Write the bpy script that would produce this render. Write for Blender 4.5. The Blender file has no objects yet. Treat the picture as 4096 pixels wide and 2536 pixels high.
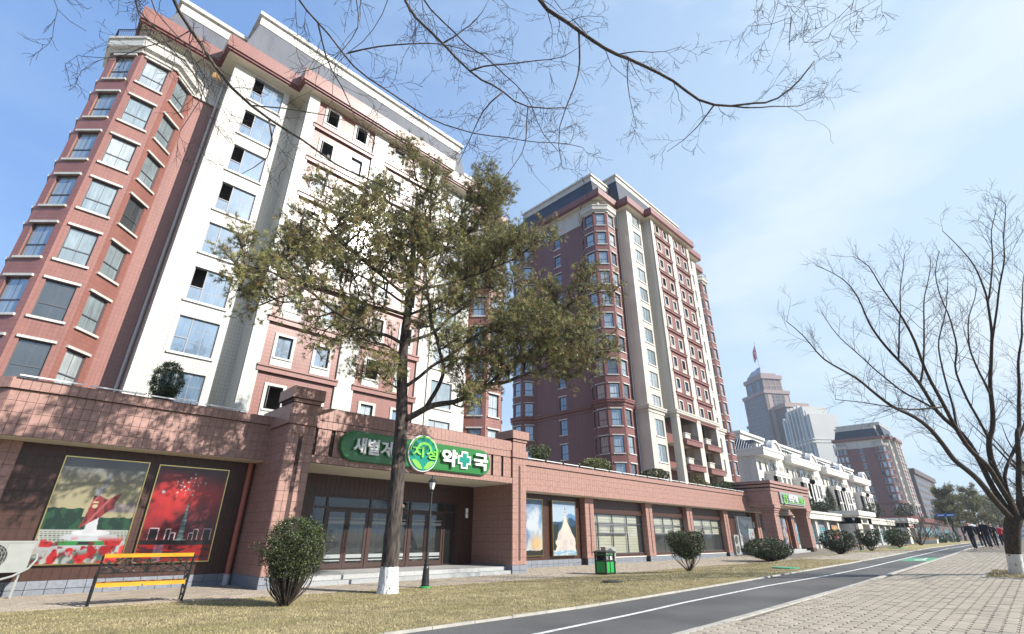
import bpy, bmesh, math, random, json
import numpy as np
from mathutils import Vector, Matrix
R = math.radians
S = bpy.context.scene
COL = S.collection
random.seed(11)
NP = np.random.default_rng(5)

# ------------------------------------------------------------ camera
CZ = 1.5
_pi, _ya, _ro = R(24.34), R(44.45), R(0.40)
fwd = Vector((math.sin(_ya) * math.cos(_pi), math.cos(_ya) * math.cos(_pi), math.sin(_pi)))
rt0 = Vector((math.cos(_ya), -math.sin(_ya), 0)); up0 = rt0.cross(fwd)
rgt = rt0 * math.cos(_ro) + up0 * math.sin(_ro); upv = up0 * math.cos(_ro) - rt0 * math.sin(_ro)
cam = bpy.data.cameras.new('camera'); cam_o = bpy.data.objects.new('camera', cam); COL.objects.link(cam_o)
M3 = Matrix((rgt, upv, -fwd)).transposed()
cam_o.matrix_world = Matrix.Translation((0, 0, CZ)) @ M3.to_4x4()
cam.sensor_fit = 'HORIZONTAL'; cam.sensor_width = 36.0; cam.lens = 1932 / 4096 * 36.0
cam.clip_start = 0.05; cam.clip_end = 6000
S.camera = cam_o

# ------------------------------------------------------------ light
SUN_AZ, SUN_EL = R(24), R(32.5)          # azimuth from -Y towards +X
w = bpy.data.worlds.new('World'); S.world = w; w.use_nodes = True
nt = w.node_tree; nt.nodes.clear()
wo = nt.nodes.new('ShaderNodeOutputWorld'); bg = nt.nodes.new('ShaderNodeBackground')
sky = nt.nodes.new('ShaderNodeTexSky'); sky.sky_type = 'NISHITA'; sky.sun_disc = False
sky.sun_elevation = SUN_EL; sky.sun_rotation = math.pi - SUN_AZ
sky.air_density = 1.0; sky.dust_density = 0.5; sky.ozone_density = 2.2; sky.altitude = 50
tc = nt.nodes.new('ShaderNodeTexCoord'); mp = nt.nodes.new('ShaderNodeMapping')
mp.inputs['Scale'].default_value = (1.2, 1.2, 3.4); mp.inputs['Rotation'].default_value = (0.3, 0.2, 0.5)
nz = nt.nodes.new('ShaderNodeTexNoise'); nz.inputs['Scale'].default_value = 1.6; nz.inputs['Detail'].default_value = 7; nz.inputs['Roughness'].default_value = 0.55
ramp = nt.nodes.new('ShaderNodeValToRGB'); ramp.color_ramp.elements[0].position = 0.46; ramp.color_ramp.elements[1].position = 0.72
ramp.color_ramp.elements[1].color = (0.9, 0.9, 0.9, 1)
mx = nt.nodes.new('ShaderNodeMix'); mx.data_type = 'RGBA'; mx.inputs[7].default_value = (3.2, 4.1, 4.95, 1)
nt.links.new(tc.outputs['Generated'], mp.inputs['Vector']); nt.links.new(mp.outputs[0], nz.inputs['Vector'])
nt.links.new(nz.outputs['Fac'], ramp.inputs[0])
# thin high veil, thicker towards the sunny end of the sky
vd = nt.nodes.new('ShaderNodeVectorMath'); vd.operation = 'DOT_PRODUCT'; vd.inputs[1].default_value = (0.84, -0.50, -0.22)
nt.links.new(tc.outputs['Generated'], vd.inputs[0])
vr = nt.nodes.new('ShaderNodeMapRange'); vr.interpolation_type = 'SMOOTHSTEP'; vr.inputs[1].default_value = -0.6; vr.inputs[2].default_value = 0.9; vr.inputs[3].default_value = 0.0; vr.inputs[4].default_value = 1.0
nt.links.new(vd.outputs['Value'], vr.inputs[0])
va = nt.nodes.new('ShaderNodeMath'); va.operation = 'MULTIPLY_ADD'; nt.links.new(ramp.outputs[0], va.inputs[0]); nt.links.new(vr.outputs[0], va.inputs[1]); va.inputs[1].default_value = 1
vb = nt.nodes.new('ShaderNodeMath'); vb.operation = 'MULTIPLY'; nt.links.new(ramp.outputs[0], vb.inputs[0]); vb.inputs[1].default_value = 0.25
va.operation = 'ADD'; va.use_clamp = True; nt.links.new(vb.outputs[0], va.inputs[0]); nt.links.new(vr.outputs[0], va.inputs[1])
nt.links.new(va.outputs[0], mx.inputs[0])
m0 = nt.nodes.new('ShaderNodeMix'); m0.data_type = 'RGBA'; m0.inputs[0].default_value = 0.55; m0.inputs[7].default_value = (1.15, 2.35, 5.0, 1)
nt.links.new(sky.outputs[0], m0.inputs[6]); nt.links.new(m0.outputs[2], mx.inputs[6]); m4 = nt.nodes.new('ShaderNodeMix'); m4.data_type = 'RGBA'; m4.inputs[7].default_value = (4.3, 4.7, 5.05, 1)
vc = nt.nodes.new('ShaderNodeMath'); vc.operation = 'MULTIPLY'; nt.links.new(ramp.outputs[0], vc.inputs[0]); nt.links.new(mx.outputs[2], m4.inputs[6])
nt.links.new(vc.outputs[0], m4.inputs[0]); nt.links.new(m4.outputs[2], bg.inputs['Color'])
nt.links.new(vr.outputs[0], vc.inputs[1])
bg.inputs['Strength'].default_value = 0.112
nt.links.new(bg.outputs[0], wo.inputs[0])
sl = bpy.data.lights.new('sun', 'SUN'); sl.energy = 5.0; sl.angle = R(0.5); sl.color = (1.0, 0.955, 0.89)
so = bpy.data.objects.new('sun', sl); COL.objects.link(so)
sd = Vector((math.sin(SUN_AZ) * math.cos(SUN_EL), -math.cos(SUN_AZ) * math.cos(SUN_EL), math.sin(SUN_EL)))
so.rotation_euler = sd.to_track_quat('Z', 'Y').to_euler(); so.location = (0, -20, 40)
S.view_settings.view_transform = 'Standard'; S.view_settings.look = 'None'; S.view_settings.gamma = 1
S.view_settings.exposure = 0.90; S.view_settings.use_curve_mapping = False

# ------------------------------------------------------------ materials
MT = {}
def _base(name):
    m = bpy.data.materials.new(name); m.use_nodes = True; MT[name] = m
    return m, m.node_tree, m.node_tree.nodes['Principled BSDF']
def N(nt, t, **k):
    n = nt.nodes.new(t)
    for a, b in k.items(): setattr(n, a, b)
    return n
def mat(name, col, rough=0.6, var=0.12, scale=6.0, bump=0.0, metal=0.0, spec=0.5, coat=0.0, bscale=None, detail=4):
    m, nt, b = _base(name)
    b.inputs['Roughness'].default_value = rough; b.inputs['Metallic'].default_value = metal
    b.inputs['Specular IOR Level'].default_value = spec; b.inputs['Coat Weight'].default_value = coat
    geo = N(nt, 'ShaderNodeNewGeometry')
    nz = N(nt, 'ShaderNodeTexNoise'); nz.inputs['Scale'].default_value = scale; nz.inputs['Detail'].default_value = detail
    nt.links.new(geo.outputs['Position'], nz.inputs['Vector'])
    rp = N(nt, 'ShaderNodeMapRange'); rp.inputs[1].default_value = 0.3; rp.inputs[2].default_value = 0.7
    rp.inputs[3].default_value = 1 - var; rp.inputs[4].default_value = 1 + var
    nt.links.new(nz.outputs['Fac'], rp.inputs[0])
    oi = N(nt, 'ShaderNodeObjectInfo'); r2 = N(nt, 'ShaderNodeMapRange'); r2.inputs[3].default_value = 1 - var * .5; r2.inputs[4].default_value = 1 + var * .5
    nt.links.new(oi.outputs['Random'], r2.inputs[0])
    ml = N(nt, 'ShaderNodeMath', operation='MULTIPLY'); nt.links.new(rp.outputs[0], ml.inputs[0]); nt.links.new(r2.outputs[0], ml.inputs[1])
    vm = N(nt, 'ShaderNodeVectorMath', operation='SCALE'); vm.inputs[0].default_value = col
    nt.links.new(ml.outputs[0], vm.inputs['Scale']); nt.links.new(vm.outputs[0], b.inputs['Base Color'])
    if bump:
        n2 = N(nt, 'ShaderNodeTexNoise'); n2.inputs['Scale'].default_value = bscale or scale * 6; n2.inputs['Detail'].default_value = 5
        nt.links.new(geo.outputs['Position'], n2.inputs['Vector'])
        bp = N(nt, 'ShaderNodeBump'); bp.inputs['Strength'].default_value = bump; bp.inputs['Distance'].default_value = 0.02
        nt.links.new(n2.outputs['Fac'], bp.inputs['Height']); nt.links.new(bp.outputs[0], b.inputs['Normal'])
    return m
def wall_uv(nt):
    g = N(nt, 'ShaderNodeNewGeometry')
    cr = N(nt, 'ShaderNodeVectorMath', operation='CROSS_PRODUCT'); cr.inputs[1].default_value = (0, 0, 1)
    nt.links.new(g.outputs['True Normal'], cr.inputs[0])
    dt = N(nt, 'ShaderNodeVectorMath', operation='DOT_PRODUCT'); nt.links.new(cr.outputs[0], dt.inputs[0]); nt.links.new(g.outputs['Position'], dt.inputs[1])
    sp = N(nt, 'ShaderNodeSeparateXYZ'); nt.links.new(g.outputs['Position'], sp.inputs[0])
    cb = N(nt, 'ShaderNodeCombineXYZ'); nt.links.new(dt.outputs['Value'], cb.inputs[0]); nt.links.new(sp.outputs[2], cb.inputs[1])
    return cb.outputs[0], g
def tilemat(name, c1, c2, grout, tw=0.15, th=0.2, mort=0.008, rough=0.3, coat=0.0, off=0.0, bump=0.5):
    m, nt, b = _base(name)
    v, g = wall_uv(nt)
    br = N(nt, 'ShaderNodeTexBrick'); br.offset = off; br.inputs['Scale'].default_value = 1.0
    br.inputs['Color1'].default_value = (*c1, 1); br.inputs['Color2'].default_value = (*c2, 1); br.inputs['Mortar'].default_value = (*grout, 1)
    br.inputs['Brick Width'].default_value = tw; br.inputs['Row Height'].default_value = th
    br.inputs['Mortar Size'].default_value = mort; br.inputs['Mortar Smooth'].default_value = 0.1
    nt.links.new(v, br.inputs['Vector'])
    nz = N(nt, 'ShaderNodeTexNoise'); nz.inputs['Scale'].default_value = 0.5; nz.inputs['Detail'].default_value = 8; nz.inputs['Roughness'].default_value = .65
    mpp = N(nt, 'ShaderNodeMapping'); mpp.inputs['Scale'].default_value = (2.2, 2.2, .16); nt.links.new(g.outputs['Position'], mpp.inputs[0])
    nt.links.new(mpp.outputs[0], nz.inputs['Vector'])
    rp = N(nt, 'ShaderNodeMapRange'); rp.inputs[1].default_value = 0.3; rp.inputs[2].default_value = 0.7; rp.inputs[3].default_value = 0.80; rp.inputs[4].default_value = 1.10
    nt.links.new(nz.outputs['Fac'], rp.inputs[0])
    sc = N(nt, 'ShaderNodeVectorMath', operation='SCALE'); nt.links.new(br.outputs['Color'], sc.inputs[0]); nt.links.new(rp.outputs[0], sc.inputs['Scale'])
    nt.links.new(sc.outputs[0], b.inputs['Base Color'])
    bp = N(nt, 'ShaderNodeBump'); bp.inputs['Strength'].default_value = bump; bp.inputs['Distance'].default_value = 0.004; bp.invert = True
    nt.links.new(br.outputs['Fac'], bp.inputs['Height']); nt.links.new(bp.outputs[0], b.inputs['Normal'])
    b.inputs['Roughness'].default_value = rough; b.inputs['Coat Weight'].default_value = coat; b.inputs['Coat Roughness'].default_value = .15
    return m
def glassmat(name, dark, refl=0.5, tint=(0.85, 0.92, 1.0), transp=0.0, rough=0.02, wob=0.15):
    m, nt, b = _base(name); b.inputs['Base Color'].default_value = (*dark, 1); b.inputs['Roughness'].default_value = 0.25
    if transp == 0:
        uv, gg = wall_uv(nt); wv = N(nt, 'ShaderNodeTexNoise'); wv.inputs['Scale'].default_value = 1.0; wv.inputs['Detail'].default_value = 3
        ms = N(nt, 'ShaderNodeMapping'); ms.inputs['Scale'].default_value = (9, .8, 1); nt.links.new(uv, ms.inputs[0]); nt.links.new(ms.outputs[0], wv.inputs['Vector'])
        n9 = N(nt, 'ShaderNodeTexNoise'); n9.inputs['Scale'].default_value = .9; nt.links.new(gg.outputs['Position'], n9.inputs['Vector'])
        ad = N(nt, 'ShaderNodeMath', operation='MULTIPLY'); nt.links.new(wv.outputs['Fac'], ad.inputs[0]); nt.links.new(n9.outputs['Fac'], ad.inputs[1])
        rm = N(nt, 'ShaderNodeMapRange'); rm.inputs[1].default_value = .12; rm.inputs[2].default_value = .42; rm.inputs[3].default_value = .7; rm.inputs[4].default_value = 1.25; nt.links.new(ad.outputs[0], rm.inputs[0])
        sc9 = N(nt, 'ShaderNodeVectorMath', operation='SCALE'); sc9.inputs[0].default_value = dark; nt.links.new(rm.outputs[0], sc9.inputs['Scale']); nt.links.new(sc9.outputs[0], b.inputs['Base Color'])
    gl = N(nt, 'ShaderNodeBsdfGlossy'); gl.inputs['Color'].default_value = (*tint, 1); gl.inputs['Roughness'].default_value = rough
    lw = N(nt, 'ShaderNodeLayerWeight'); lw.inputs['Blend'].default_value = 0.35
    mr = N(nt, 'ShaderNodeMapRange'); mr.inputs[3].default_value = refl * .6; mr.inputs[4].default_value = min(1, refl * 1.8)
    nt.links.new(lw.outputs['Facing'], mr.inputs[0])
    geo = N(nt, 'ShaderNodeNewGeometry'); n2 = N(nt, 'ShaderNodeTexNoise'); n2.inputs['Scale'].default_value = 1.3; n2.inputs['Detail'].default_value = 2
    nt.links.new(geo.outputs['Position'], n2.inputs['Vector'])
    bp = N(nt, 'ShaderNodeBump'); bp.inputs['Strength'].default_value = wob; bp.inputs['Distance'].default_value = 0.02
    nt.links.new(n2.outputs['Fac'], bp.inputs['Height']); nt.links.new(bp.outputs[0], gl.inputs['Normal'])
    mx = N(nt, 'ShaderNodeMixShader'); nt.links.new(mr.outputs[0], mx.inputs[0]); nt.links.new(gl.outputs[0], mx.inputs[2])
    out = nt.nodes['Material Output']
    if transp > 0:
        tp = N(nt, 'ShaderNodeBsdfTransparent'); tp.inputs['Color'].default_value = (.9, .95, .95, 1)
        m2 = N(nt, 'ShaderNodeMixShader'); m2.inputs[0].default_value = transp
        nt.links.new(b.outputs[0], m2.inputs[1]); nt.links.new(tp.outputs[0], m2.inputs[2]); nt.links.new(m2.outputs[0], mx.inputs[1])
    else: nt.links.new(b.outputs[0], mx.inputs[1])
    nt.links.new(mx.outputs[0], out.inputs[0])
    return m
PINK, PINK2 = (0.265, 0.115, 0.092), (0.24, 0.103, 0.083)
t_pink = tilemat('pink_glazed_tile', PINK, PINK2, (0.15, .075, .06), .16, .22, .007, .3, .2)
t_pink2 = tilemat('dusty_pink_tile', (0.205, .082, .07), (.185, .073, .062), (0.10, .05, .045), .16, .22, .007, .4)
t_white = tilemat('white_glazed_tile', (0.56, .55, .505), (.53, .52, .475), (0.34, .335, .31), .16, .22, .009, .22, .3)
t_cream = tilemat('cream_tile', (0.52, .49, .43), (.49, .46, .40), (0.34, .32, .28), .16, .22, .007, .35)
t_grey = tilemat('slate_grey_roof_tile', (0.12, .12, .135), (.105, .108, .12), (0.2, .2, .2), .16, .22, .006, .3, .3)
t_navy = tilemat('navy_roof_tile', (0.018, .024, .042), (.015, .021, .037), (0.03, .035, .045), .3, .3, .006, .45, .0)
t_taupe = tilemat('taupe_stone_tile', (0.30, .25, .22), (.27, .23, .20), (0.15, .12, .11), .4, .4, .012, .6)
t_cream_stone = tilemat('cream_stone_cladding', (0.56, .53, .47), (.53, .50, .445), (0.40, .38, .34), .6, .3, .012, .6)
m_tile_p = mat('pink_facade_tile', (0.30, .170, .138), .42, .16, 9, spec=.5)
m_tile_p3 = mat('pale_pink_facade_tile', (0.52, .29, .235), .4, .08, 9)
m_tile_b = mat('brown_wall_tile', (0.052, .021, .014), .38, .18, 8)
m_plinth = mat('grey_slate_plinth', (0.17, .185, .21), .5, .16, 14, .3)
m_grout = mat('dark_grout', (0.065, .038, .032), .9, .05)
m_soffit = mat('cream_soffit_paint', (0.66, .60, .48), .7, .05)
m_white = mat('white_trim', (0.60, .585, .54), .5, .06, 4)
m_frame = mat('dark_grey_window_frame', (0.06, .065, .075), .4, .05)
m_frame2 = mat('grey_window_frame', (0.20, .20, .22), .45, .05)
m_doorb = mat('dark_brown_door_frame', (0.045, .022, .018), .35, .1)
m_black = mat('black_iron', (0.02, .02, .021), .38, .15, 20, .1)
m_gold = mat('gold_picture_frame', (0.55, .41, .17), .22, .1, metal=1.0)
m_chrome = mat('brushed_metal', (0.7, .7, .7), .25, .05, metal=1.0)
m_pvc = mat('grey_plastic_pipe', (0.42, .42, .42), .5, .05)
m_brickred = mat('rust_red_pipe_paint', (0.30, .09, .06), .5, .08)
m_maroon = mat('maroon_cornice_paint', (0.16, .05, .045), .4, .08)
m_room = mat('dim_room_plaster', (0.20, .19, .17), .9, .1)
m_dark = mat('dark_interior', (0.03, .028, .026), .9, .1)
m_stone = mat('pale_grey_granite', (0.33, .33, .32), .55, .12, 30, .05)
m_stone2 = mat('weathered_step_granite', (0.28, .29, .29), .55, .15, 20, .05)
g_bay = glassmat('bay_window_glass', (0.22, .27, .28), .33)
g_pale = glassmat('curtained_window_glass', (0.36, .40, .40), .28)
g_dark = glassmat('dark_window_glass', (0.035, .04, .04), .22)
g_blue = glassmat('sky_blue_window_glass', (0.12, .19, .27), .42)
g_shop = glassmat('shop_window_glass', (0.10, .11, .11), .12, transp=.75)
g_teal = glassmat('teal_curtained_glass', (0.10, .30, .33), .18)
m_gr = mat('green_sign_panel', (0.018, .15, .028), .25, .08, 2, coat=.4)
m_let = mat('white_sign_letter', (0.72, .72, .72), .3, .02)
m_lime = mat('lime_sign_letter', (0.18, .50, .07), .3, .03)
m_teal = mat('teal_sign_print', (0.0, .20, .14), .25, .05, coat=.4)
m_signgrey = mat('grey_sign_panel', (0.22, .25, .26), .4, .05)
m_yellow = mat('varnished_yellow_wood', (0.58, .29, .02), .35, .14, 3, .1, coat=.3)
m_wood = mat('dark_varnished_wood', (0.40, .17, .03), .4, .2, 5, .15)
m_green = mat('green_paint', (0.02, .30, .06), .35, .08)
m_acw = mat('white_metal_casing', (0.27, .28, .26), .45, .05)
m_skin = mat('skin', (0.50, .30, .21), .6, .04)
m_coat = mat('black_coat_cloth', (0.012, .012, .015), .8, .2)
m_trou = mat('dark_trouser_cloth', (0.02, .021, .028), .8, .2)
m_red = mat('red_jacket_cloth', (0.48, .02, .03), .7, .1)
m_hair = mat('black_hair', (0.012, .01, .01), .6, .2)
m_asph = mat('asphalt', (0.080, .079, .076), .85, .26, .55, .35, bscale=180, detail=9)
m_kerb = mat('concrete_kerb', (0.36, .34, .30), .8, .14, 5, .2)
m_line = mat('white_road_paint', (0.50, .50, .48), .7, .35, 9)
m_groad = mat('green_road_paint', (0.07, .27, .14), .6, .15, 8)
m_soil = mat('dry_soil', (0.24, .18, .11), .95, .3, 3, .4)
m_straw = mat('dry_lawn_turf', (0.24, .195, .085), .95, .35, 2.2, .6, bscale=90, detail=9)
m_blade1 = mat('straw_grass_blade', (0.36, .30, .175), .7, .3, 1.5)
m_blade2 = mat('olive_grass_blade', (0.24, .215, .10), .7, .3, 1.5)
m_pav1 = mat('sandy_paver', (0.33, .285, .22), .8, .14, 2.2, .2, bscale=60)
m_pav2 = mat('buff_paver', (0.34, .285, .22), .8, .18, 2.2, .2, bscale=60)
m_joint = mat('paver_joint_sand', (0.15, .13, .10), .95, .25, 12, .3)
m_ground = mat('bare_ground', (0.30, .25, .17), .95, .3, .4, .3)
m_glamp = mat('frosted_lamp_glass', (0.75, .75, .72), .25, .05)
m_leafD = mat('dark_evergreen_leaf', (0.03, .045, .015), .5, .5, 5)
m_leafM = mat('mid_evergreen_leaf', (0.075, .10, .028), .5, .45, 5)
m_leafO = mat('bronze_evergreen_leaf', (0.17, .11, .03), .6, .4, 5)
m_need1 = mat('olive_pine_needle', (0.135, .14, .045), .5, .4, 2)
m_need2 = mat('yellow_green_pine_needle', (0.28, .26, .095), .5, .35, 2)
m_need3 = mat('brown_pine_needle', (0.20, .12, .05), .6, .35, 2)
m_twig = mat('grey_brown_twig', (0.050, .036, .028), .85, .3, 8)
m_cone = mat('pine_cone', (0.035, .024, .018), .8, .3, 30)
m_dryleaf = mat('dead_leaf', (0.33, .2, .09), .8, .2)
def barkmat(name, c1, c2, zwhite=None, sc=9.0, st=1.0):
    m, nt, b = _base(name)
    g = N(nt, 'ShaderNodeNewGeometry'); mpp = N(nt, 'ShaderNodeMapping'); mpp.inputs['Scale'].default_value = (1, 1, .22)
    nt.links.new(g.outputs['Position'], mpp.inputs[0])
    vo = N(nt, 'ShaderNodeTexVoronoi'); vo.inputs['Scale'].default_value = sc * 1.6; nt.links.new(mpp.outputs[0], vo.inputs['Vector'])
    nz = N(nt, 'ShaderNodeTexNoise'); nz.inputs['Scale'].default_value = sc; nz.inputs['Detail'].default_value = 8; nt.links.new(mpp.outputs[0], nz.inputs['Vector'])
    mu = N(nt, 'ShaderNodeMath', operation='MULTIPLY'); nt.links.new(vo.outputs['Distance'], mu.inputs[0]); nt.links.new(nz.outputs['Fac'], mu.inputs[1])
    cr = N(nt, 'ShaderNodeValToRGB'); cr.color_ramp.elements[0].position = .06; cr.color_ramp.elements[1].position = .40
    cr.color_ramp.elements[0].color = (*c1, 1); cr.color_ramp.elements[1].color = (*c2, 1)
    nt.links.new(mu.outputs[0], cr.inputs[0]); colo = cr.outputs[0]
    if zwhite is not None:
        sp = N(nt, 'ShaderNodeSeparateXYZ'); nt.links.new(g.outputs['Position'], sp.inputs[0])
        n3 = N(nt, 'ShaderNodeTexNoise'); n3.inputs['Scale'].default_value = 14; n3.inputs['Detail'].default_value = 6; nt.links.new(g.outputs['Position'], n3.inputs['Vector'])
        a = N(nt, 'ShaderNodeMath', operation='MULTIPLY_ADD'); a.inputs[1].default_value = -.05; nt.links.new(n3.outputs['Fac'], a.inputs[0]); nt.links.new(sp.outputs[2], a.inputs[2])
        lt = N(nt, 'ShaderNodeMath', operation='LESS_THAN'); lt.inputs[1].default_value = zwhite - .025; nt.links.new(a.outputs[0], lt.inputs[0])
        worn = N(nt, 'ShaderNodeMath', operation='LESS_THAN'); worn.inputs[1].default_value = .64; nt.links.new(n3.outputs['Fac'], worn.inputs[0])
        an = N(nt, 'ShaderNodeMath', operation='MULTIPLY'); nt.links.new(lt.outputs[0], an.inputs[0]); nt.links.new(worn.outputs[0], an.inputs[1])
        mc = N(nt, 'ShaderNodeMix'); mc.data_type = 'RGBA'; mc.inputs[7].default_value = (.62, .62, .60, 1)
        nt.links.new(an.outputs[0], mc.inputs[0]); nt.links.new(colo, mc.inputs[6]); colo = mc.outputs[2]
    nt.links.new(colo, b.inputs['Base Color']); b.inputs['Roughness'].default_value = .9
    bp = N(nt, 'ShaderNodeBump'); bp.inputs['Strength'].default_value = st; bp.inputs['Distance'].default_value = .03
    nt.links.new(mu.outputs[0], bp.inputs['Height']); nt.links.new(bp.outputs[0], b.inputs['Normal'])
    return m
m_barkP = barkmat('pine_bark', (0.012, .010, .009), (.082, .064, .053), .67)
m_barkR = barkmat('grey_brown_bark', (0.02, .015, .011), (.06, .045, .033), 1.02, 14, .5)
m_barkO = barkmat('pale_brown_bark', (0.03, .024, .02), (.11, .085, .068), None, 22, .4)
m_print = bpy.data.materials.new('poster_print'); m_print.use_nodes = True
_nt = m_print.node_tree; _b = _nt.nodes['Principled BSDF']; _a = _nt.nodes.new('ShaderNodeVertexColor'); _a.layer_name = 'print'
_nt.links.new(_a.outputs[0], _b.inputs['Base Color']); _b.inputs['Roughness'].default_value = .28; _b.inputs['Coat Weight'].default_value = .3

# ------------------------------------------------------------ helpers
def tag(o, label=None, cat=None, group=None, kind=None):
    if label: o['label'] = label
    if cat: o['category'] = cat
    if group: o['group'] = group
    if kind: o['kind'] = kind
    return o
def link(name, me, parent=None, loc=None, rz=0.0):
    o = bpy.data.objects.new(name, me); COL.objects.link(o)
    if parent is not None: o.parent = parent
    if loc is not None: o.location = loc
    if rz: o.rotation_euler = (0, 0, rz)
    return o
def empty(name, loc=(0, 0, 0), rz=0.0):
    o = bpy.data.objects.new(name, None); COL.objects.link(o); o.location = loc; o.rotation_euler = (0, 0, rz); o.empty_display_size = .2
    return o
class MB:
    def __init__(s): s.v = []; s.f = []; s.m = []; s.k = 0
    def quad(s, a, b, c, d, m=0):
        n = len(s.v); s.v += [a, b, c, d]; s.f.append((n, n + 1, n + 2, n + 3)); s.m.append(m)
    def poly(s, pts, m=0):
        n = len(s.v); s.v += list(pts); s.f.append(tuple(range(n, n + len(pts)))); s.m.append(m)
    def box(s, x0, y0, z0, x1, y1, z1, m=0):
        n = len(s.v)
        s.v += [(x0, y0, z0), (x1, y0, z0), (x1, y1, z0), (x0, y1, z0), (x0, y0, z1), (x1, y0, z1), (x1, y1, z1), (x0, y1, z1)]
        for f in ((0, 3, 2, 1), (4, 5, 6, 7), (0, 1, 5, 4), (1, 2, 6, 5), (2, 3, 7, 6), (3, 0, 4, 7)):
            s.f.append(tuple(n + i for i in f)); s.m.append(m)
        return s
    def prism(s, poly, z0, z1, m=0, cap=True, mt=None):
        n = len(s.v); k = len(poly)
        s.v += [(p[0], p[1], z0) for p in poly] + [(p[0], p[1], z1) for p in poly]
        for i in range(k):
            j = (i + 1) % k; s.f.append((n + i, n + j, n + k + j, n + k + i)); s.m.append(m)
        if cap:
            s.f.append(tuple(n + i for i in reversed(range(k)))); s.m.append(m if mt is None else mt)
            s.f.append(tuple(n + k + i for i in range(k))); s.m.append(m if mt is None else mt)
        return s
    def loft(s, rings, m=0, cap=True, close=True):
        n = len(s.v); k = len(rings[0])
        for r in rings: s.v += [tuple(p) for p in r]
        for a in range(len(rings) - 1):
            for i in range(k if close else k - 1):
                j = (i + 1) % k; s.f.append((n + a * k + i, n + a * k + j, n + (a + 1) * k + j, n + (a + 1) * k + i)); s.m.append(m)
        if cap and close:
            s.f.append(tuple(n + i for i in reversed(range(k)))); s.m.append(m)
            s.f.append(tuple(n + (len(rings) - 1) * k + i for i in range(k))); s.m.append(m)
        return s
    def lathe(s, prof, seg=16, m=0, cx=0, cy=0, a0=0.0):
        rings = [[(cx + r * math.cos(a0 + 2 * math.pi * i / seg), cy + r * math.sin(a0 + 2 * math.pi * i / seg), z) for i in range(seg)] for r, z in prof]
        return s.loft(rings, m)
    def tube(s, pts, rad, n=6, m=0, cap=True):
        pts = [Vector(p) for p in pts]
        if not hasattr(rad, '__len__'): rad = [rad] * len(pts)
        rings = []; ref = None
        for i, p in enumerate(pts):
            d = (pts[min(i + 1, len(pts) - 1)] - pts[max(i - 1, 0)])
            if d.length < 1e-9: d = Vector((0, 0, 1))
            d.normalize()
            if ref is None: ref = Vector((1, 0, 0)) if abs(d.x) < .8 else Vector((0, 1, 0))
            u = d.cross(ref); u.normalize(); v = d.cross(u); ref = v.cross(d) * -1 if False else ref
            rings.append([tuple(p + (u * math.cos(2 * math.pi * k / n) + v * math.sin(2 * math.pi * k / n)) * rad[i]) for k in range(n)])
        return s.loft(rings, m, cap)
    def mesh(s, name, mats):
        me = bpy.data.meshes.new(name); me.from_pydata([tuple(v) for v in s.v], [], s.f)
        for mm in (mats if isinstance(mats, (list, tuple)) else [mats]): me.materials.append(mm)
        if any(s.m): me.polygons.foreach_set('material_index', s.m)
        me.update(); return me
    def build(s, name, mats, parent=None, loc=None, rz=0.0, smooth=False):
        me = s.mesh(name, mats)
        if smooth: me.polygons.foreach_set('use_smooth', [True] * len(me.polygons))
        return link(name, me, parent, loc, rz)
def np_mesh(name, verts, faces, mats, midx=None, parent=None, k=3, smooth=False):
    me = bpy.data.meshes.new(name); nf = len(faces)
    me.vertices.add(len(verts)); me.vertices.foreach_set('co', np.asarray(verts, np.float32).ravel())
    me.loops.add(nf * k); me.loops.foreach_set('vertex_index', np.asarray(faces, np.int32).ravel())
    me.polygons.add(nf); me.polygons.foreach_set('loop_start', np.arange(0, nf * k, k, dtype=np.int32))
    me.polygons.foreach_set('loop_total', np.full(nf, k, np.int32))
    for mm in mats: me.materials.append(mm)
    if midx is not None: me.polygons.foreach_set('material_index', np.asarray(midx, np.int32))
    me.polygons.foreach_set('use_smooth', [smooth] * nf)
    me.update(calc_edges=True); me.validate()
    return link(name, me, parent)
# ground height: flat by the shops, the road strip and the walk rise gently along the street
_bx, _bz = [-50, 40, 58, 100, 160, 400], [0, 0, .30, .42, .75, 1.2]
_ax, _az = [-50, 0, 10, 25, 51, 80, 150, 400], [0, 0, .08, .35, .85, 1.02, 1.22, 1.4]
def gz(x, y):
    t = min(1, max(0, (14.2 - y) / 5.5)); t = t * t * (3 - 2 * t)
    return float(np.interp(x, _bx, _bz)) * (1 - t) + float(np.interp(x, _ax, _az)) * t

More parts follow.
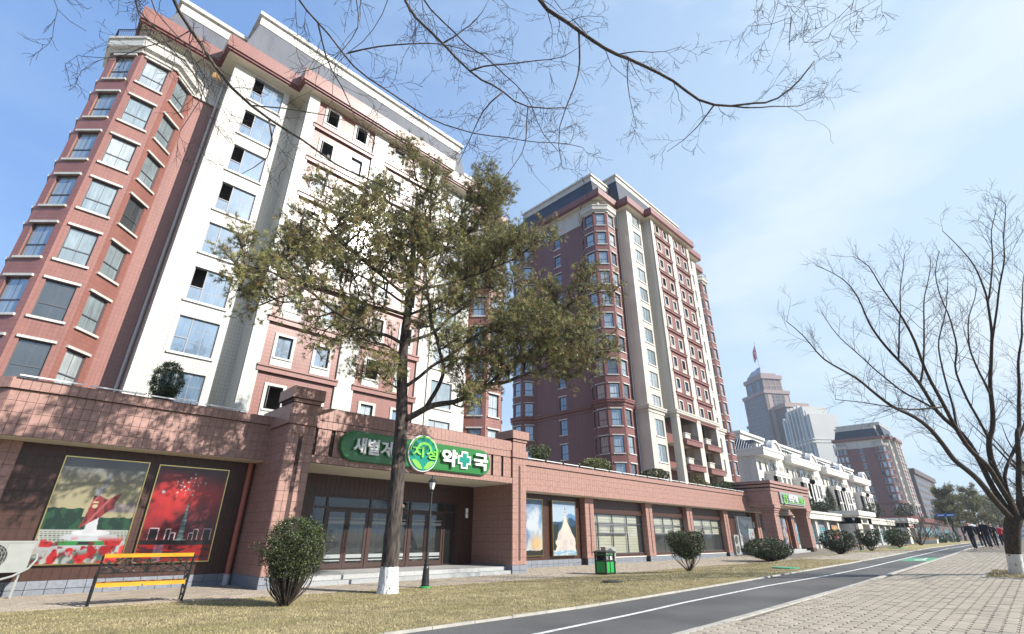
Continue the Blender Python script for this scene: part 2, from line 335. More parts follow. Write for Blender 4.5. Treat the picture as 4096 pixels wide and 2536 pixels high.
# ------------------------------------------------------------ tiles as pieces
class Tiler:
    def __init__(s, parent, limit=300, name='tile'): s.p = parent; s.t = []; s.limit = limit; s.name = name
    def rect(s, p0, p1, z0, z1, tw, th, mat, holes=(), gap=.008, thick=.012, stagger=False, jit=.0015):
        p0 = Vector((p0[0], p0[1])); p1 = Vector((p1[0], p1[1])); L = (p1 - p0).length; d = (p1 - p0) / L
        n = max(1, round(L / tw)); tw = L / n; m = max(1, round((z1 - z0) / th)); th = (z1 - z0) / m
        for j in range(m):
            for i in range(-1 if stagger and j % 2 else 0, n):
                a = i * tw + (tw / 2 if stagger and j % 2 else 0); b = min(L, a + tw); a = max(0, a)
                if b - a < .03: continue
                rs = [(a, b, z0 + j * th, z0 + (j + 1) * th)]
                for h in holes:
                    o = []
                    for r in rs:
                        if r[0] >= h[1] or r[1] <= h[0] or r[2] >= h[3] or r[3] <= h[2]: o.append(r); continue
                        if r[0] < h[0]: o.append((r[0], h[0], r[2], r[3]))
                        if r[1] > h[1]: o.append((h[1], r[1], r[2], r[3]))
                        x0, x1 = max(r[0], h[0]), min(r[1], h[1])
                        if r[2] < h[2]: o.append((x0, x1, r[2], h[2]))
                        if r[3] > h[3]: o.append((x0, x1, h[3], r[3]))
                    rs = o
                for r in rs:
                    w_, h_ = r[1] - r[0] - gap, r[3] - r[2] - gap
                    if w_ < .02 or h_ < .02: continue
                    q = p0 + d * (r[0] + gap / 2); s.t.append((q.x, q.y, r[2] + gap / 2, d.x, d.y, round(w_, 3), round(h_, 3), thick + random.uniform(-jit, jit), mat))
    def finish(s):
        s.t.sort(key=lambda t: t[0] ** 2 + t[1] ** 2 + (t[2] - 1.5) ** 2)
        cache = {}; near = s.t[:s.limit]; rest = s.t[s.limit:]
        for x, y, z, dx, dy, w_, h_, th, mt in near:
            k = (w_, h_, mt.name)
            if k not in cache:
                b = MB(); e = .004
                b.loft([[(0, 0, 0), (w_, 0, 0), (w_, 0, h_), (0, 0, h_)], [(0, -.010, 0), (w_, -.010, 0), (w_, -.010, h_), (0, -.010, h_)], [(e, -.013, e), (w_ - e, -.013, e), (w_ - e, -.013, h_ - e), (e, -.013, h_ - e)]], cap=False)
                b.quad((e, -.013, e), (w_ - e, -.013, e), (w_ - e, -.013, h_ - e), (e, -.013, h_ - e))
                cache[k] = b.mesh(s.name, mt)
            o = link(s.name, cache[k], s.p, (x, y, z), math.atan2(dy, dx)); 
        if rest:
            mats = []; V = []; F = []; MI = []
            for x, y, z, dx, dy, w_, h_, th, mt in rest:
                if mt not in mats: mats.append(mt)
                n = len(V); nx, ny = dy * th, -dx * th
                for oy in (0, 1):
                    for (a, c) in ((0, 0), (w_, 0), (w_, h_), (0, h_)): V.append((x + dx * a + nx * oy, y + dy * a + ny * oy, z + c))
                for f in ((4, 5, 6, 7), (0, 1, 5, 4), (1, 2, 6, 5), (2, 3, 7, 6), (3, 0, 4, 7)): F.append([n + i for i in f]); MI.append(mats.index(mt))
            o = np_mesh(s.name + '_field', V, F, mats, MI, s.p, 4); o['kind'] = 'stuff'

# ------------------------------------------------------------ ground
def drape(name, poly, off, m, step=2.0, stepy=1.0, label=None, kind='structure', parent=None):
    bm = bmesh.new(); vs = [bm.verts.new((x, y, 0)) for x, y in poly]; f = bm.faces.new(vs); bm.normal_update()
    xs = [p[0] for p in poly]; ys = [p[1] for p in poly]
    for ax, (lo, hi), st in ((0, (min(xs), max(xs)), step), (1, (min(ys), max(ys)), stepy)):
        c = math.ceil(lo / st) * st
        while c < hi:
            co = [0, 0, 0]; co[ax] = c; no = [0, 0, 0]; no[ax] = 1
            bmesh.ops.bisect_plane(bm, geom=bm.verts[:] + bm.edges[:] + bm.faces[:], plane_co=co, plane_no=no)
            c += st * (1 if c < 70 else 3)
    for v in bm.verts: v.co.z = gz(v.co.x, v.co.y) + off
    bmesh.ops.recalc_face_normals(bm, faces=bm.faces)
    if sum(f.normal.z for f in bm.faces) < 0: bmesh.ops.reverse_faces(bm, faces=bm.faces)
    me = bpy.data.meshes.new(name); bm.to_mesh(me); bm.free(); me.materials.append(m)
    o = link(name, me, parent)
    if kind: o['kind'] = kind
    return o
gb = MB(); gx = [-3000, -400, -60, -20, 0, 10, 20, 30, 40, 50, 60, 80, 100, 130, 160, 250, 400, 1000, 4000]; gy = [-3000, -300, -60, -20, 0, 4, 6, 8, 9, 10, 11, 12, 13, 14.2, 16, 20, 40, 100, 400, 3000]
for i in range(len(gx) - 1):
    for j in range(len(gy) - 1):
        c = [(gx[i], gy[j]), (gx[i + 1], gy[j]), (gx[i + 1], gy[j + 1]), (gx[i], gy[j + 1])]
        gb.quad(*[(x, y, gz(x, y) - .16) for x, y in c])
tag(gb.build('ground', m_ground), kind='structure')
LR = [(-30, 7.9), (5, 8.0), (9.6, 7.72), (17, 7.4), (29, 6.95), (40, 6.75), (59, 6.65), (94, 7.3), (150, 9.0), (320, 16)]     # lawn / cycle road
WL = [(-30, 6.4), (7, 6.4), (12, 6.5), (17, 6.38), (22, 6.0), (27, 5.82), (37, 5.74), (49, 5.57), (60, 5.6), (86, 6.2), (150, 7.9), (320, 15)]
PV = [(-30, 4.7), (10, 4.75), (18, 4.56), (28, 4.5), (40, 4.42), (61, 4.5), (95, 5.1), (150, 6.8), (320, 14)]
BP = [(-30, 16.4), (0.6, 15.56), (4.1, 15.06), (8.5, 14.55), (12.3, 14.24), (20.5, 13.85), (31, 14.2), (42, 14.15)]
def band(pts, o1, o2): return [(x, y + o1) for x, y in pts] + [(x, y + o2) for x, y in reversed(pts)]
lawnA = BP[:-1] + [(36.5, 13.6), (34.5, 11.6), (31.5, 9.2), (31.9, 6.98)] + [(x, y + .06) for x, y in reversed(LR[:5])]
lawnB = [(43.2, 13.9), (52, 13.85), (60, 14.2), (80, 15.0), (120, 17.2), (120, 8.3)] + [(94, 7.4), (59, 6.75), (47, 6.85), (41.5, 8.6), (42.2, 11.5)]
drape('lawn', lawnA, 0.0, m_straw); drape('lawn', lawnB, 0.0, m_straw)
drape('lawn', [(84, 16.6), (100, 17.2), (150, 19.3), (160, 18.6), (120, 17.4), (100, 16.3)], .02, m_straw)
drape('lawn', [(130, 17.0), (200, 21), (320, 28), (320, 17), (150, 9.4), (128, 8.8)], .01, m_straw, 10, 3)
drape('pavement', [(-30, 24), (320, 34), (320, 17), (120, 8.4), (60, 6.7)] + [(31, 6.9), (28, 14.0), (20.5, 13.5), (0, 15.2), (-30, 16.0)], -.03, m_joint, 2, 1)
drape('cycle_road', LR + PV[::-1], -.035, m_asph, 2, 1)
drape('promenade', PV + [(320, -40), (-30, -40)], -.028, m_joint, 2, 1.5)
drape('road_line', band(WL, -.055, .055), -.030, m_line, 1.5, 5)
drape('road_marking', [(32.7, 5.62), (35.9, 5.66), (37.1, 4.55), (33.0, 4.52)], -.030, m_groad, 1, .5)
drape('road_marking', [(33.5, 5.15), (34.2, 5.2), (34.6, 4.95), (36.1, 5.0), (36.1, 4.9), (34.6, 4.84), (34.1, 4.7)], -.026, m_line, 1, .5)
# kerbs: separate stones near the camera
def kerb(pts, wid, h, name, m):
    b = MB(); L = 0; P = []
    for (x0, y0), (x1, y1) in zip(pts[:-1], pts[1:]):
        n = max(1, int((x1 - x0) / .8))
        for i in range(n): P.append((x0 + (x1 - x0) * i / n, y0 + (y1 - y0) * i / n))
    P = [p for p in P if -6 < p[0] < 160]
    cnt = 0
    for (x0, y0), (x1, y1) in zip(P[:-1], P[1:]):
        g0, g1 = gz(x0, y0), gz(x1, y1); e = .006; j = random.uniform(-.004, .004)
        n = len(b.v)
        vs = []
        for (x, y, g) in ((x0 + e, y0, g0), (x1 - e, y1, g1)):
            vs += [(x, y, g - .12), (x, y + wid, g - .12), (x, y + wid, g + h + j), (x, y, g + h + j)]
        fs = ((0, 1, 2, 3), (7, 6, 5, 4), (3, 2, 6, 7), (0, 3, 7, 4), (1, 5, 6, 2))
        if cnt < 150 and x0 > 4:
            bb = MB(); bb.v = [(v[0] - x0, v[1] - y0, v[2] - g0) for v in vs]; bb.f = list(fs); bb.m = [0] * 5
            tag(bb.build('kerbstone', m, KP, (x0, y0, g0))); cnt += 1
        else:
            b.v += vs; b.f += [tuple(n + q for q in f) for f in fs]; b.m += [0] * 5
    if b.v: tag(b.build('kerb_run', m, KP), kind='stuff')
KP = tag(empty('kerb'), kind='structure')
kerb(LR, .05, .008, 'kerb', m_kerb)
kerb([(x, y - .13) for x, y in PV], .13, .0, 'kerb', m_kerb)

def pavers(x0, x1, yfun0, yfun1, lx, ly, m, name, gap, poly=None, rot=False, near=300, holes=None):
    """laid units; returns one parent with single pavers nearest the camera and the rest as one field"""
    out = []; y = -9.0 if rot else 13.0; j = 0
    while y < 21:
        x = x0 - (lx / 2 if j % 2 else 0)
        while x < x1:
            cx, cy = x + lx / 2, y + ly / 2
            if yfun0(cx) + ly * .5 < cy < yfun1(cx) - ly * .5 and not (holes and holes(cx, cy)): out.append((cx, cy))
            x += lx
        y += ly; j += 1
    return out
def shape_I(lx, ly, gap):
    a, b = lx / 2 - gap, ly / 2 - gap; n = ly * .16
    return [(-a, -b), (-a * .45, -b), (-a * .3, -b + n), (a * .3, -b + n), (a * .45, -b), (a, -b), (a, b), (a * .45, b), (a * .3, b + n - .0), (-a * .3, b + n - .0), (-a * .45, b), (-a, b)]
def lay(units, lx, ly, gap, m, parent, name, h, interlock, near=300, jit=.004):
    units.sort(key=lambda p: -1 / ((p[0] - 6) ** 2 + (p[1] - 3) ** 2 + 1) if False else (p[0] ** 2 + p[1] ** 2))
    vis = [u for u in units]
    shp = shape_I(lx, ly, gap) if interlock else [(-lx / 2 + gap, -ly / 2 + gap), (lx / 2 - gap, -ly / 2 + gap), (lx / 2 - gap, ly / 2 - gap), (-lx / 2 + gap, ly / 2 - gap)]
    k = len(shp); mb = MB(); e = .004
    inn = [(x * (1 - .05), y * (1 - .07)) for x, y in shp]
    mb.loft([[(x, y, -h) for x, y in shp], [(x, y, -e) for x, y in shp], [(x, y, 0) for x, y in inn]], cap=False)
    mb.poly([(x, y, 0) for x, y in inn]); me = mb.mesh(name, m)
    def inframe(p):
        v = Vector((p[0], p[1], gz(*p) - CZ)); z = v.dot(fwd)
        return z > .5 and abs(v.dot(rgt) / z) < 1.07 and v.dot(upv) / z > -.67
    a = [u for u in vis if inframe(u)][:near]; sa = set(a)
    for u in a:
        o = link(name, me, parent, (u[0], u[1], gz(*u) + random.uniform(-jit, jit)))
        s_ = (gz(u[0] + .5, u[1]) - gz(u[0] - .5, u[1])); c_ = (gz(u[0], u[1] + .25) - gz(u[0], u[1] - .25)) * 2
        o.rotation_euler = (c_ + random.uniform(-.012, .012), -s_ + random.uniform(-.012, .012), random.uniform(-.008, .008))
    rest = [u for u in vis if u not in sa]
    if not rest: return
    ctr = np.array(rest); n = len(rest); tmpl = np.array([(x, y, -h) for x, y in shp] + [(x, y, 0) for x, y in shp])
    Z = np.array([gz(*u) for u in rest]) + NP.uniform(-jit, jit, n)
    sx = np.array([gz(u[0] + .5, u[1]) - gz(u[0] - .5, u[1]) for u in rest]) + NP.uniform(-.012, .012, n)
    sy = np.array([(gz(u[0], u[1] + .25) - gz(u[0], u[1] - .25)) * 2 for u in rest]) + NP.uniform(-.012, .012, n)
    V = np.zeros((n, 2 * k, 3)); V[:, :, 0] = ctr[:, None, 0] + tmpl[None, :, 0]; V[:, :, 1] = ctr[:, None, 1] + tmpl[None, :, 1]
    V[:, :, 2] = Z[:, None] + tmpl[None, :, 2] + sx[:, None] * tmpl[None, :, 0] + sy[:, None] * tmpl[None, :, 1]
    F = [];
    side = np.array([(i, (i + 1) % k, k + (i + 1) % k, k + i) for i in range(k)])
    if k == 4: top = np.array([(4, 5, 6, 7)])
    else: top = np.array([(12, 13, 22, 23), (13, 14, 21, 22), (14, 15, 20, 21), (15, 16, 19, 20), (16, 17, 18, 19)])
    q = np.vstack([side, top]); F = (np.arange(n)[:, None, None] * 2 * k + q[None]).reshape(-1, 4)
    o = np_mesh(name + '_field', V.reshape(-1, 3), F, [m], None, parent, 4); o['kind'] = 'stuff'
fi = lambda pts: (lambda x: float(np.interp(x, [p[0] for p in pts], [p[1] for p in pts])))
fpv, flr, fbp = fi(PV), fi(LR), fi(BP)
# tree pit in the promenade
PIT = (24.0, 27.6, -0.1, 1.9)
pit = lambda x, y: PIT[0] - .1 < x < PIT[1] + .1 and PIT[2] - .1 < y < PIT[3] + .1
PR = tag(empty('promenade_paving'), kind='structure')
lay(pavers(3, 46, lambda x: max(-9 , 4.2 - (x * .40 + 2)), lambda x: fpv(x) - .14, .26, .2, m_pav1, 'paver', .006, rot=True, holes=pit), .26, .2, .006, m_pav1, PR, 'paver', .05, True)
PW = tag(empty('shopfront_paving'), kind='structure')
def bpav(x): return 19.1 if x < 6.0 or x > 17.4 else 16.9
lay(pavers(-3, 44, lambda x: fbp(x) + .05, bpav, .2, .1, m_pav2, 'paver', .004), .2, .1, .0035, m_pav2, PW, 'paver', .05, False, jit=.003)
# path between the two lawns and pit soil
PATH = [(31.6, 14.1), (31.6, 6.95), (47, 6.8), (41.3, 8.6), (42.2, 11.5), (43.2, 14.0)]
def inpoly(x, y, P):
    c = False
    for i in range(len(P)):
        (x0, y0), (x1, y1) = P[i - 1], P[i]
        if (y0 > y) != (y1 > y) and x < (x1 - x0) * (y - y0) / (y1 - y0) + x0: c = not c
    return c
up = []
y = 6.8
while y < 14.1:
    x = 31
    while x < 47:
        if inpoly(x, y, PATH) and not inpoly(x, y, lawnA): up.append((x, y))
        x += .3
    y += .15
lay(up, .3, .15, .005, m_pav1, PW, 'paver', .05, False, near=0)
drape('tree_pit', [(PIT[0], PIT[2]), (PIT[1], PIT[2]), (PIT[1], PIT[3]), (PIT[0], PIT[3])], .0, m_straw, .5, .5)
pk = tag(empty('tree_pit_kerb'), kind='structure')
for (a, b_, c, d) in ((PIT[0] - .09, PIT[2] - .09, PIT[1] + .09, PIT[2]), (PIT[0] - .09, PIT[3], PIT[1] + .09, PIT[3] + .09), (PIT[0] - .09, PIT[2], PIT[0], PIT[3]), (PIT[1], PIT[2], PIT[1] + .09, PIT[3])):
    mb = MB(); z = [gz(x, y) for x, y in ((a, b_), (c, b_), (c, d), (a, d))]
    mb.loft([[(a, b_, z[0] - .1), (c, b_, z[1] - .1), (c, d, z[2] - .1), (a, d, z[3] - .1)], [(a, b_, z[0] + .02), (c, b_, z[1] + .02), (c, d, z[2] + .02), (a, d, z[3] + .02)]])
    mb.build('edging', m_kerb, pk)

# grass blades
def grass(name, poly, n, xr, yr, hmin, hmax, dens):
    X = NP.uniform(xr[0], xr[1], n * 3); Y = NP.uniform(yr[0], yr[1], n * 3)
    keep = NP.uniform(0, 1, n * 3) < dens(X, Y)
    pts = [(x, y) for x, y in zip(X[keep], Y[keep]) if inpoly(x, y, poly)][:n]
    m = len(pts); P = np.array(pts); Z = np.array([gz(*p) for p in pts])
    a = NP.uniform(0, 2 * np.pi, m); h = NP.uniform(hmin, hmax, m); wd = NP.uniform(.0015, .004, m) * (1 + np.hypot(P[:, 0], P[:, 1]) * .07)
    lean = NP.uniform(.3, 1.6, m) * h; la = NP.uniform(0, 2 * np.pi, m)
    V = np.zeros((m, 3, 3)); base = np.stack([P[:, 0], P[:, 1], Z - .003], 1)
    dx = np.stack([np.cos(a) * wd, np.sin(a) * wd, 0 * a], 1)
    V[:, 0] = base - dx; V[:, 1] = base + dx; V[:, 2] = base + np.stack([np.cos(la) * lean, np.sin(la) * lean, h], 1)
    nz_ = np.sin(P[:, 0] * 1.1 + np.sin(P[:, 1] * 1.7) * 2) + np.sin(P[:, 1] * 2.3 + P[:, 0] * .6) + NP.normal(0, .9, m)
    o = np_mesh(name, V.reshape(-1, 3), np.arange(m * 3).reshape(-1, 3), [m_blade1, m_blade2], (nz_ > .55).astype(np.int32))
    tag(o, 'short dry straw coloured lawn grass beside the cycle road', 'grass', kind='stuff')
grass('lawn_grass', lawnA, 170000, (0, 31), (6.9, 15.6), .012, .036, lambda x, y: np.clip(30 / (x * x * .25 + y * y * .4 + 4), .05, 1))
grass('pit_grass', [(PIT[0], PIT[2]), (PIT[1], PIT[2]), (PIT[1], PIT[3]), (PIT[0], PIT[3])], 6000, (PIT[0], PIT[1]), (PIT[2], PIT[3]), .04, .10, lambda x, y: x * 0 + 1)
bpy.data.objects['pit_grass']['label'] = 'tufty grass around the right hand tree in its paving pit'

# ------------------------------------------------------------ near shop building (podium)
YC, YW = 18.3, 19.2
shop = empty('shop_building', (6, 19, 0)); tag(shop, 'long single storey shop building clad in dusty pink tiles under both towers', 'building')
def P_(name, mb, mats, smooth=False):
    o = mb.build(name, mats, None, smooth=smooth); o.parent = shop; o.matrix_parent_inverse = Matrix.Translation((-6, -19, 0)); return o
class TilerW(Tiler):
    pass
shopT = empty('wall_tiling', (0, 0, 0)); shopT.parent = shop; shopT.matrix_parent_inverse = Matrix.Translation((-6, -19, 0))
T = Tiler(shopT)
TP, TB = m_tile_p, m_tile_b
# walls and roof slab
for q in [(-14, YW, -.3, 6.1, YW + .35, 3.8), (17.3, YW, -.3, 25.2, YW + .35, 3.62), (43.7, YW, -.3, 62, YW + .35, 3.62)] + [(a, YW, -.3, c, YW + .35, 3.62) for a, c in ((25.2, 25.45), (31.32, 32.2), (37.1, 38.1))] + [q for a, c in ((25.45, 31.32), (32.2, 37.1), (38.1, 43.7)) for q in ((a, YW, -.3, c, YW + .35, .33), (a, YW, 2.78, c, YW + .35, 3.62))]:
    b = MB(); b.box(*q); P_('back_wall', b, m_grout)
b = MB()   # left fascia with chamfered end
fl = [(-.74, YC), (6.06, YC), (6.06, 21.5), (-12, 21.5), (-12, 21.3), (-3.6, 21.2)]
b.prism(fl, 3.8, 5.0, 0); P_('left_fascia', b, m_grout)
b = MB(); b.prism([(-.70, YC + .03), (6.04, YC + .03), (6.04, YW + .6), (-3.4, YW + .6)], 3.785, 3.80, 0); P_('left_soffit', b, m_soffit)
b = MB(); b.prism([(-.78, YC - .08), (6.06, YC - .08), (6.06, 21.6), (-12, 21.6), (-12, 21.3), (-3.7, 21.1)], 5.0, 5.30, 0); P_('left_parapet', b, m_grout)
b = MB(); b.box(17.35, YC, 3.62, 62, 26, 4.88, 0); P_('right_fascia', b, m_grout)
b = MB(); b.box(17.37, YC + .03, 3.60, 61.98, YW + .3, 3.615, 0); P_('right_soffit', b, m_soffit)
b = MB(); b.box(17.35, YC - .08, 4.88, 62.05, 26, 5.17, 0); P_('right_parapet', b, m_grout)
T.rect((-.74, YC), (6.06, YC), 3.8, 4.995, .2, .3, TP); T.rect((-.78, YC - .08), (6.06, YC - .08), 5.0, 5.30, .2, .3, TP)
T.rect((-3.6, 21.16), (-.74, YC), 3.8, 4.995, .2, .3, TP); T.rect((-3.7, 21.12), (-.78, YC - .08), 5.0, 5.3, .2, .3, TP)
T.rect((17.35, YC), (62, YC), 3.62, 4.875, .2, .31, TP); T.rect((17.35, YC - .08), (62, YC - .08), 4.88, 5.17, .2, .29, TP)
T.rect((-.08, YW), (6.04, YW), .32, 3.78, .2, .31, TB); T.rect((17.35, YW), (24.9, YW), .32, 3.6, .2, .31, TB)
T.rect((-6, YW), (-.72, YW), .32, 3.78, .2, .31, TB)
for a, c in ((25.45, 31.32), (32.2, 37.1), (38.1, 43.7)): T.rect((a, YW - .06), (c, YW - .06), 2.80, 3.6, .2, .27, TB)
T.rect((44.4, YW), (50.6, YW), .32, 3.6, .2, .31, TB); T.rect((51.6, YW), (62, YW), .32, 3.6, .2, .31, TB)
b = MB()
for a, c in ((25.45, 31.32), (32.2, 37.1), (38.1, 43.7)): b.box(a, YW - .06, 2.78, c, YW, 3.6, 0)
P_('lintel_panel', b, m_grout)
# wall pilasters
def pil(x0, x1, y, z1, th=TP, slot=True, yb=None):
    yb = YW if yb is None else yb; b = MB()
    b.box(x0, y, -.3, x1, yb + .1, z1, 0); P_('pilaster', b, m_grout)
    sx = (x0 + x1) / 2; hs = [(sx - x0 - .06, sx - x0 + .06, .5, z1 - .35)] if slot else []
    T.rect((x0, y), (x1, y), .33, z1, .2, .31, th, hs); T.rect((x0, yb), (x0, y), .33, z1, .2, .31, th); T.rect((x1, y), (x1, yb), .33, z1, .2, .31, th)
for a, c in ((24.62, 25.45), (31.35, 32.15), (37.15, 38.0), (43.65, 44.45), (50.6, 51.5), (60.3, 61.1)): pil(a, c, YW - .38, 3.6)
pil(-.72, -.08, YW - .1, 3.78, TP, False)
# plinth stones
pl = MB(); pln = []
def plinth(x0, x1, y, z0=.0, z1=.32, lx=.42, yb=None):
    n = max(1, round((x1 - x0) / lx)); l = (x1 - x0) / n
    for i in range(n):
        for (za, zb, of) in ((z0 + .12, z1, 0), (z0 - .2, z0 + .112, .5)):
            a = x0 + i * l
            pln.append((a + .004, y - .035 + random.uniform(-.002, .002), za, l - .008, zb - za))
plinth(-6, 6.04, YW); plinth(17.35, 24.6, YW); plinth(25.45, 31.3, YW - .1, 0, .3); plinth(32.15, 37.1, YW - .1, 0, .3); plinth(38, 43.6, YW - .1, 0, .3); plinth(44.45, 50.6, YW); plinth(51.5, 60.3, YW)
for a, c in ((24.62, 25.45), (31.35, 32.15), (37.15, 38.0), (43.65, 44.45)): plinth(a, c, YW - .38)
plinth(6.0, 6.95, 16.67); plinth(16.44, 17.38, 16.67)
pln.sort(key=lambda q: q[0] ** 2 + q[1] ** 2); cache = {}
for i, (x, y, z, l, h) in enumerate(pln):
    if i < 200:
        k = (round(l, 3), round(h, 3))
        if k not in cache:
            mb = MB(); e = .008
            mb.loft([[(0, .04, 0), (l, .04, 0), (l, .04, h), (0, .04, h)], [(0, .008, 0), (l, .008, 0), (l, .008, h), (0, .008, h)], [(e, 0, e), (l - e, 0, e), (l - e, 0, h - e), (e, 0, h - e)]], cap=False)
            mb.quad((e, 0, e), (l - e, 0, e), (l - e, 0, h - e), (e, 0, h - e)); cache[k] = mb.mesh('plinth_stone', m_plinth)
        link('plinth_stone', cache[k], shopT, (x, y, z))
    else: pl.box(x, y, z, x + l, y + .04, z + h)
if pl.v: tag(pl.build('plinth_run', m_plinth, shopT), kind='stuff')
b = MB()
for x, c in ((6.02, 6.93), (16.46, 17.36)): b.box(x, 16.70, -.3, c, 19.4, .33)
P_('pilaster_plinth', b, m_plinth)
# window sills, brown dado
b = MB()
for a, c in ((25.45, 31.3), (32.15, 37.1), (38.0, 43.6)): b.box(a, YW - .18, .30, c, YW + .05, .345)
P_('shop_window_sill', b, m_white)
b = MB()
for a, c in ((25.47, 31.3), (32.17, 37.1), (38.02, 43.6)): b.box(a, YW - .08, .345, c, YW + .02, .50)
P_('shop_window_dado', b, m_tile_b)
# shop windows
def shop_window(x0, x1, z0, z1, y, glass, kind=0):
    W = x1 - x0; f = MB(); t = .05; d = .07
    xs = [0, W * .15, W * .42, W * .70, W] if kind == 0 else [0, W * .28, W * .6, W]
    zr, zm = z1 - (z1 - z0) * .24, z1 - (z1 - z0) * .50
    f.box(x0, y, z0, x1, y + d, z0 + t); f.box(x0, y, z1 - t, x1, y + d, z1); f.box(x0, y, z0 + t, x0 + t, y + d, z1 - t); f.box(x1 - t, y, z0 + t, x1, y + d, z1 - t)
    f.box(x0 + t, y - .004, zr - t / 2, x1 - t, y + d - .004, zr + t / 2)
    for q in xs[1:-1]: f.box(x0 + q - t / 2, y + .002, z0 + t, x0 + q + t / 2, y + d + .002, z1 - t)
    a, c = x0 + xs[1], x0 + xs[3]; f.box(a, y - .012, zm - t * .7, c, y + d - .012, zm + t * .7)
    fo = P_('shop_window', f, m_frame)
    cells = []
    for i in range(len(xs) - 1):
        cells.append((xs[i], xs[i + 1], zr, z1))
        if 0 < i < 3: cells += [(xs[i], xs[i + 1], zm, zr), (xs[i], xs[i + 1], z0, zm)]
        else: cells.append((xs[i], xs[i + 1], z0, zr))
    for (p, q, r, s_) in cells:
        g = MB(); e = t * .4; tw = random.uniform(-.004, .004)
        g.quad((x0 + p + e, y + .03 + tw, r + e), (x0 + q - e, y + .03 - tw, r + e), (x0 + q - e, y + .03 - tw, s_ - e), (x0 + p + e, y + .03 + tw, s_ - e))
        go = g.build('pane', glass); go.parent = fo; 
    # opening sashes, proud
    for i in (1, 2):
        s2 = MB(); p, q = x0 + xs[i] + .04, x0 + xs[i + 1] - .04; r, s_ = zm + .05, zr - .05; k = .035
        s2.box(p, y - .03, r, q, y, r + k); s2.box(p, y - .03, s_ - k, q, y, s_); s2.box(p, y - .03, r + k, p + k, y, s_ - k); s2.box(q - k, y - .03, r + k, q, y, s_ - k)
        so_ = s2.build('opening_sash', m_frame2); so_.parent = fo
for k, (a, c) in enumerate(((25.47, 31.30), (32.17, 37.08), (38.02, 43.62))): shop_window(a, c, .50, 2.78, YW + .02, g_shop)
# rooms behind the windows: blinds, back wall, floor
b = MB()
b.box(25, 22.2, 0, 44, 22.3, 3.6); b.box(25, YW + .4, -.02, 44, 22.2, .02); b.box(25, YW + .4, 3.5, 44, 22.2, 3.6); b.box(25, YW + .36, 0, 25.1, 22.2, 3.5); b.box(43.9, YW + .36, 0, 44, 22.2, 3.5)
P_('shop_interior', b, mat('warm_grey_interior', (.22, .20, .17), .9, .1))
m_blind = mat('cream_roller_blind', (0.62, .56, .42), .8, .05)
b = MB(); z = .55
while z < 2.7: b.box(25.7, YW + .16, z, 30.9, YW + .17, z + .145); z += .16
P_('roller_blind', b, m_blind)
for (a, c) in ((32.3, 36.9), (38.2, 43.4)):
    b = MB(); z = 1.7
    while z < 2.7: b.box(a, YW + .16, z, c, YW + .17, z + .145); z += .16
    P_('roller_blind', b, m_blind)
# portico
b = MB()
for x0, x1 in ((6.04, 6.92), (16.47, 17.35)):
    b.box(x0, 16.67, .33, x1, 19.45, 5.6, 0)
    xs = (x0 + x1) / 2
    T.rect((x0, 16.67), (x1, 16.67), .33, 4.86, .22, .31, TP, [(.36, .50, .17, 4.52 )] if False else [(.37, .50, .5, 4.5)])
    T.rect((x0, 19.4), (x0, 16.67), .33, 4.86, .3, .31, TP); T.rect((x1, 16.67), (x1, 19.4), .33, 4.86, .3, .31, TP)
    b.box(x0 - .07, 16.60, 4.86, x1 + .07, 19.5, 5.20, 0); T.rect((x0 - .07, 16.60), (x1 + .07, 16.60), 4.86, 5.2, .22, .34, TP); T.rect((x0 - .07, 19.4), (x0 - .07, 16.60), 4.86, 5.2, .3, .34, TP)
    T.rect((x0, 16.67), (x1, 16.67), 5.2, 5.58, .22, .38, TP); T.rect((x0, 19.4), (x0, 16.67), 5.2, 5.58, .3, .38, TP)
    b.box(x0 - .04, 16.62, 5.60, x1 + .04, 17.7, 5.72, 0); b.box(x0 - .11, 16.55, 5.72, x1 + .11, 17.8, 6.12, 0)
    T.rect((x0 - .04, 16.62), (x1 + .04, 16.62), 5.6, 5.72, .3, .12, TP); T.rect((x0 - .11, 16.55), (x1 + .11, 16.55), 5.73, 6.11, .22, .38, TP); T.rect((x0 - .11, 17.8), (x0 - .11, 16.55), 5.73, 6.11, .25, .38, TP)
    T.rect((x1 + .11, 16.55), (x1 + .11, 17.8), 5.73, 6.11, .25, .38, TP)
P_('portico_pillar', b, m_grout)
b = MB(); b.box(6.9, 16.80, 3.68, 16.5, 19.45, 5.12, 0); b.box(6.9, 16.72, 5.12, 16.5, 19.45, 5.6, 0); b.box(6.9, 16.70, 4.84, 16.5, 16.82, 5.115, 0); b.box(6.9, 16.70, 3.69, 16.5, 16.82, 3.94, 0)
for i in range(16):
    x = 6.98 + i * .633; b.box(x + .07, 16.735, 3.94, x + .56, 16.82, 4.84, 0)
    T.rect((x + .07, 16.735), (x + .56, 16.735), 3.95, 4.83, .16, .3, TP)
P_('portico_header', b, m_grout)
T.rect((6.93, 16.70), (16.46, 16.70), 3.69, 3.94, .2, .25, TP); T.rect((6.93, 16.70), (16.46, 16.70), 4.85, 5.11, .2, .26, TP); T.rect((6.93, 16.72), (16.46, 16.72), 5.13, 5.59, .2, .46, TP)
b = MB(); b.box(6.92, 16.74, 3.665, 16.47, 19.41, 3.68); P_('portico_soffit', b, m_soffit)
b = MB(); b.box(6.9, 19.41, 0, 8.45, 19.6, 3.68); b.box(15.48, 19.41, 0, 16.5, 19.6, 3.68); b.box(8.45, 19.41, 2.9, 15.48, 19.6, 3.68); P_('portico_back_wall', b, m_grout)
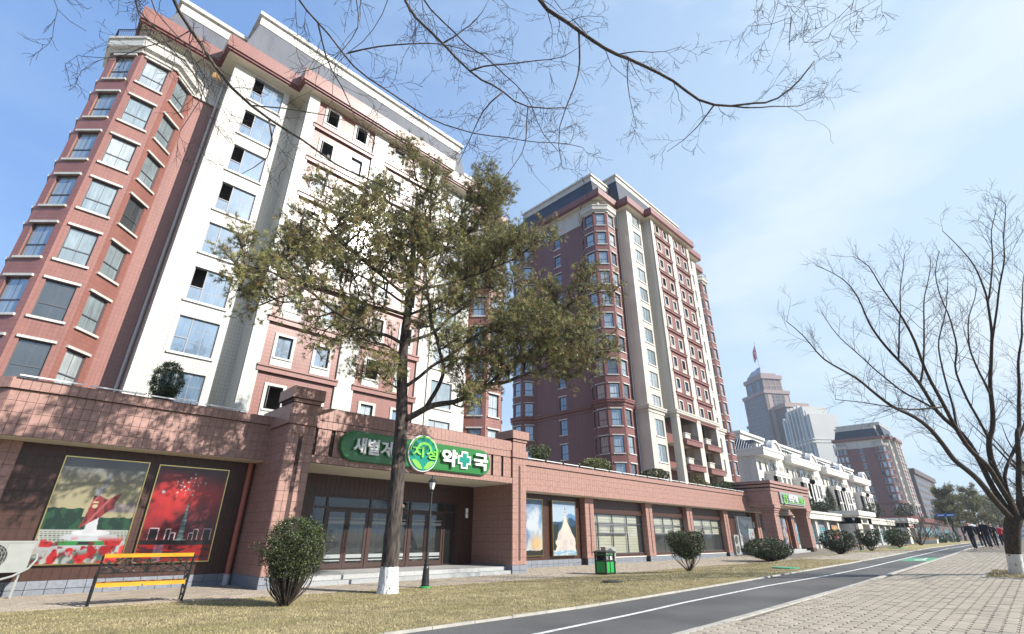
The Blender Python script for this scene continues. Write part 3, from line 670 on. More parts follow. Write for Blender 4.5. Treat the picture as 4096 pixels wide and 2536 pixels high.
T.rect((6.92, 19.41), (8.45, 19.41), .27, 3.67, .2, .31, TB); T.rect((15.48, 19.41), (16.47, 19.41), .27, 3.67, .2, .31, TB); T.rect((8.45, 19.41), (15.48, 19.41), 2.9, 3.67, .2, .31, TB)
T.finish()
b = MB(); 
n = 6
for i in range(n):
    a = 6.95 + i * (9.5 / n); c = a + 9.5 / n - .006
    mb = MB(); mb.box(a, 17.02, .132, c, 19.41, .268); P_('step', mb, m_stone); mb = MB(); mb.box(a, 16.70, -.05, c, 19.41, .130); P_('step', mb, m_stone2)
# entrance doors
f = MB(); t = .07; y = 19.46
f.box(8.45, y, 2.83, 15.48, y + .12, 2.9); f.box(8.45, y - .003, 2.44, 15.48, y + .117, 2.50)
for x in (8.45, 9.03, 10.92, 12.87, 14.78, 15.41): f.box(x, y + .003, .27, x + .07, y + .123, 2.83)
f.box(8.45, y, .27, 15.48, y + .12, .31)
ent = P_('entrance_frame', f, m_doorb)
cells = [(8.52, 9.03, 2.5, 2.83), (9.1, 10.92, 2.5, 2.83), (10.99, 12.87, 2.5, 2.83), (12.94, 14.78, 2.5, 2.83), (14.85, 15.41, 2.5, 2.83), (8.52, 9.03, .31, 2.44), (14.85, 15.41, .31, 2.44)]
g_door = glassmat('entrance_door_glass', (0.02, .022, .02), .10, transp=.6)
for a, c, r, s_ in cells:
    g = MB(); g.quad((a, y + .05, r), (c, y + .05, r), (c, y + .05, s_), (a, y + .05, s_)); go = g.build('pane', g_door); go.parent = ent
m_frost = mat('frosted_glass_stripe', (0.26, .28, .28), .5, .03)
for a, c in ((9.1, 10.92), (10.99, 12.87), (12.94, 14.78)):
    mid = (a + c) / 2
    for k, (p, q) in enumerate(((a + .01, mid - .005), (mid + .005, c - .01))):
        d = MB(); w_ = .11; z0, z1 = .32, 2.43; yy = y + .03
        d.box(p, yy, z0, q, yy + .05, z0 + .16); d.box(p, yy, z1 - .12, q, yy + .05, z1); d.box(p, yy, z0 + .16, p + w_, yy + .05, z1 - .12); d.box(q - w_, yy, z0 + .16, q, yy + .05, z1 - .12)
        do = P_('door', d, m_doorb)
        g = MB(); g.box(p + w_, yy + .02, z0 + .16, q - w_, yy + .03, z1 - .12); go = g.build('pane', g_door); go.parent = do
        g = MB()
        for za, zb in ((2.06, 2.10), (1.88, 1.99), (.66, .79), (.56, .60)): g.box(p + w_, yy + .012, za, q - w_, yy + .017, zb)
        go = g.build('frosted_stripe', m_frost); go.parent = do
        hx = q - .05 if k == 0 else p + .05
        h = MB(); h.tube([(hx, yy - .06, .85), (hx, yy - .06, 1.85)], .016, 8)
        for zz in (1.0, 1.7): h.tube([(hx, yy - .06, zz), (hx, yy + .01, zz)], .012, 6)
        ho = h.build('handle', m_black); ho.parent = do
b = MB(); b.box(7, 23, 0, 16.4, 23.1, 3.6); b.box(7, 19.7, .24, 16.4, 23, .262); b.box(7, 19.7, 3.0, 16.4, 23, 3.1); b.box(6.95, 19.62, .2, 7.05, 23, 3.0); b.box(16.35, 19.62, .2, 16.45, 23, 3.0)
P_('lobby_interior', b, mat('grey_lobby_interior', (.07, .07, .068), .8, .1))
b = MB(); b.box(9.6, 21.6, .262, 10.2, 21.7, 2.6); b.box(11.6, 21.4, .262, 11.75, 21.5, 2.7); b.box(12.3, 21.4, .262, 12.45, 21.5, 2.7); b.box(13.3, 21.0, .262, 15.3, 21.1, 2.8)
P_('lobby_partition', b, mat('pale_lobby_partition', (.30, .30, .28), .6, .05))
# wall sconces
for x, z, y in ((16.05, 2.25, 19.41), (7.55, 2.25, 19.41)):
    o = empty('wall_sconce', (x, y - .012, z)); tag(o, 'white half round wall sconce %s the glass doors of the green signed shop' % ('right of' if x > 10 else 'left of'), 'wall lamp', 'wall sconces beside the entrance')
    c = MB(); r = .075
    half = [(r * math.cos(a), -r * math.sin(a) - .02) for a in np.linspace(0, math.pi, 9)]
    c.prism([(p[0], p[1]) for p in reversed(half)], .0, .19, 0); c.prism([(p[0], p[1]) for p in reversed(half)], .24, .43, 0); c.build('shade', m_glamp, o)
    c = MB(); c.box(-.07, -.03, -.01, .07, 0, .44); c.prism([(p[0] * 1.05, p[1] * 1.05) for p in reversed(half)], .195, .21); c.prism([(p[0] * 1.05, p[1] * 1.05) for p in reversed(half)], .22, .235); c.build('bracket', m_chrome, o)
# downpipes
for x, zt, gp in ((5.86, 3.78, 0), (49.9, 3.6, 0), (59.5, 3.6, 0)):
    o = empty('downpipe', (x, YW - .12, gz(x, 19))); tag(o, 'rust red round downpipe %s' % ('in the dark corner left of the entrance pillar' if x < 10 else ('left of the second portico doors' if x < 55 else 'right of the second portico doors')), 'pipe')
    p = MB(); p.lathe([(.085, .3), (.085, 1.7), (.095, 1.7), (.095, 1.76), (.085, 1.76), (.085, zt - gz(x, 19))], 14); p.build('pipe', m_brickred, o, smooth=False)
    p = MB(); p.lathe([(.10, -.1), (.10, .3)], 14); p.build('pipe_foot', m_pvc, o)

# ------------------------------------------------------------ second portico (same shop building, kept as its own thing)
po = empty('entrance_portico', (54, 16.2, .3)); tag(po, 'brown tiled entrance portico on two square columns carrying a grey sign', 'portico')
def Q_(par, org, name, mb, mats):
    o = mb.build(name, mats); o.parent = par; o.matrix_parent_inverse = Matrix.Translation((-org[0], -org[1], -org[2])); return o
POo = (54, 16.2, .3); PT = empty('wall_tiling'); PT.parent = po; PT.matrix_parent_inverse = Matrix.Translation((-54, -16.2, -.3))
T = Tiler(PT)
b = MB()
for x0 in (48.3, 57.0):
    x1 = x0 + 1.05; b.box(x0, 16.35, -.2, x1, 17.4, 3.5, 0); T.rect((x0, 16.35), (x1, 16.35), .6, 3.5, .26, .31, TP); T.rect((x0, 17.4), (x0, 16.35), .6, 3.5, .26, .31, TP)
    for k, (e, z0, z1) in enumerate(((.06, 3.5, 3.66), (.13, 3.66, 3.85), (.22, 3.85, 4.12))):
        b.box(x0 - e, 16.35 - e, z0, x1 + e, 17.4 + e, z1, 0); T.rect((x0 - e, 16.35 - e), (x1 + e, 16.35 - e), z0, z1, .3, .2, TP)
        T.rect((x0 - e, 17.4 + e), (x0 - e, 16.35 - e), z0, z1, .3, .2, TP)
Q_(po, POo, 'column', b, m_grout)
b = MB()
for k, (e, z0, z1) in enumerate(((0, 4.13, 5.28), (.07, 5.28, 5.50), (.0, 5.50, 5.60), (.12, 5.60, 5.80), (.05, 5.8, 5.88), (.2, 5.88, 6.14))):
    b.box(48.0 - e, 16.2 - e, z0, 58.5 + e, 24, z1, 0)
    if z1 - z0 > .12:
        T.rect((48.0 - e, 16.2 - e), (58.5 + e, 16.2 - e), z0, z1, .3, .3, TP); T.rect((48.0 - e, 24), (48.0 - e, 16.2 - e), z0, z1, .3, .3, TP)
Q_(po, POo, 'entablature', b, m_grout)
b = MB(); b.box(48.02, 16.22, 4.11, 58.48, 19.2, 4.128); Q_(po, POo, 'soffit', b, m_soffit)
T.finish()
b = MB(); b.box(49.4, 16.9, .2, 57.0, 19.3, .50); Q_(po, POo, 'step', b, m_stone); b = MB(); b.box(49.4, 16.6, .1, 57.0, 19.2, .36); Q_(po, POo, 'step', b, m_stone2)
def simple_door(par, org, x0, x1, z0, z1, y, n, name='glazed_door', glass=None):
    W = (x1 - x0) / n
    for i in range(n):
        a, c = x0 + i * W + .02, x0 + (i + 1) * W - .02; d = MB()
        d.box(a, y, z0, c, y + .06, z0 + .1); d.box(a, y, z1 - .1, c, y + .06, z1); d.box(a, y, z0 + .1, a + .1, y + .06, z1 - .1); d.box(c - .1, y, z0 + .1, c, y + .06, z1 - .1)
        o = Q_(par, org, name, d, m_doorb); g = MB(); g.box(a + .1, y + .02, z0 + .1, c - .1, y + .03, z1 - .1); g.build('pane', glass or g_dark, o)
simple_door(po, POo, 51.4, 53.9, .5, 2.9, YW - .08, 2); 
b = MB(); b.box(54.2, YW - .12, .4, 55.7, YW - .02, 3.1); Q_(po, POo, 'door_jamb', b, m_doorb)
simple_door(po, POo, 44.6 + 6.9, 44.6 + 6.95, .5, 2.9, YW + .05, 1) if False else None
for x, l in ((50.3, 'left'), (54.6, 'right')):
    o = empty('wall_sconce', (x, YW - .15, 2.3)); tag(o, 'white wall sconce %s of the doors under the grey signed portico' % l, 'wall lamp', 'wall sconces under the portico')
    c = MB(); c.prism([(-.08, 0), (-.06, -.08), (0, -.11), (.06, -.08), (.08, 0)], 0, .24); c.prism([(-.08, 0), (-.06, -.08), (0, -.11), (.06, -.08), (.08, 0)], .28, .5); c.build('shade', m_glamp, o)
    c = MB(); c.box(-.09, -.03, -.02, .09, 0, .52); c.build('bracket', m_chrome, o)
for x in (48.9, 57.5):
    o = empty('security_camera', (x, 16.3, 3.3)); tag(o, 'small white camera dome on the %s portico column' % ('left' if x < 50 else 'right'), 'camera')
    c = MB(); c.box(-.04, -.12, -.03, .04, .05, .03); c.build('arm', m_white, o); c = MB(); c.lathe([(.0, -.14), (.06, -.10), (.06, -.03)], 8, 0, 0, -.1); c.build('dome', m_black, o)

# ------------------------------------------------------------ windows (shared meshes)
WC = {}
def win_mesh(w_, h_, style):
    k = (round(w_, 2), round(h_, 2), style)
    if k in WC: return WC[k]
    f = MB(); t = .055; d0, d1 = .10, .16
    f.box(0, d0, 0, w_, d1, t); f.box(0, d0, h_ - t, w_, d1, h_); f.box(0, d0, t, t, d1, h_ - t); f.box(w_ - t, d0, t, w_, d1, h_ - t)
    cells = []
    if style in ('bay', 'bayfar'):
        f.box(t, d0 - .004, h_ * .38 - t / 2, w_ - t, d1 - .004, h_ * .38 + t / 2)
        cells = [(t, w_ - t, t, h_ * .38 - t / 2), (t, w_ - t, h_ * .38 + t / 2, h_ - t)]
        f.box(w_ / 2 - .012, d0 + .025, t, w_ / 2 + .012, d1 - .01, h_ - t)
    elif style in ('wide', 'wideopen'):
        a = w_ * .34; f.box(a - t / 2, d0 - .004, t, a + t / 2, d1 - .004, h_ - t); f.box(t, d0 - .006, h_ * .40, a - t / 2, d1 - .006, h_ * .40 + t)
        cells = [(t, a - t / 2, t, h_ * .4), (a + t / 2, w_ - t, t, h_ - t)]
        if style == 'wide': cells.append((t, a - t / 2, h_ * .4 + t, h_ - t))
        f.box((a + w_) / 2 - .01, d0 + .025, t, (a + w_) / 2 + .01, d1 - .01, h_ - t)
        for q in (.33, .66): f.box(a + t / 2, d0 + .026, h_ * q - .01, w_ - t, d1 - .011, h_ * q + .01)
    elif style == 'small': cells = [(t, w_ - t, t, h_ - t)]; f.box(w_ / 2 - .01, d0 + .02, t, w_ / 2 + .01, d1 - .01, h_ - t); f.box(t, d0 + .021, h_ * .5 - .01, w_ - t, d1 - .011, h_ * .5 + .01)
    elif style == 'smallopen':
        f.box(t, d0 - .25, t, t + .03, d0 + .02, h_ - t)
    p = MB(); n = 0
    for a, c, r, s_ in cells: p.quad((a, d0 + .03, r), (c, d0 + .03, r), (c, d0 + .03, s_), (a, d0 + .03, s_))
    WC[k] = (f.mesh('window_frame', m_frame if 'wide' not in style else m_frame2), {}, p)
    return WC[k]
def pane_mesh(k, g):
    if not k[2].f: return None
    if g.name not in k[1]: k[1][g.name] = k[2].mesh('pane', g)
    return k[1][g.name]
HC = {}
def slab_mesh(key, w_, m, d=.10, h=.12, e=.12, seg=False):
    if key not in HC:
        b = MB(); b.box(-e, -d, 0, w_ + e, .02, h); HC[key] = b.mesh(key[0], m)
    return HC[key]
def add_window(par, x, y, z, ang, w_, h_, style, glass, hood=None, sill=None):
    k = win_mesh(w_, h_, style)
    o = link('window', k[0], par, (x, y, z), ang)
    pm = pane_mesh(k, glass)
    if pm: link('pane', pm, o)
    if hood: link('hood', slab_mesh(('hood', round(w_, 2)), w_, hood), o, (0, 0, h_ + .02))
    if sill: link('sill', slab_mesh(('sill', round(w_, 2)), w_, sill), o, (0, 0, -.14))
    return o
def wall(mb, p0, p1, z0, z1, holes=(), m=0, depth=.16):
    """vertical wall p0->p1, outward to the right of the direction; holes (s0,s1,z0,z1) with reveals"""
    p0 = Vector(p0); p1 = Vector(p1); L = (p1 - p0).length; d = (p1 - p0) / L; nn = Vector((d.y, -d.x))
    S_ = sorted(set([0, L] + [h[0] for h in holes] + [h[1] for h in holes])); Z_ = sorted(set([z0, z1] + [h[2] for h in holes] + [h[3] for h in holes]))
    pt = lambda s, z, q=0: (p0.x + d.x * s - nn.x * q, p0.y + d.y * s - nn.y * q, z)
    for i in range(len(S_) - 1):
        # merge vertical runs
        run = None
        for j in range(len(Z_) - 1):
            cs, cz = (S_[i] + S_[i + 1]) / 2, (Z_[j] + Z_[j + 1]) / 2
            inh = any(h[0] < cs < h[1] and h[2] < cz < h[3] for h in holes)
            if not inh: run = (run[0], Z_[j + 1]) if run else (Z_[j], Z_[j + 1])
            if (inh or j == len(Z_) - 2) and run:
                mb.quad(pt(S_[i], run[0]), pt(S_[i + 1], run[0]), pt(S_[i + 1], run[1]), pt(S_[i], run[1]), m); run = None
    for a, c, r, s_ in holes:
        mb.quad(pt(a, r), pt(c, r), pt(c, r, depth), pt(a, r, depth), m); mb.quad(pt(a, s_, depth), pt(c, s_, depth), pt(c, s_), pt(a, s_), m)
        mb.quad(pt(a, r), pt(a, r, depth), pt(a, s_, depth), pt(a, s_), m); mb.quad(pt(c, r, depth), pt(c, r), pt(c, s_), pt(c, s_, depth), m)
    return pt, math.atan2(d.y, d.x)
def off_poly(P, e):
    out = []; n = len(P)
    for i in range(n):
        a, b_, c = Vector(P[i - 1]), Vector(P[i]), Vector(P[(i + 1) % n])
        d1 = (b_ - a).normalized(); d2 = (c - b_).normalized(); n1 = Vector((d1.y, -d1.x)); n2 = Vector((d2.y, -d2.x))
        k = (n1 + n2); k = k / max(.2, (1 + n1.dot(n2))); out.append((b_.x + k.x * e, b_.y + k.y * e))
    return out
def railing(par, P, z, h=.95, step=.14, closed=False, m=None, name='railing'):
    r = MB(); n = len(P)
    for i in range(n if closed else n - 1):
        a, c = Vector(P[i]), Vector(P[(i + 1) % n]); L = (c - a).length; d = (c - a) / L; k = max(1, int(L / step))
        for zz, t in ((z + h, .03), (z + h - .13, .018), (z + .08, .02)): r.tube([(a.x, a.y, zz), (c.x, c.y, zz)], t, 4)
        for j in range(k + 1):
            p = a + d * (L * j / k); t = .022 if j in (0, k) else .010; r.tube([(p.x, p.y, z), (p.x, p.y, z + h)], t, 4)
    return r.build(name, m or m_black, par)
def tower(name, label, ox, oy, zs, zbase, belt=None, detail=2, mats=None, floors_open=(), seed=1, ground_z=0):
    rnd = random.Random(seed)
    pk, pk2, wh, cr = mats or (t_pink, t_pink, t_white, t_white)
    root = empty(name, (ox, oy, ground_z)); tag(root, label, 'building', 'pink and white apartment towers')
    def bld(n, mb, ms, smooth=False):
        o = mb.build(n, ms, root, (0, 0, -ground_z)); return o
    RT = root
    F = 2.97; nfl = int((zs - zbase) / F) + 1
    bayg = lambda: rnd.choice([g_bay] * 6 + [g_pale, g_dark])
    def tops(base): return [base - F * k for k in range(nfl) if base - F * k - 1.9 > zbase - .5]
    bay_t = tops(zs - 2.98); wid_t = tops(zs - .25)
    def addw(x, y, z, ang, w_, h_, st, g, **k):
        add_window(RT, x, y, z - ground_z, ang, w_, h_, st, g, **k)
    def bay(edges, zt):
        mb = MB(); win = []
        for (p0, p1, hasw) in edges:
            L = (Vector(p1) - Vector(p0)).length; ww = min(1.12, L - .5); s0 = (L - ww) / 2
            hs = [(s0, s0 + ww, t - 1.85, t) for t in bay_t] if hasw else []
            pt, ang = wall(mb, p0, p1, zbase, zt, hs)
            for h in hs:
                q = pt(h[0], h[2]); win.append((q, ang, ww))
        bld('bay_wall', mb, [pk2 if False else pk])
        for q, ang, ww in win: addw(q[0], q[1], q[2], ang, ww, 1.85, 'bay', bayg(), hood=t_white if detail > 1 else m_white, sill=t_white if detail > 1 else m_white)
    o1 = [(0, 4.3), (-1.3, 3.0), (-1.3, 1.3), (0, 0), (1.7, 0), (3.0, 1.3)]
    zt = zs - 2.75
    def ed(P): return [(P[i], P[i + 1], True) for i in range(len(P) - 1)]
    mir = lambda P: [(29.6 - x, y) for x, y in reversed(P)]
    bay(ed(o1), zt); o2 = mir(o1); bay(ed(o2), zt)
    D = 17.8
    o3 = [(x, D - .0 - y) for x, y in reversed([(0, 4.3), (-1.3, 3.0), (-1.3, 1.3), (0, 0)])]
    o3 = [(0, D), (-1.3, D - 1.3), (-1.3, D - 3.0), (0, D - 4.3)]; bay(ed(o3), zt)
    # parapet rings on the bays
    for P in (o1, o2, o3):
        mb = MB(); ring = [tuple(p) for p in P]; base = off_poly(ring + [(14.8, 8.9)], .12)[:len(P)]; outr = off_poly(ring + [(14.8, 8.9)], .32)[:len(P)]; inn = off_poly(ring + [(14.8, 8.9)], .05)[:len(P)]
        A_ = lambda pp, z: [(x, y, z) for x, y in pp]
        mb.loft([A_(inn, zt - .02), A_(base, zt), A_(base, zt + .15), A_(outr, zt + .3), A_(outr, zt + .85), A_(off_poly(ring + [(14.8, 8.9)], .40)[:len(P)], zt + .86), A_(off_poly(ring + [(14.8, 8.9)], .40)[:len(P)], zt + 1.02), A_(inn, zt + 1.02), A_(inn, zt + .1)], 0, False, False)
        mb.poly([(x, y, zt + .12) for x, y in inn]); bld('bay_parapet', mb, [wh])
        r = railing(RT, [tuple(v) for v in off_poly(ring + [(14.8, 8.9)], .2)[:len(P)]], zt + 1.02 - ground_z, .85, .13 if detail > 1 else .3)
    # recess walls
    zc = zs - 2.85
    mb = MB(); mc = MB()
    for a, c in (((3.0, 1.3), (4.4, 1.3)), ((25.2, 1.3), (26.6, 1.3))):
        m9 = MB(); wall(m9, a, c, zbase, zc); bld('recess_wall', m9, [pk])
    for a, c in (((0, 1.3), (4.4, 1.3)), ((25.2, 1.3), (29.6, 1.3)), ((0, D - .5), (0, 1.3)), ((29.6, 1.3), (29.6, D - .5)), ((29.6, D - .5), (0, D - .5))): wall(mc, a, c, zc, zs)
    for a, c in (((0, 1.3), (4.4, 1.3)), ((25.2, 1.3), (29.6, 1.3))): mc.box(min(a[0], c[0]) - .1 if a[0] < 5 else a[0], 1.16, zc, (max(a[0], c[0])) + (.1 if a[0] > 5 else 0), 1.32, zc + .22)
    mc.box(-.14, 1.2, zc, .02, D, zc + .22)
    sh = [(4.3 + .35, 5.35 + .35, t - 1.75, t) for t in bay_t]
    sh = [(D - 4.3 - 9.4, D - 4.3 - 8.3, t - 1.75, t) for t in bay_t]
    ml = MB(); pt, ang = wall(ml, (0, D - 4.3), (0, 4.3), zbase, zc, sh)
    for h in sh:
        q = pt(h[0], h[2]); addw(q[0], q[1], q[2], ang, 1.1, 1.75, 'bay', g_dark, hood=m_white, sill=m_white)
    wall(mb, (29.6, 4.3), (29.6, D - .5), zbase, zc); wall(mb, (29.6, D - .5), (0, D - .5), zbase, zc)
    bld('rear_wall', mb, [pk]); bld('side_wall', ml, [pk]); bld('cornice_frieze', mc, [wh])
    # white window strips
    for x0, flip in ((4.4, False), (21.6, True)):
        mb = MB(); W = 3.6
        ws = [(1.28, 3.22)] if not flip else [(.38, 2.32)]
        hs = [(ws[0][0], ws[0][1], t - 2.0, t) for t in wid_t]
        wall(mb, (x0, 1.3), (x0, -.5), zbase, zs); pt, ang = wall(mb, (x0, -.5), (x0 + W, -.5), zbase, zs, hs); wall(mb, (x0 + W, -.5), (x0 + W, .5), zbase, zs)
        if x0 < 10: wall(mb, (8.0, .3), (9.05, .3), zbase, zs)
        else: wall(mb, (20.6, -.42), (21.6, -.42), zbase, zs); wall(mb, (x0 + W, -.5), (x0 + W, 1.3), zbase, zs); wall(mb, (x0, .4), (x0, -.5), zbase, zs)
        # slim raised jambs beside the window strip and sills
        for (a, c) in ((ws[0][0] - .22, ws[0][0] - .17),): mb.box(x0 + a, -.52, zbase, x0 + c, -.49, zs)
        bld('white_window_strip', mb, [wh])
        for i, h in enumerate(hs):
            q = pt(h[0], h[2]); op = (i in floors_open) and x0 < 10
            o = add_window(RT, q[0], q[1], q[2] - ground_z, ang, 1.94, 2.0, 'wideopen' if op else 'wide', g_blue if detail > 1 and x0 < 10 else rnd.choice([g_pale, g_bay]), sill=m_white)
    # central bay
    X0, X1 = 9.0, 20.6; yb = -1.5
    mb = MB(); wall(mb, (X0, .4), (X0, yb), zbase if not belt else belt, zs); wall(mb, (X1, yb), (X1, .4), zbase, zs)
    zb = zbase if not belt else belt
    bld('central_return', mb, [wh])
    for a, c in ((9.0, 9.75), (14.2, 15.4), (19.85, 20.6)):
        mb = MB(); mb.box(a, yb - .14, zb, c, yb + .05, zs - .0); bld('central_pilaster', mb, [wh])
    mp_ = MB(); fr = MB(); bl = MB(); wins = []
    for a, c in ((9.75, 14.2), (15.4, 19.85)):
        hs = []
        for t in wid_t:
            if t - 1.9 < zb: continue
            for s0 in (.52, 2.80):
                hs.append((s0 + .17, s0 + 1.03, t - 1.40, t - .12))
            bk_ = 'band' + pk.name
            if bk_ not in HC:
                q_ = MB(); q_.loft([[(-.12, -.27 if k in (3, 4) else -.20, z_), (4.57, -.27 if k in (3, 4) else -.20, z_), (4.57, .02, z_), (-.12, .02, z_)] for k, z_ in ((0, -2.38), (1, -2.11), (3, -2.105), (4, -2.0))]); HC[bk_] = q_.mesh('floor_band', [pk])
            link('floor_band', HC[bk_], root, (a, yb, t - ground_z))
        pt, ang = wall(mp_, (a, yb), (c, yb), zb, zs, hs, 0, .22)
        for h in hs:
            q = pt(h[0], h[2]); wins.append((q, ang))
    bld('central_panel', mp_, [pk]); 
    for q, ang in wins:
        op = rnd.random() < (.24 if detail > 1 and name and seed == 1 else .12)
        wo_ = add_window(RT, q[0], q[1], q[2] - ground_z, ang, .86, 1.28, 'smallopen' if op else 'small', rnd.choice([g_blue, g_pale, g_blue]))
        sk_ = 'surround' + wh.name
        if sk_ not in HC:
            f_ = MB(); X_ = lambda e, z0, z1, y: [(-e, y, z0), (.86 + e, y, z0), (.86 + e, y, z1), (-e, y, z1)]
            f_.loft([X_(.17, -.52, 1.43, .02), X_(.17, -.52, 1.43, -.06), X_(.0, .0, 1.28, -.06), X_(.0, .0, 1.28, .02)], cap=False); f_.box(-.10, -.11, -.12, .96, -.05, -.01); HC[sk_] = f_.mesh('surround', [wh])
        link('surround', HC[sk_], wo_)
    # loggias under the belt
    if belt:
        lo = MB(); wall(lo, (9.0, .5), (20.6, .5), zbase, belt); bld('loggia_back_wall', lo, [pk])
        co = MB(); zz = belt
        for a, c in ((9.0, 9.75), (14.2, 15.4), (19.85, 20.6)): co.box(a, yb - .14, zbase, c, yb + .75, belt); 
        for a, c in ((14.5, 15.1),): co.box(a, yb + .5, zbase, c, .5, belt)
        bld('loggia_column', co, [wh])
        fr = MB(); k = 0; z = belt - F
        while z > zbase + 1:
            s_ = MB(); s_.box(9.1, yb + .3, z - .15, 20.5, .5, z + .0); bld('loggia_slab', s_, m_soffit)
            for a, c in ((9.95, 14.1), (15.6, 19.75)):
                p = MB(); p.box(a, yb - .55, z - .35, c, yb + .25, z + .30); p.box(a - .05, yb - .62, z + .22, c + .05, yb - .5, z + .36); bld('balcony_parapet', p, [pk])
                railing(RT, [(a + 1.3, yb - .1), (c - .1, yb - .1)], z + .3 - ground_z, .75, .14)
                q = MB(); q.box(a, yb - .45, z + .36, a + 1.25, yb - .1, z + .95); q.box(a - .06, yb - .52, z + .95, a + 1.32, yb - .04, z + 1.06); bld('balcony_pier', q, [wh])
            add_window(RT, 11.6, .5, z + .15 - ground_z, 0, 1.5, 2.1, 'wide', g_dark); add_window(RT, 17.2, .5, z + .15 - ground_z, 0, 1.5, 2.1, 'wide', g_dark)
            z -= F
        # belt course
        P = [(0, 4.3), (-1.3, 3.0), (-1.3, 1.3), (0, 0), (1.7, 0), (3.0, 1.3), (4.4, 1.3)]
        for n_, P, m in (('belt_course', [(0, D - 4.3)] + P, pk), ('belt_course', [(4.4, 1.3), (4.4, -.5), (8.0, -.5), (8.0, .3), (9.0, .3), (9.0, -1.6), (20.6, -1.6), (20.6, .3), (21.6, .3), (21.6, -.5), (25.2, -.5), (25.2, 1.3)], wh),
                         ('belt_course', [(25.2, 1.3), (26.6, 1.3), (27.9, 0), (29.6, 0), (30.9, 1.3), (30.9, 3.0), (29.6, 4.3)], pk), ('belt_course', o3, pk)):
            mb = MB(); closed = P + [(14.8, 8.9)]
            g = lambda e, z: [(x, y, z) for x, y in off_poly(closed, e)[:len(P)]]
            mb.loft([g(-.02, belt), g(.08, belt), g(.10, belt + .25), g(.28, belt + .38), g(.30, belt + .60), g(.36, belt + .62), g(.36, belt + .8), g(-.02, belt + .82)], 0, False, False); bld(n_, mb, [m])
    # cornice
    FP = [(0, 1.3), (4.4, 1.3), (4.4, -.5), (9.0, -.5), (9.0, -1.5), (20.6, -1.5), (20.6, -.5), (25.2, -.5), (25.2, 1.3), (29.6, 1.3), (29.6, D - .5), (0, D - .5)]
    mb = MB(); ro = lambda e, z: [(x, y, z) for x, y in off_poly(FP, e)]
    mb.loft([ro(.0, zs - .02), ro(.62, zs)], 0, False); bld('soffit', mb, [m_soffit])
    for a_, c_ in ((7.95, 9.1), (20.55, 21.65)): mb = MB(); mb.box(a_, -.49, zs - .06, c_, .4, zs - .03); bld('soffit', mb, [m_soffit])
    mb = MB(); mb.loft([ro(.62, zs), ro(.62, zs + .10), ro(.74, zs + .12), ro(.74, zs + .24), ro(.84, zs + .26), ro(.84, zs + .30)], 0, False); bld('cornice_moulding', mb, [m_maroon])
    mb = MB(); mb.loft([ro(.84, zs + .3), ro(.86, zs + 1.25), ro(.0, zs + 1.25)], 0, False)
    mb.poly([(x, y, zs + 1.24) for x, y in off_poly(FP, .2)]); bld('cornice_band', mb, [pk])
    # mansard storeys
    def mans(x0, x1, y0, y1, zt_, nm):
        mb = MB(); A_ = lambda e, z: [(x0 - e, y0 - e, z), (x1 + e, y0 - e, z), (x1 + e, y1 + e, z), (x0 - e, y1 + e, z)]
        mb.loft([A_(.9, zs + 1.1), A_(.05, zt_ - 1.15)], 0, False); bld('mansard_roof', mb, [t_grey if detail > 1 else t_navy])
        mb = MB(); mb.loft([A_(.05, zt_ - 1.15), A_(.1, zt_ - 1.13), A_(.1, zt_ - .35), A_(.28, zt_ - .32), A_(.28, zt_)], 0, True); bld('mansard_parapet', mb, [wh])
    mans(5.2, 24.4, 1.2, 16.5, zs + 7.5, 'a'); mans(.7, 28.9, 2.6, 16.2, zs + 5.7, 'b')
    for x in (10.6, 16.8):
        mb = MB(); mb.box(x, -.35, zs + 1.2, x + 2.4, 1.2, zs + 2.9); mb.box(x - .15, -.5, zs + 2.9, x + 2.55, 1.2, zs + 3.15); d = bld('dormer', mb, [wh])
        mb = MB(); mb.box(x + .3, -.37, zs + 1.5, x + 2.1, -.34, zs + 2.7); mb.build('pane', g_dark, d)
    # rain pipe in the corner
    mb = MB(); mb.tube([(4.25, 1.12, zbase), (4.25, 1.12, zs - 3.4), (4.25, 1.0, zs - 3.0), (4.25, 1.0, zs - .5)], .075, 8); bld('rain_pipe', mb, [m_pvc])
    # inner dark core so that open windows show a dark room
    mb = MB(); mb.box(.6, 2.2, zbase, 29.0, D - 1, zs - .1); mb.box(5.0, .9, zbase, 24.6, 2.2, zs - .1); bld('room_wall', mb, m_room)
    return root
tower('apartment_tower', 'nearest pink and white apartment tower, seen steeply from below behind the pine', -1.9, 29.5, 30.15, 4.5, None, 2, None, (0, 1, 2, 3, 5), 1)
t_mats2 = (t_pink2, t_pink2, t_cream, t_cream)
tower('apartment_tower', 'second pink and cream apartment tower with dark side wall and belt course', 46.75, 29.5, 44.3, 4.0, 15.0, 1, t_mats2, (), 2)
tower('apartment_tower', 'distant brown and cream apartment tower behind the white terrace houses', 240, 34.5, 37.3, 4.0, 13.0, 1, t_mats2, (), 3)

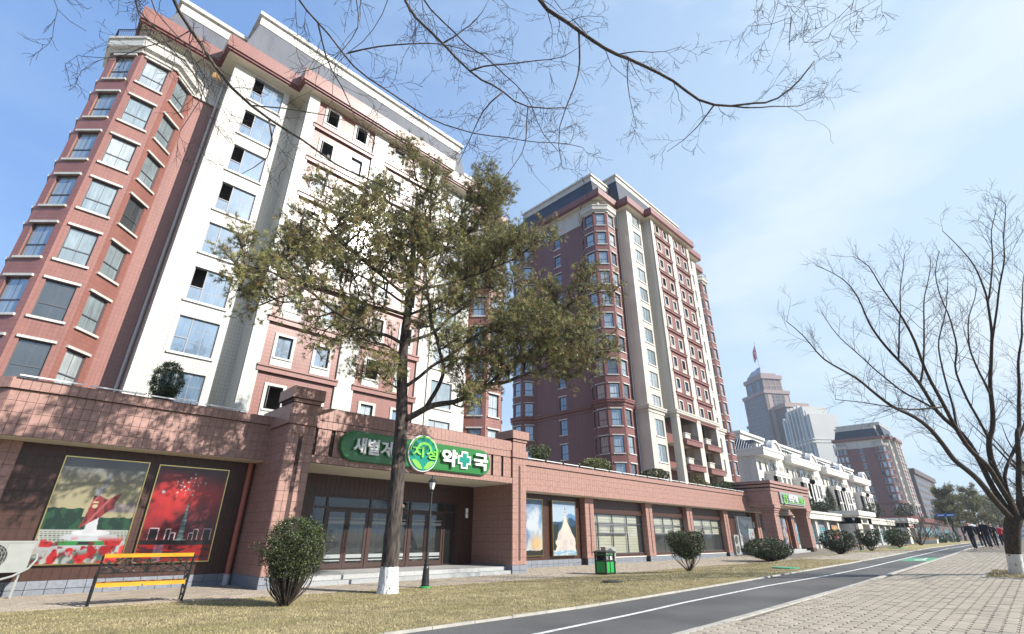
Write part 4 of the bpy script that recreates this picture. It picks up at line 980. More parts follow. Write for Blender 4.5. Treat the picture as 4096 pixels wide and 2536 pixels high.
# ------------------------------------------------------------ white shop row beyond the portico
ws = empty('white_shop_row', (61, 19.5, .3)); tag(ws, 'cream single storey shop row with teal curtained windows beyond the brown portico', 'building')
W0 = (61, 19.5, .3)
b = MB(); b.box(61.5, 20.3, -.3, 260, 30, 3.58); Q_(ws, W0, 'wall', b, m_plinth)
b = MB(); b.box(61.1, 19.5, 3.58, 135, 30, 4.2); b.box(61.05, 19.38, 4.2, 135, 30, 4.48); Q_(ws, W0, 'fascia', b, [t_cream_stone])
b = MB(); x = 62.6; 
while x < 133:
    if not (83 < x < 93 or 119 < x < 131): b.box(x, 19.9, -.2, x + .45, 20.35, 3.58); b.box(x + .62, 19.9, -.2, x + .85, 20.35, 3.58)
    x += 4.9
Q_(ws, W0, 'pilaster', b, [t_cream_stone])
x = 63.6
while x < 128:
    if not (80 < x < 93.5 or 117 < x < 131):
        f = MB(); a, c = x + .1, x + 3.85
        z0, z1, t = .9, 2.8, .07
        f.box(a, 20.2, z0, c, 20.28, z0 + t); f.box(a, 20.2, z1 - t, c, 20.28, z1)
        for q in (0, .25, .5, .75, 1): xx = a + (c - a - t) * q; f.box(xx, 20.195, z0 + t, xx + t, 20.275, z1 - t)
        f.box(a, 20.19, 2.25, c, 20.27, 2.25 + t)
        o = Q_(ws, W0, 'window', f, m_frame2); g = MB(); g.quad((a, 20.24, z0), (c, 20.24, z0), (c, 20.24, z1), (a, 20.24, z1)); g.build('pane', g_teal, o)
    x += 4.9
b = MB(); b.box(61.6, 20.1, -.2, 134, 20.3, .75); Q_(ws, W0, 'plinth', b, m_stone)
for k, (x0, x1, lab) in enumerate(((84.5, 93, 'cream gateway block with black plaque between the teal windows'), (120, 129.5, 'far cream gateway block with red and blue lettering'))):
    o = empty('entrance_block', (x0, 18, .4)); tag(o, lab, 'portico'); oo = (x0, 18, .4)
    b = MB(); b.box(x0, 18, -.2, x0 + 2.3, 21, 4.1); b.box(x1 - 2.0, 18, -.2, x1, 21, 4.1); b.box(x0, 18, 3.3, x1, 21, 4.1); b.box(x0 + 2.3, 19.9, -.2, x1 - 2, 21, 3.3); Q_(o, oo, 'wall', b, [t_cream_stone])
    b = MB(); b.box(x0 - .5, 17.6, 4.1, x1 + .5, 22, 4.35); b.box(x0 - .7, 17.4, 4.35, x1 + .7, 22, 4.95); Q_(o, oo, 'cornice', b, m_white)
    if k == 0:
        b = MB(); b.box(x0 + 3.1, 17.93, 3.5, x1 - 3.1, 18, 3.9); Q_(o, oo, 'plaque', b, m_black)
    else:
        b = MB(); b.box(x0 + 2.4, 17.93, 3.35, x1 - 2.2, 18, 4.0); Q_(o, oo, 'sign_board', b, m_white)
        b = MB()
        for i in range(6): b.box(x0 + 2.7 + i * .75, 17.9, 3.45, x0 + 3.25 + i * .75, 17.93, 3.68)
        Q_(o, oo, 'lettering', b, m_red)
t_dkb = tilemat('dark_brown_stone_tile', (.085, .05, .045), (.075, .044, .04), (.04, .03, .03), .6, .4, .01, .5)
dk = empty('brown_shop_row', (136, 20, .5)); tag(dk, 'low dark brown shop row with pale blue windows at the far end of the street', 'building'); D0 = (136, 20, .5)
b = MB(); b.box(135.2, 19.5, -.3, 300, 32, 4.9); Q_(dk, D0, 'wall', b, [t_dkb]); b = MB(); b.box(135, 19.0, 4.9, 300, 32, 5.8); Q_(dk, D0, 'fascia', b, m_maroon)
for x in (140, 152, 166, 182, 200): 
    f = MB(); f.box(x, 19.4, .9, x + 9, 19.46, 1.1); f.box(x, 19.4, 3.6, x + 9, 19.46, 3.8)
    for q in range(5): f.box(x + q * 2.2, 19.38, 1.1, x + q * 2.2 + .15, 19.46, 3.6)
    o = Q_(dk, D0, 'window', f, m_frame); g = MB(); g.quad((x, 19.44, 1), (x + 9, 19.44, 1), (x + 9, 19.44, 3.7), (x, 19.44, 3.7)); g.build('pane', g_teal, o)

# ------------------------------------------------------------ white terrace houses
def terrace(x0, x1, gx_, lab, first=False):
    Y = 34.5; root = empty('terrace_house', (x0, Y, 0)); tag(root, lab, 'building', 'white terrace houses with arched gables'); O = (x0, Y, 0)
    F = 3.0; mb = MB(); wins = []
    hs = []
    L = x1 - x0
    for k in range(4):
        zt = 14.0 - F * k + .6
        for s in ([1.0, L - 9.6, L - 7.9, L - 4.6, L - 1.8] if L > 20 else [1.0, 6.2, 8.9, 11.6]):
            if 0 < s < L - 1.4: hs.append((s, s + 1.25, zt - 1.6, zt))
    pt, ang = wall(mb, (x0, Y), (x1, Y), 0, 16.4, hs, 0, .18)
    wall(mb, (x0, Y + 13), (x0, Y), 0, 16.4); wall(mb, (x1, Y), (x1, Y + 13), 0, 16.4)
    o = Q_(root, O, 'wall', mb, [t_cream_stone])
    for h in hs:
        q = pt(h[0], h[2]); add_window(root, q[0] - x0, q[1] - Y, q[2], ang, 1.25, 1.6, 'bayfar', g_dark)
    mb = MB(); mb.box(x0 - .1, Y - .1, 9.9, x1, Y, 10.1); mb.box(x0 - .1, Y - .1, 10.9, x1, Y, 11.1); mb.box(x0 - .1, Y, 9.9, x0 + .0, Y + 13, 10.1); mb.box(x0 - .1, Y, 10.9, x0 + .0, Y + 13, 11.1); Q_(root, O, 'string_course', mb, m_white)
    # cantilevered roof terrace
    xe = gx_ - 1.0
    mb = MB(); mb.box(x0 - .25, Y - 1.7, 15.5, xe, Y + 13, 15.75); mb.box(x0 - .35, Y - 1.8, 15.75, xe, Y + 13, 16.55); mb.box(x0 - .5, Y - 1.95, 16.55, xe, Y + 13, 16.95); Q_(root, O, 'roof_terrace', mb, m_white)
    # balcony stacks
    for i, bx in enumerate([3.4, L - 16.6] if L > 20 else [3.4]):
        bw = 8.2 if L > 20 or i == 0 else 6; a = x0 + bx; c = a + bw; zt = 12.9
        mb = MB(); mb.box(a, Y - 1.9, zt - .9, c, Y, zt - .5); mb.box(a - .15, Y - 2.05, zt - .5, c + .15, Y, zt); Q_(root, O, 'balcony_slab', mb, m_white)
        mb = MB()
        n = 3
        for q in range(n + 1):
            xx = a + (bw - .55) * q / n; mb.box(xx, Y - 1.9, 0, xx + .55, Y - 1.4, zt - .9)
        mb.box(a, Y - 1.9, 0, a + .5, Y, zt - .9)
        Q_(root, O, 'balcony_column', mb, m_white)
        mb = MB()
        for z in (zt - 3.6, zt - 6.6, zt - 9.6): mb.box(a + .5, Y - 1.75, z - .35, c, Y, z)
        Q_(root, O, 'balcony_floor', mb, m_white)
        r = MB()
        for z in (zt, zt - 3.6, zt - 6.6):
            for q in range(n):
                x_ = a + (bw - .55) * q / n + .55; xz = a + (bw - .55) * (q + 1) / n
                r.box(x_, Y - 1.7, z + .85, xz, Y - 1.66, z + .9)
                xx = x_
                while xx < xz: r.box(xx, Y - 1.7, z, xx + .025, Y - 1.67, z + .85); xx += .28
        Q_(root, O, 'railing', r, m_black)
        mb = MB(); mb.box(a + .5, Y - .02, 0, c, Y - .01, zt - .9); Q_(root, O, 'balcony_recess', mb, [t_cream_stone])
        for q in range(2):
            mb = MB(); mb.box(a + 1.0 + q * 3.4, Y - .5, zt, a + 2.0 + q * 3.4, Y - .45, zt + 1.9); Q_(root, O, 'balcony_window', mb, g_dark)
    # arched gable
    mb = MB(); g0, g1 = gx_ - 3.4, gx_ + 3.4; arc = [(gx_ + 2.6 * math.cos(t), 16.6 + 2.7 * math.sin(t)) for t in np.linspace(0, math.pi, 15)]
    prof = [(g1, 10), (g1 + 0, 16.6)] + arc + [(g0, 16.6), (g0, 10)]
    for yy, e in ((Y - .25, 0),):
        mb.loft([[(x, yy, z) for x, z in prof], [(x, Y + .5, z) for x, z in prof]]);
    Q_(root, O, 'gable_wall', mb, [t_cream_stone])
    mb = MB(); outer = [(gx_ + 3.0 * math.cos(t), 16.6 + 3.1 * math.sin(t)) for t in np.linspace(0, math.pi, 15)]; inner = [(gx_ + 2.5 * math.cos(t), 16.6 + 2.6 * math.sin(t)) for t in np.linspace(0, math.pi, 15)]
    for i in range(14):
        mb.loft([[(outer[i][0], yy, outer[i][1]), (outer[i + 1][0], yy, outer[i + 1][1]), (inner[i + 1][0], yy, inner[i + 1][1]), (inner[i][0], yy, inner[i][1])] for yy in (Y - .55, Y + .6)])
    mb.box(g0 - .3, Y - .55, 16.3, gx_ - 2.9, Y + .5, 16.75); mb.box(gx_ + 2.9, Y - .55, 16.3, g1 + .3, Y + .5, 16.75); Q_(root, O, 'gable_moulding', mb, m_white)
    mb = MB(); mb.loft([[(gx_ + .55 * math.cos(t), yy, 16.2 + .75 * math.sin(t)) for t in np.linspace(0, 2 * math.pi, 13)[:-1]] for yy in (Y - .30, Y - .22)]); o = Q_(root, O, 'round_window', mb, m_frame)
    # barrel roof behind the arch with standing seams
    mb = MB(); mb.loft([[(gx_ + 2.4 * math.cos(t), yy, 16.6 + 2.5 * math.sin(t)) for t in np.linspace(0, math.pi, 11)] for yy in (Y + .6, Y + 5)], close=False); 
    for q in range(11):
        yy = Y + .8 + q * .4; pts = [(gx_ + 2.45 * math.cos(t), yy, 16.6 + 2.55 * math.sin(t)) for t in np.linspace(0, math.pi, 9)]; mb.tube(pts, .05, 4, 1)
    Q_(root, O, 'barrel_roof', mb, [t_navy, m_chrome])
    # hipped roof with seams + dormers
    mb = MB(); A_ = lambda e, ez, z: [(x0 + e, Y + ez, z), (x1 - e * .2, Y + ez, z), (x1 - e * .2, Y + 12.8 - ez, z), (x0 + e, Y + 12.8 - ez, z)]
    mb.loft([A_(.2, .3, 16.9), A_(2.4, 2.8, 19.2)], 0, True)
    n = int(12 / .5)
    for q in range(n):
        y0 = Y + .5 + q * .5; k = min(1, min(y0 - Y, Y + 12.8 - y0) / 2.8); mb.tube([(x0 + .15, y0, 16.95), (x0 + .15 + 2.2 * k, y0, 16.95 + 2.3 * k)], .045, 4, 1)
    Q_(root, O, 'roof', mb, [t_navy, m_chrome])
    mb = MB(); mb.box(x0 + 2.6, Y + 3, 19.2, x1, Y + 10, 20.4); mb.box(x0 + 2.2, Y + 2.6, 20.4, x1, Y + 10.4, 20.9); Q_(root, O, 'roof_box', mb, m_white)
    for dx in ((2.2, 5.2) if L > 20 else (2.2,)):
        a = x0 + dx; mb = MB(); mb.box(a, Y + .1, 16.9, a + 1.9, Y + 2.8, 18.2); mb.loft([[(a - .3, Y - .2, 18.2), (a + 2.2, Y - .2, 18.2), (a + 2.2, Y + 4, 18.2), (a - .3, Y + 4, 18.2)], [(a + .6, Y + .9, 18.95), (a + 1.3, Y + .9, 18.95), (a + 1.3, Y + 4, 18.95), (a + .6, Y + 4, 18.95)]], 1)
        o = Q_(root, O, 'dormer', mb, [m_white, t_navy]); mb = MB(); mb.box(a + .6, Y + .07, 17.1, a + 1.3, Y + .09, 18.0); Q_(o, (0, 0, 0), 'pane', mb, g_dark)
terrace(98, 113, 109.2, 'nearest white terrace house with arched gable, left end of the row', True)
terrace(113.1, 137.6, 133.4, 'second white terrace house from the left with arched gable')
terrace(137.7, 162.2, 158, 'third white terrace house from the left with arched gable')
terrace(162.3, 186.8, 182.6, 'farthest white terrace house with arched gable, beside the brown tower')

# ------------------------------------------------------------ far high rises
def rot_frame(cx, cy, e_az, tilt):
    e = Vector((math.cos(e_az), math.sin(e_az))); t = Vector((-e.y, e.x)); a = tilt
    left = e * math.cos(a) + t * math.sin(a); right = e * math.sin(a) - t * math.cos(a)
    return Vector((cx, cy)), left, right
br = empty('brown_high_rise', (437, 136, 0)); tag(br, 'hazy brown stepped skyscraper with a flag mast on its crown', 'building')
C0, Lf, Rt = rot_frame(437, 136, R(17.3), R(37))
def blk(mb, l0, l1, r0, r1, z0, z1, m=0, e=0):
    P = [C0 + Lf * (l0 - e) + Rt * (r0 - e), C0 + Lf * (l0 - e) + Rt * (r1 + e), C0 + Lf * (l1 + e) + Rt * (r1 + e), C0 + Lf * (l1 + e) + Rt * (r0 - e)]
    mb.prism([(p.x - 437, p.y - 136) for p in P], z0, z1, m)
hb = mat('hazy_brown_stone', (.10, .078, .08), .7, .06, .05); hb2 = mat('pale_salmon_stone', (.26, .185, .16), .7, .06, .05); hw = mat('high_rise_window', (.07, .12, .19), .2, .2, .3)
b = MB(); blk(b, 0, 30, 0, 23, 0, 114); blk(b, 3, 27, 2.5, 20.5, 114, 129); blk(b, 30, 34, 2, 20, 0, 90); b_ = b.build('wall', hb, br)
b = MB(); blk(b, -.8, 30.8, -.8, 23.8, 114, 117); blk(b, 2, 28, 1.5, 21.5, 128, 131.5); blk(b, 5, 25, 4, 18.5, 131.5, 134, 0); blk(b, 29.5, 34.8, 1, 21, 90, 92.5); b.build('cornice', m_maroon if False else mat('hazy_cornice', (.22, .16, .16), .7, .05), br)
b = MB(); P = lambda l0, l1, r0, r1, z: [tuple((C0 + Lf * l + Rt * r - Vector((437, 136)))) + (z,) for l, r in ((l0, r0), (l0, r1), (l1, r1), (l1, r0))]
b.loft([P(5, 25, 4, 18, 134), P(8, 21, 7, 15, 139.5)]); blk(b, 11, 17, 9, 13, 139.5, 141.5); b.build('lantern_roof', mat('blue_grey_metal_roof', (.22, .26, .31), .4, .1), br)
b = MB()
for f, n, z0 in (('R', 2, 0),):
    for r in (2.5, 18): blk(b, -.15, .3, r, r + 3.6, 60, 113)
b.build('pale_pier', hb2, br)
b = MB()
for k in range(35):
    z = 8 + k * 3.1
    if z > 111: break
    for l in (1.2, 5, 8.2, 12.0, 15.2, 19, 22.2, 27.6): blk(b, l, l + (1.9 if 4 < l < 25 else 1.2), -.06, .4, z, z + 1.9)
    for r in (6.8, 10.6, 13, 16): blk(b, -.22, .4, r, r + (1.8 if r in (6.8, 16) else .8), z, z + 1.9)
tag(b.build('window', hw, br), kind='stuff')
b = MB()
for k in range(34):
    z = 6.6 + k * 3.1
    for l in (5, 8.2, 12.0, 15.2, 19, 22.2): blk(b, l, l + 1.9, -.05, .4, z, z + .8)
tag(b.build('pale_spandrel', hb2, br), kind='stuff')
b = MB(); blk(b, 7, 12, 2.2, 3, 116, 127); blk(b, 18, 23, 2.2, 3, 116, 127); b.build('glass_strip', hw, br)
b = MB()
for r in (3.2, 8.4, 14, 19): blk(b, 2.8, 3.2, r, r + .7, 117, 128)
blk(b, 2.8, 3.2, 2.5, 20, 121.5, 122.3); b.build('crown_frame', mat('hazy_crown_rib', (.24, .17, .165), .7, .05), br)
b = MB(); blk(b, -14, 0, 6, 26, 0, 99); b.build('side_wing', hb, br); b = MB(); blk(b, -14.8, .0, 5.2, 26.8, 99, 102.5); b.build('side_wing_cornice', hb2, br)
pc = C0 + Lf * 14 + Rt * 11
fp = empty('flag_mast', (pc.x, pc.y, 141.5)); tag(fp, 'tall pale flag mast on the summit of the brown skyscraper', 'flagpole')
b = MB(); b.tube([(0, 0, 0), (0, 0, 24)], [.35, .2], 6); b.build('pole', m_acw, fp)
b = MB(); b.lathe([(0, 24), (.5, 24.3), (.5, 24.8), (0, 25.1)], 8); b.build('finial', m_gold, fp)
fl = empty('flag', (pc.x, pc.y, 141.5)); tag(fl, 'limp red, white and blue striped flag with a red star hanging on the rooftop mast', 'flag')
b = MB(); cols = [0, 1, 2, 1, 0]; ws_ = [.9, .25, 3.2, .25, .9]
tdir = Vector((-math.sin(R(17.3)), math.cos(R(17.3)), 0)); ed_ = Vector((math.cos(R(17.3)), math.sin(R(17.3)), 0))
def fpnt(u, v): # u 0..1 away from the mast, v 0 top..1 bottom
    x = u * (2.6 + .8 * math.sin(v * 3)); dz = 22.5 - v * 12 - u * 5.5; return tuple(tdir * (x + .2) + ed_ * (.6 * math.sin(u * 9 + v * 4)) + Vector((0, 0, dz)))
vv = [0]; 
for q in ws_: vv.append(vv[-1] + q / sum(ws_))
for i in range(5):
    for j in range(6): b.quad(fpnt(j / 6, vv[i]), fpnt(j / 6, vv[i + 1]), fpnt((j + 1) / 6, vv[i + 1]), fpnt((j + 1) / 6, vv[i]), cols[i])
b.build('cloth', [mat('flag_blue', (.02, .09, .33), .7, .05), m_white, mat('flag_red', (.5, .02, .03), .7, .05)], fl)
b = MB(); ctr = Vector(fpnt(.4, .5)) - ed_ * .7
def star(c, r, ax, az, n=5):
    return [tuple(c + ax * (math.sin(math.pi * i / n) * (r if i % 2 == 0 else r * .42)) + az * (math.cos(math.pi * i / n) * (r if i % 2 == 0 else r * .42))) for i in range(2 * n)]
dsk = [tuple(ctr + tdir * 1.2 * math.cos(t) + Vector((0, 0, 1.2 * math.sin(t)))) for t in np.linspace(0, 2 * math.pi, 17)[:-1]]; b.poly(dsk); 
s2 = star(ctr - ed_ * .06, 1.15, tdir, Vector((0, 0, 1))); 
for i in range(10): b.poly([tuple(ctr - ed_ * .06), s2[i], s2[(i + 1) % 10]], 1)
b.build('star_disc', [m_white, m_red], fl)

wt = empty('white_high_rise', (369, 90, 0)); tag(wt, 'hazy white stepped high rise with grey glazed side and blank end wall', 'building')
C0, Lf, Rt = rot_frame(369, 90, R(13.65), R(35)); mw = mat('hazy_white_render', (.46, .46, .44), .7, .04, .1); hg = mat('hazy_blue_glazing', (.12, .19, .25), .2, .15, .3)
def blk(mb, l0, l1, r0, r1, z0, z1, m=0, e=0):
    P = [C0 + Lf * (l0 - e) + Rt * (r0 - e), C0 + Lf * (l0 - e) + Rt * (r1 + e), C0 + Lf * (l1 + e) + Rt * (r1 + e), C0 + Lf * (l1 + e) + Rt * (r0 - e)]
    mb.prism([(p.x - 369, p.y - 90) for p in P], z0, z1, m)
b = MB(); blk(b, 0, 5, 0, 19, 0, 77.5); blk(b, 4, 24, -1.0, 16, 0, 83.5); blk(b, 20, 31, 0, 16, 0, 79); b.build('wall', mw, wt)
b = MB()
for l in (1.0, 7.5, 11.5, 15.5, 19, 23, 27): blk(b, l, l + 1.0, -2.2 if 6 < l < 20 else -1.4, 0, 0 if 20 > l > 6 else 0, 85 if 6 < l < 20 else 80)
blk(b, -.3, 31.3, -1.8, 19.2, 58.5, 59.5); blk(b, -.3, 31.3, -1.6, 19.2, 60.5, 61.3); b.build('fin', mw, wt)
b = MB()
for l in (2.5, 8.7, 12.7, 16.7, 20.3, 24.3): blk(b, l, l + 2.2, -1.25, 0, 63, 81 if 6 < l < 20 else 76)
for k in range(19):
    z = 2 + k * 3
    for l in (2.5, 8.7, 12.7, 16.7, 20.3, 24.3, 28.3): blk(b, l, l + 2.2, -1.15, 0, z, z + 2.1)
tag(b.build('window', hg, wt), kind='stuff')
b = MB()
for r in (11, 14):
    for k in range(5): blk(b, -.12, .3, r, r + .7, 10 + k * 10, 17 + k * 10)
b.build('slit_window', hg, wt)
# brown flats with antennas, low far blocks
fb = empty('brown_flats', (330, 40, 1)); tag(fb, 'distant brown block of flats with rooftop antennas behind the pines', 'building')
b = MB(); b.box(0, 0, 0, 70, 20, 31); b.box(-1, -1, 31, 71, 21, 33.5); b.box(4, 3, 33.5, 12, 10, 39); b.build('wall', [t_dkb], fb)
b = MB(); 
for i in range(14):
    for k in range(8): b.box(3 + i * 4.8, -.1, 3 + k * 3.4, 5.4 + i * 4.8, .05, 5 + k * 3.4)
tag(b.build('window', g_dark, fb), kind='stuff')
b = MB()
for i in range(15): b.box(1 + i * 4.8, -.12, 0, 1.5 + i * 4.8, 0, 29)
b.build('pier', t_taupe, fb)
for i, (x, y) in enumerate(((5, 4), (9, 7), (20, 5), (24, 8))):
    b = MB(); b.tube([(0, 0, 0), (0, 0, 6)], .2, 5); b.box(-.5, -.3, 2.5, .5, .3, 5.5); tag(b.build('rooftop_antenna', m_acw, None, (330 + x, 40 + y, 34.5 if i > 1 else 40)), ('left', 'right')[i % 2] + ' pale antenna of the ' + ('pair on the raised roof box' if i < 2 else 'lower pair') + ' of the distant brown flats', 'antenna', 'rooftop antennas on the brown flats')
for i, (x, y, w_, h_, l) in enumerate(((520, 42, 60, 22, 'farthest left pale block beyond the pines'), (600, 20, 50, 26, 'pale blue block at the end of the street behind the walkers'), (560, 2, 30, 16, 'low pale block behind the right hand tree'))):
    o = empty('distant_block', (x, y, 1)); tag(o, l, 'building'); b = MB(); b.box(0, 0, 0, w_, 18, h_); b.build('wall', mw, o); b = MB()
    for k in range(int(h_ / 3.4)):
        b.box(-.1, 1, 2 + k * 3.4, .05, 17, 3.6 + k * 3.4)
        for q in range(int(w_ / 5)): b.box(1.5 + q * 5, -.1, 2 + k * 3.4, 4.5 + q * 5, .05, 3.6 + k * 3.4)
    tag(b.build('window', hg, o), kind='stuff')

# ------------------------------------------------------------ lettering
def letter(par, ch, x, y, z, w_, h_, m, depth=.05, bold=.012, name='letter', rz=0, squeeze=True, orient=None):
    cu = bpy.data.curves.new('letter', 'FONT'); cu.body = ch; cu.size = 1.0; cu.extrude = .02; cu.offset = bold; cu.resolution_u = 3
    to = bpy.data.objects.new('letter_tmp', cu); COL.objects.link(to)
    dg = bpy.context.evaluated_depsgraph_get(); me = bpy.data.meshes.new_from_object(to.evaluated_get(dg)); bpy.data.objects.remove(to); bpy.data.curves.remove(cu)
    co = np.array([v.co for v in me.vertices]) if len(me.vertices) else np.zeros((1, 3))
    if len(me.vertices) == 0: return None
    mn, mxx = co.min(0), co.max(0); sx = w_ / max(1e-4, mxx[0] - mn[0]); sy = h_ / max(1e-4, mxx[1] - mn[1]); sz = depth / .04
    for v in me.vertices:
        px = (v.co.x - mn[0]) * sx; pz = (v.co.y - mn[1]) * sy; v.co = (px, -(v.co.z + .02) * sz, pz)
    me.materials.clear(); me.materials.append(m); me.update()
    o = link(name, me, par, (x, y, z)); return o
def stadium(x0, x1, z0, z1, y0, y1, n=12):
    r = (z1 - z0) / 2; zc = (z0 + z1) / 2
    P = [(x1 - r + r * math.cos(t), zc + r * math.sin(t)) for t in np.linspace(-math.pi / 2, math.pi / 2, n)] + [(x0 + r + r * math.cos(t), zc + r * math.sin(t)) for t in np.linspace(math.pi / 2, 1.5 * math.pi, n)]
    b = MB(); b.loft([[(x, y1, z) for x, z in P], [(x, y0, z) for x, z in P]]); return b
sg = empty('pharmacy_sign', (11.4, 16.65, 4.4)); tag(sg, 'long green rounded shop sign with white Korean letters and a round green emblem', 'sign')
stadium(-3.53, 3.54, -.50, .50, -.09, .05).build('panel', m_gr, sg)
stadium(-3.56, 3.57, -.53, .53, -.06, .03).build('panel_rim', mat('dark_green_rim', (.02, .12, .03), .4, .05), sg)
for ch, a, c in (('새', -3.10, -2.62), ('별', -2.56, -2.08), ('거', -2.02, -1.56), ('리', -1.46, -1.06)): letter(sg, ch, a, -.17, -.27, c - a, .56, m_let, .07, .03)
letter(sg, '약', .78, -.17, -.34, .78, .68, m_let, .07, .035); letter(sg, '국', 2.50, -.17, -.34, .78, .68, m_let, .07, .035)
def disc(r, y0, y1, cx=0, cz=0, n=36, m=0, fn=None):
    b = MB(); P = [(cx + r * (fn(t) if fn else 1) * math.cos(t), cz + r * (fn(t) if fn else 1) * math.sin(t)) for t in np.linspace(0, 2 * math.pi, n + 1)[:-1]]
    b.loft([[(x, y1, z) for x, z in P], [(x, y0, z) for x, z in P]]); return b
lf = lambda t: 1 - .05 * max(0, math.cos((t + math.pi / 2) * 1)) ** 24
disc(.70, -.17, -.02, -.10, .05, 40).build('emblem_rim', m_let, sg); disc(.665, -.19, -.16, -.10, .05, 40).build('emblem_disc', m_teal, sg)
def ring(r0, r1, a0, a1, y0, y1, cx, cz, n=20):
    b = MB(); T_ = np.linspace(a0, a1, n)
    b.loft([[(cx + r * math.cos(t), yy, cz + r * math.sin(t)) for t in T_] for r, yy in ((r0, y1), (r0, y0), (r1, y0), (r1, y1))], close=False); return b
m_lime2 = mat('bright_lime_print', (.16, .46, .06), .3, .03)
ring(.60, .655, .1, math.pi - .1, -.205, -.18, -.10, .05).build('emblem_arc', m_lime2, sg); ring(.30, .40, .35, math.pi - .35, -.20, -.18, -.08, .08).build('emblem_arc', m_lime2, sg)
letter(sg, '지', -.68, -.21, -.13, .56, .40, m_lime2, .04, .03); letter(sg, '성', .0, -.21, -.17, .56, .42, m_lime2, .04, .03)
for s_ in (-1, 1):
    b = MB(); up_ = [(-.10 + s_ * (.02 + .52 * t), .05 - .60 + .30 * t ** .8 + .12 * math.sin(math.pi * t)) for t in np.linspace(0, 1, 9)]; lo_ = [(-.10 + s_ * (.02 + .52 * t), .05 - .60 + .30 * t ** 1.1 - .10 * math.sin(math.pi * t)) for t in np.linspace(0, 1, 9)]
    P = up_ + lo_[::-1][1:-1]; b.loft([[(x, -.17, z) for x, z in P], [(x, -.21, z) for x, z in P]]); b.build('emblem_leaf', m_lime2, sg)
def plus(c, s_, w_, y0, y1):
    a, h = s_, w_; P = [(-h, -a), (h, -a), (h, -h), (a, -h), (a, h), (h, h), (h, a), (-h, a), (-h, h), (-a, h), (-a, -h), (-h, -h)]
    b = MB(); b.loft([[(c[0] + x, y1, c[1] + z) for x, z in P], [(c[0] + x, y0, c[1] + z) for x, z in P]]); return b
plus((2.02, .0), .35, .175, -.16, -.08).build('plus_mark', m_let, sg); plus((2.02, .0), .28, .11, -.175, -.155).build('plus_fill', m_teal, sg)
s2 = empty('portico_sign', (49.9, 16.18, 4.3)); tag(s2, 'grey sign board with white and lime Korean letters on the second portico', 'sign')
b = MB(); b.prism([(0, -.12), (6.6, -.12), (6.6, -.02), (0, -.02)], 0, .98); b.build('panel', m_signgrey, s2)
for i, ch in enumerate('선진기술'): letter(s2, ch, 1.75 + i * .68, -.2, .28, .60, .60, m_let, .06, .03)
for i, ch in enumerate('개발소'): letter(s2, ch, 4.55 + i * .60, -.2, .26, .50, .48, m_lime, .06, .02)
letter(s2, '련', .45, -.2, .34, .45, .5, m_lime, .05, .02); letter(s2, '성', .98, -.2, .34, .45, .5, m_lime, .05, .02)
ring(.38, .46, math.pi, 2 * math.pi, -.2, -.14, .92, .42).build('emblem_arc', m_lime, s2)
b = MB(); b.box(1.7, -.18, .14, 6.3, -.12, .19); b.build('underline', m_lime, s2)

# ------------------------------------------------------------ posters (flat print as vertex colours on a fine grid)
def smooth(x, a, b): t = np.clip((x - a) / (b - a), 0, 1); return t * t * (3 - 2 * t)
def vnoise(u, v, f, seed=0):
    r = np.random.default_rng(seed); g = r.random((64, 64)); x = u * f; y = v * f; xi = np.floor(x).astype(int); yi = np.floor(y).astype(int); fx = x - xi; fy = y - yi
    fx = fx * fx * (3 - 2 * fx); fy = fy * fy * (3 - 2 * fy); G = lambda a, b: g[a % 64, b % 64]
    return (G(xi, yi) * (1 - fx) + G(xi + 1, yi) * fx) * (1 - fy) + (G(xi, yi + 1) * (1 - fx) + G(xi + 1, yi + 1) * fx) * fy
def fbm(u, v, f, seed=0): return sum(vnoise(u, v, f * 2 ** k, seed + k) / 2 ** k for k in range(4)) / 1.875
def mixc(C_, col, a): a = np.clip(a, 0, 1)[..., None]; return C_ * (1 - a) + np.array(col) * a
def poster(name, label, x, y, z, w_, h_, nx, ny, paint, frame=m_gold, fw=.03, depth=.06, group=None):
    o = empty(name, (x, y, z)); tag(o, label, 'poster', group)
    U, V = np.meshgrid(np.linspace(0, 1, nx + 1), np.linspace(0, 1, ny + 1)); C_ = paint(U, V)
    vs = np.stack([U * w_, np.full_like(U, -depth - .002), V * h_], -1).reshape(-1, 3); idx = np.arange((nx + 1) * (ny + 1)).reshape(ny + 1, nx + 1)
    F = np.stack([idx[:-1, :-1], idx[:-1, 1:], idx[1:, 1:], idx[1:, :-1]], -1).reshape(-1, 4)
    p = np_mesh('print', vs, F, [m_print], None, o, 4); ca = p.data.color_attributes.new('print', 'FLOAT_COLOR', 'POINT')
    a = np.ones((vs.shape[0], 4), np.float32); a[:, :3] = np.clip(C_.reshape(-1, 3), 0, 1) ** 1.2 * .50; ca.data.foreach_set('color', a.ravel())
    b = MB(); b.box(0, -depth, 0, w_, .0, h_); b.build('panel_back', m_black, o)
    b = MB(); d = depth + .025
    b.box(-fw, -d, -fw, w_ + fw, -.005, 0); b.box(-fw, -d, h_, w_ + fw, -.005, h_ + fw); b.box(-fw, -d, 0, 0, -.005, h_); b.box(w_, -d, 0, w_ + fw, -.005, h_)
    b.build('frame', frame, o); return o
def vin(u, v, P):
    c = np.zeros(u.shape, bool)
    for i in range(len(P)):
        (x0, y0), (x1, y1) = P[i - 1], P[i]; c ^= ((y0 > v) != (y1 > v)) & (u < (x1 - x0) * (v - y0) / ((y1 - y0) or 1e-9) + x0)
    return c
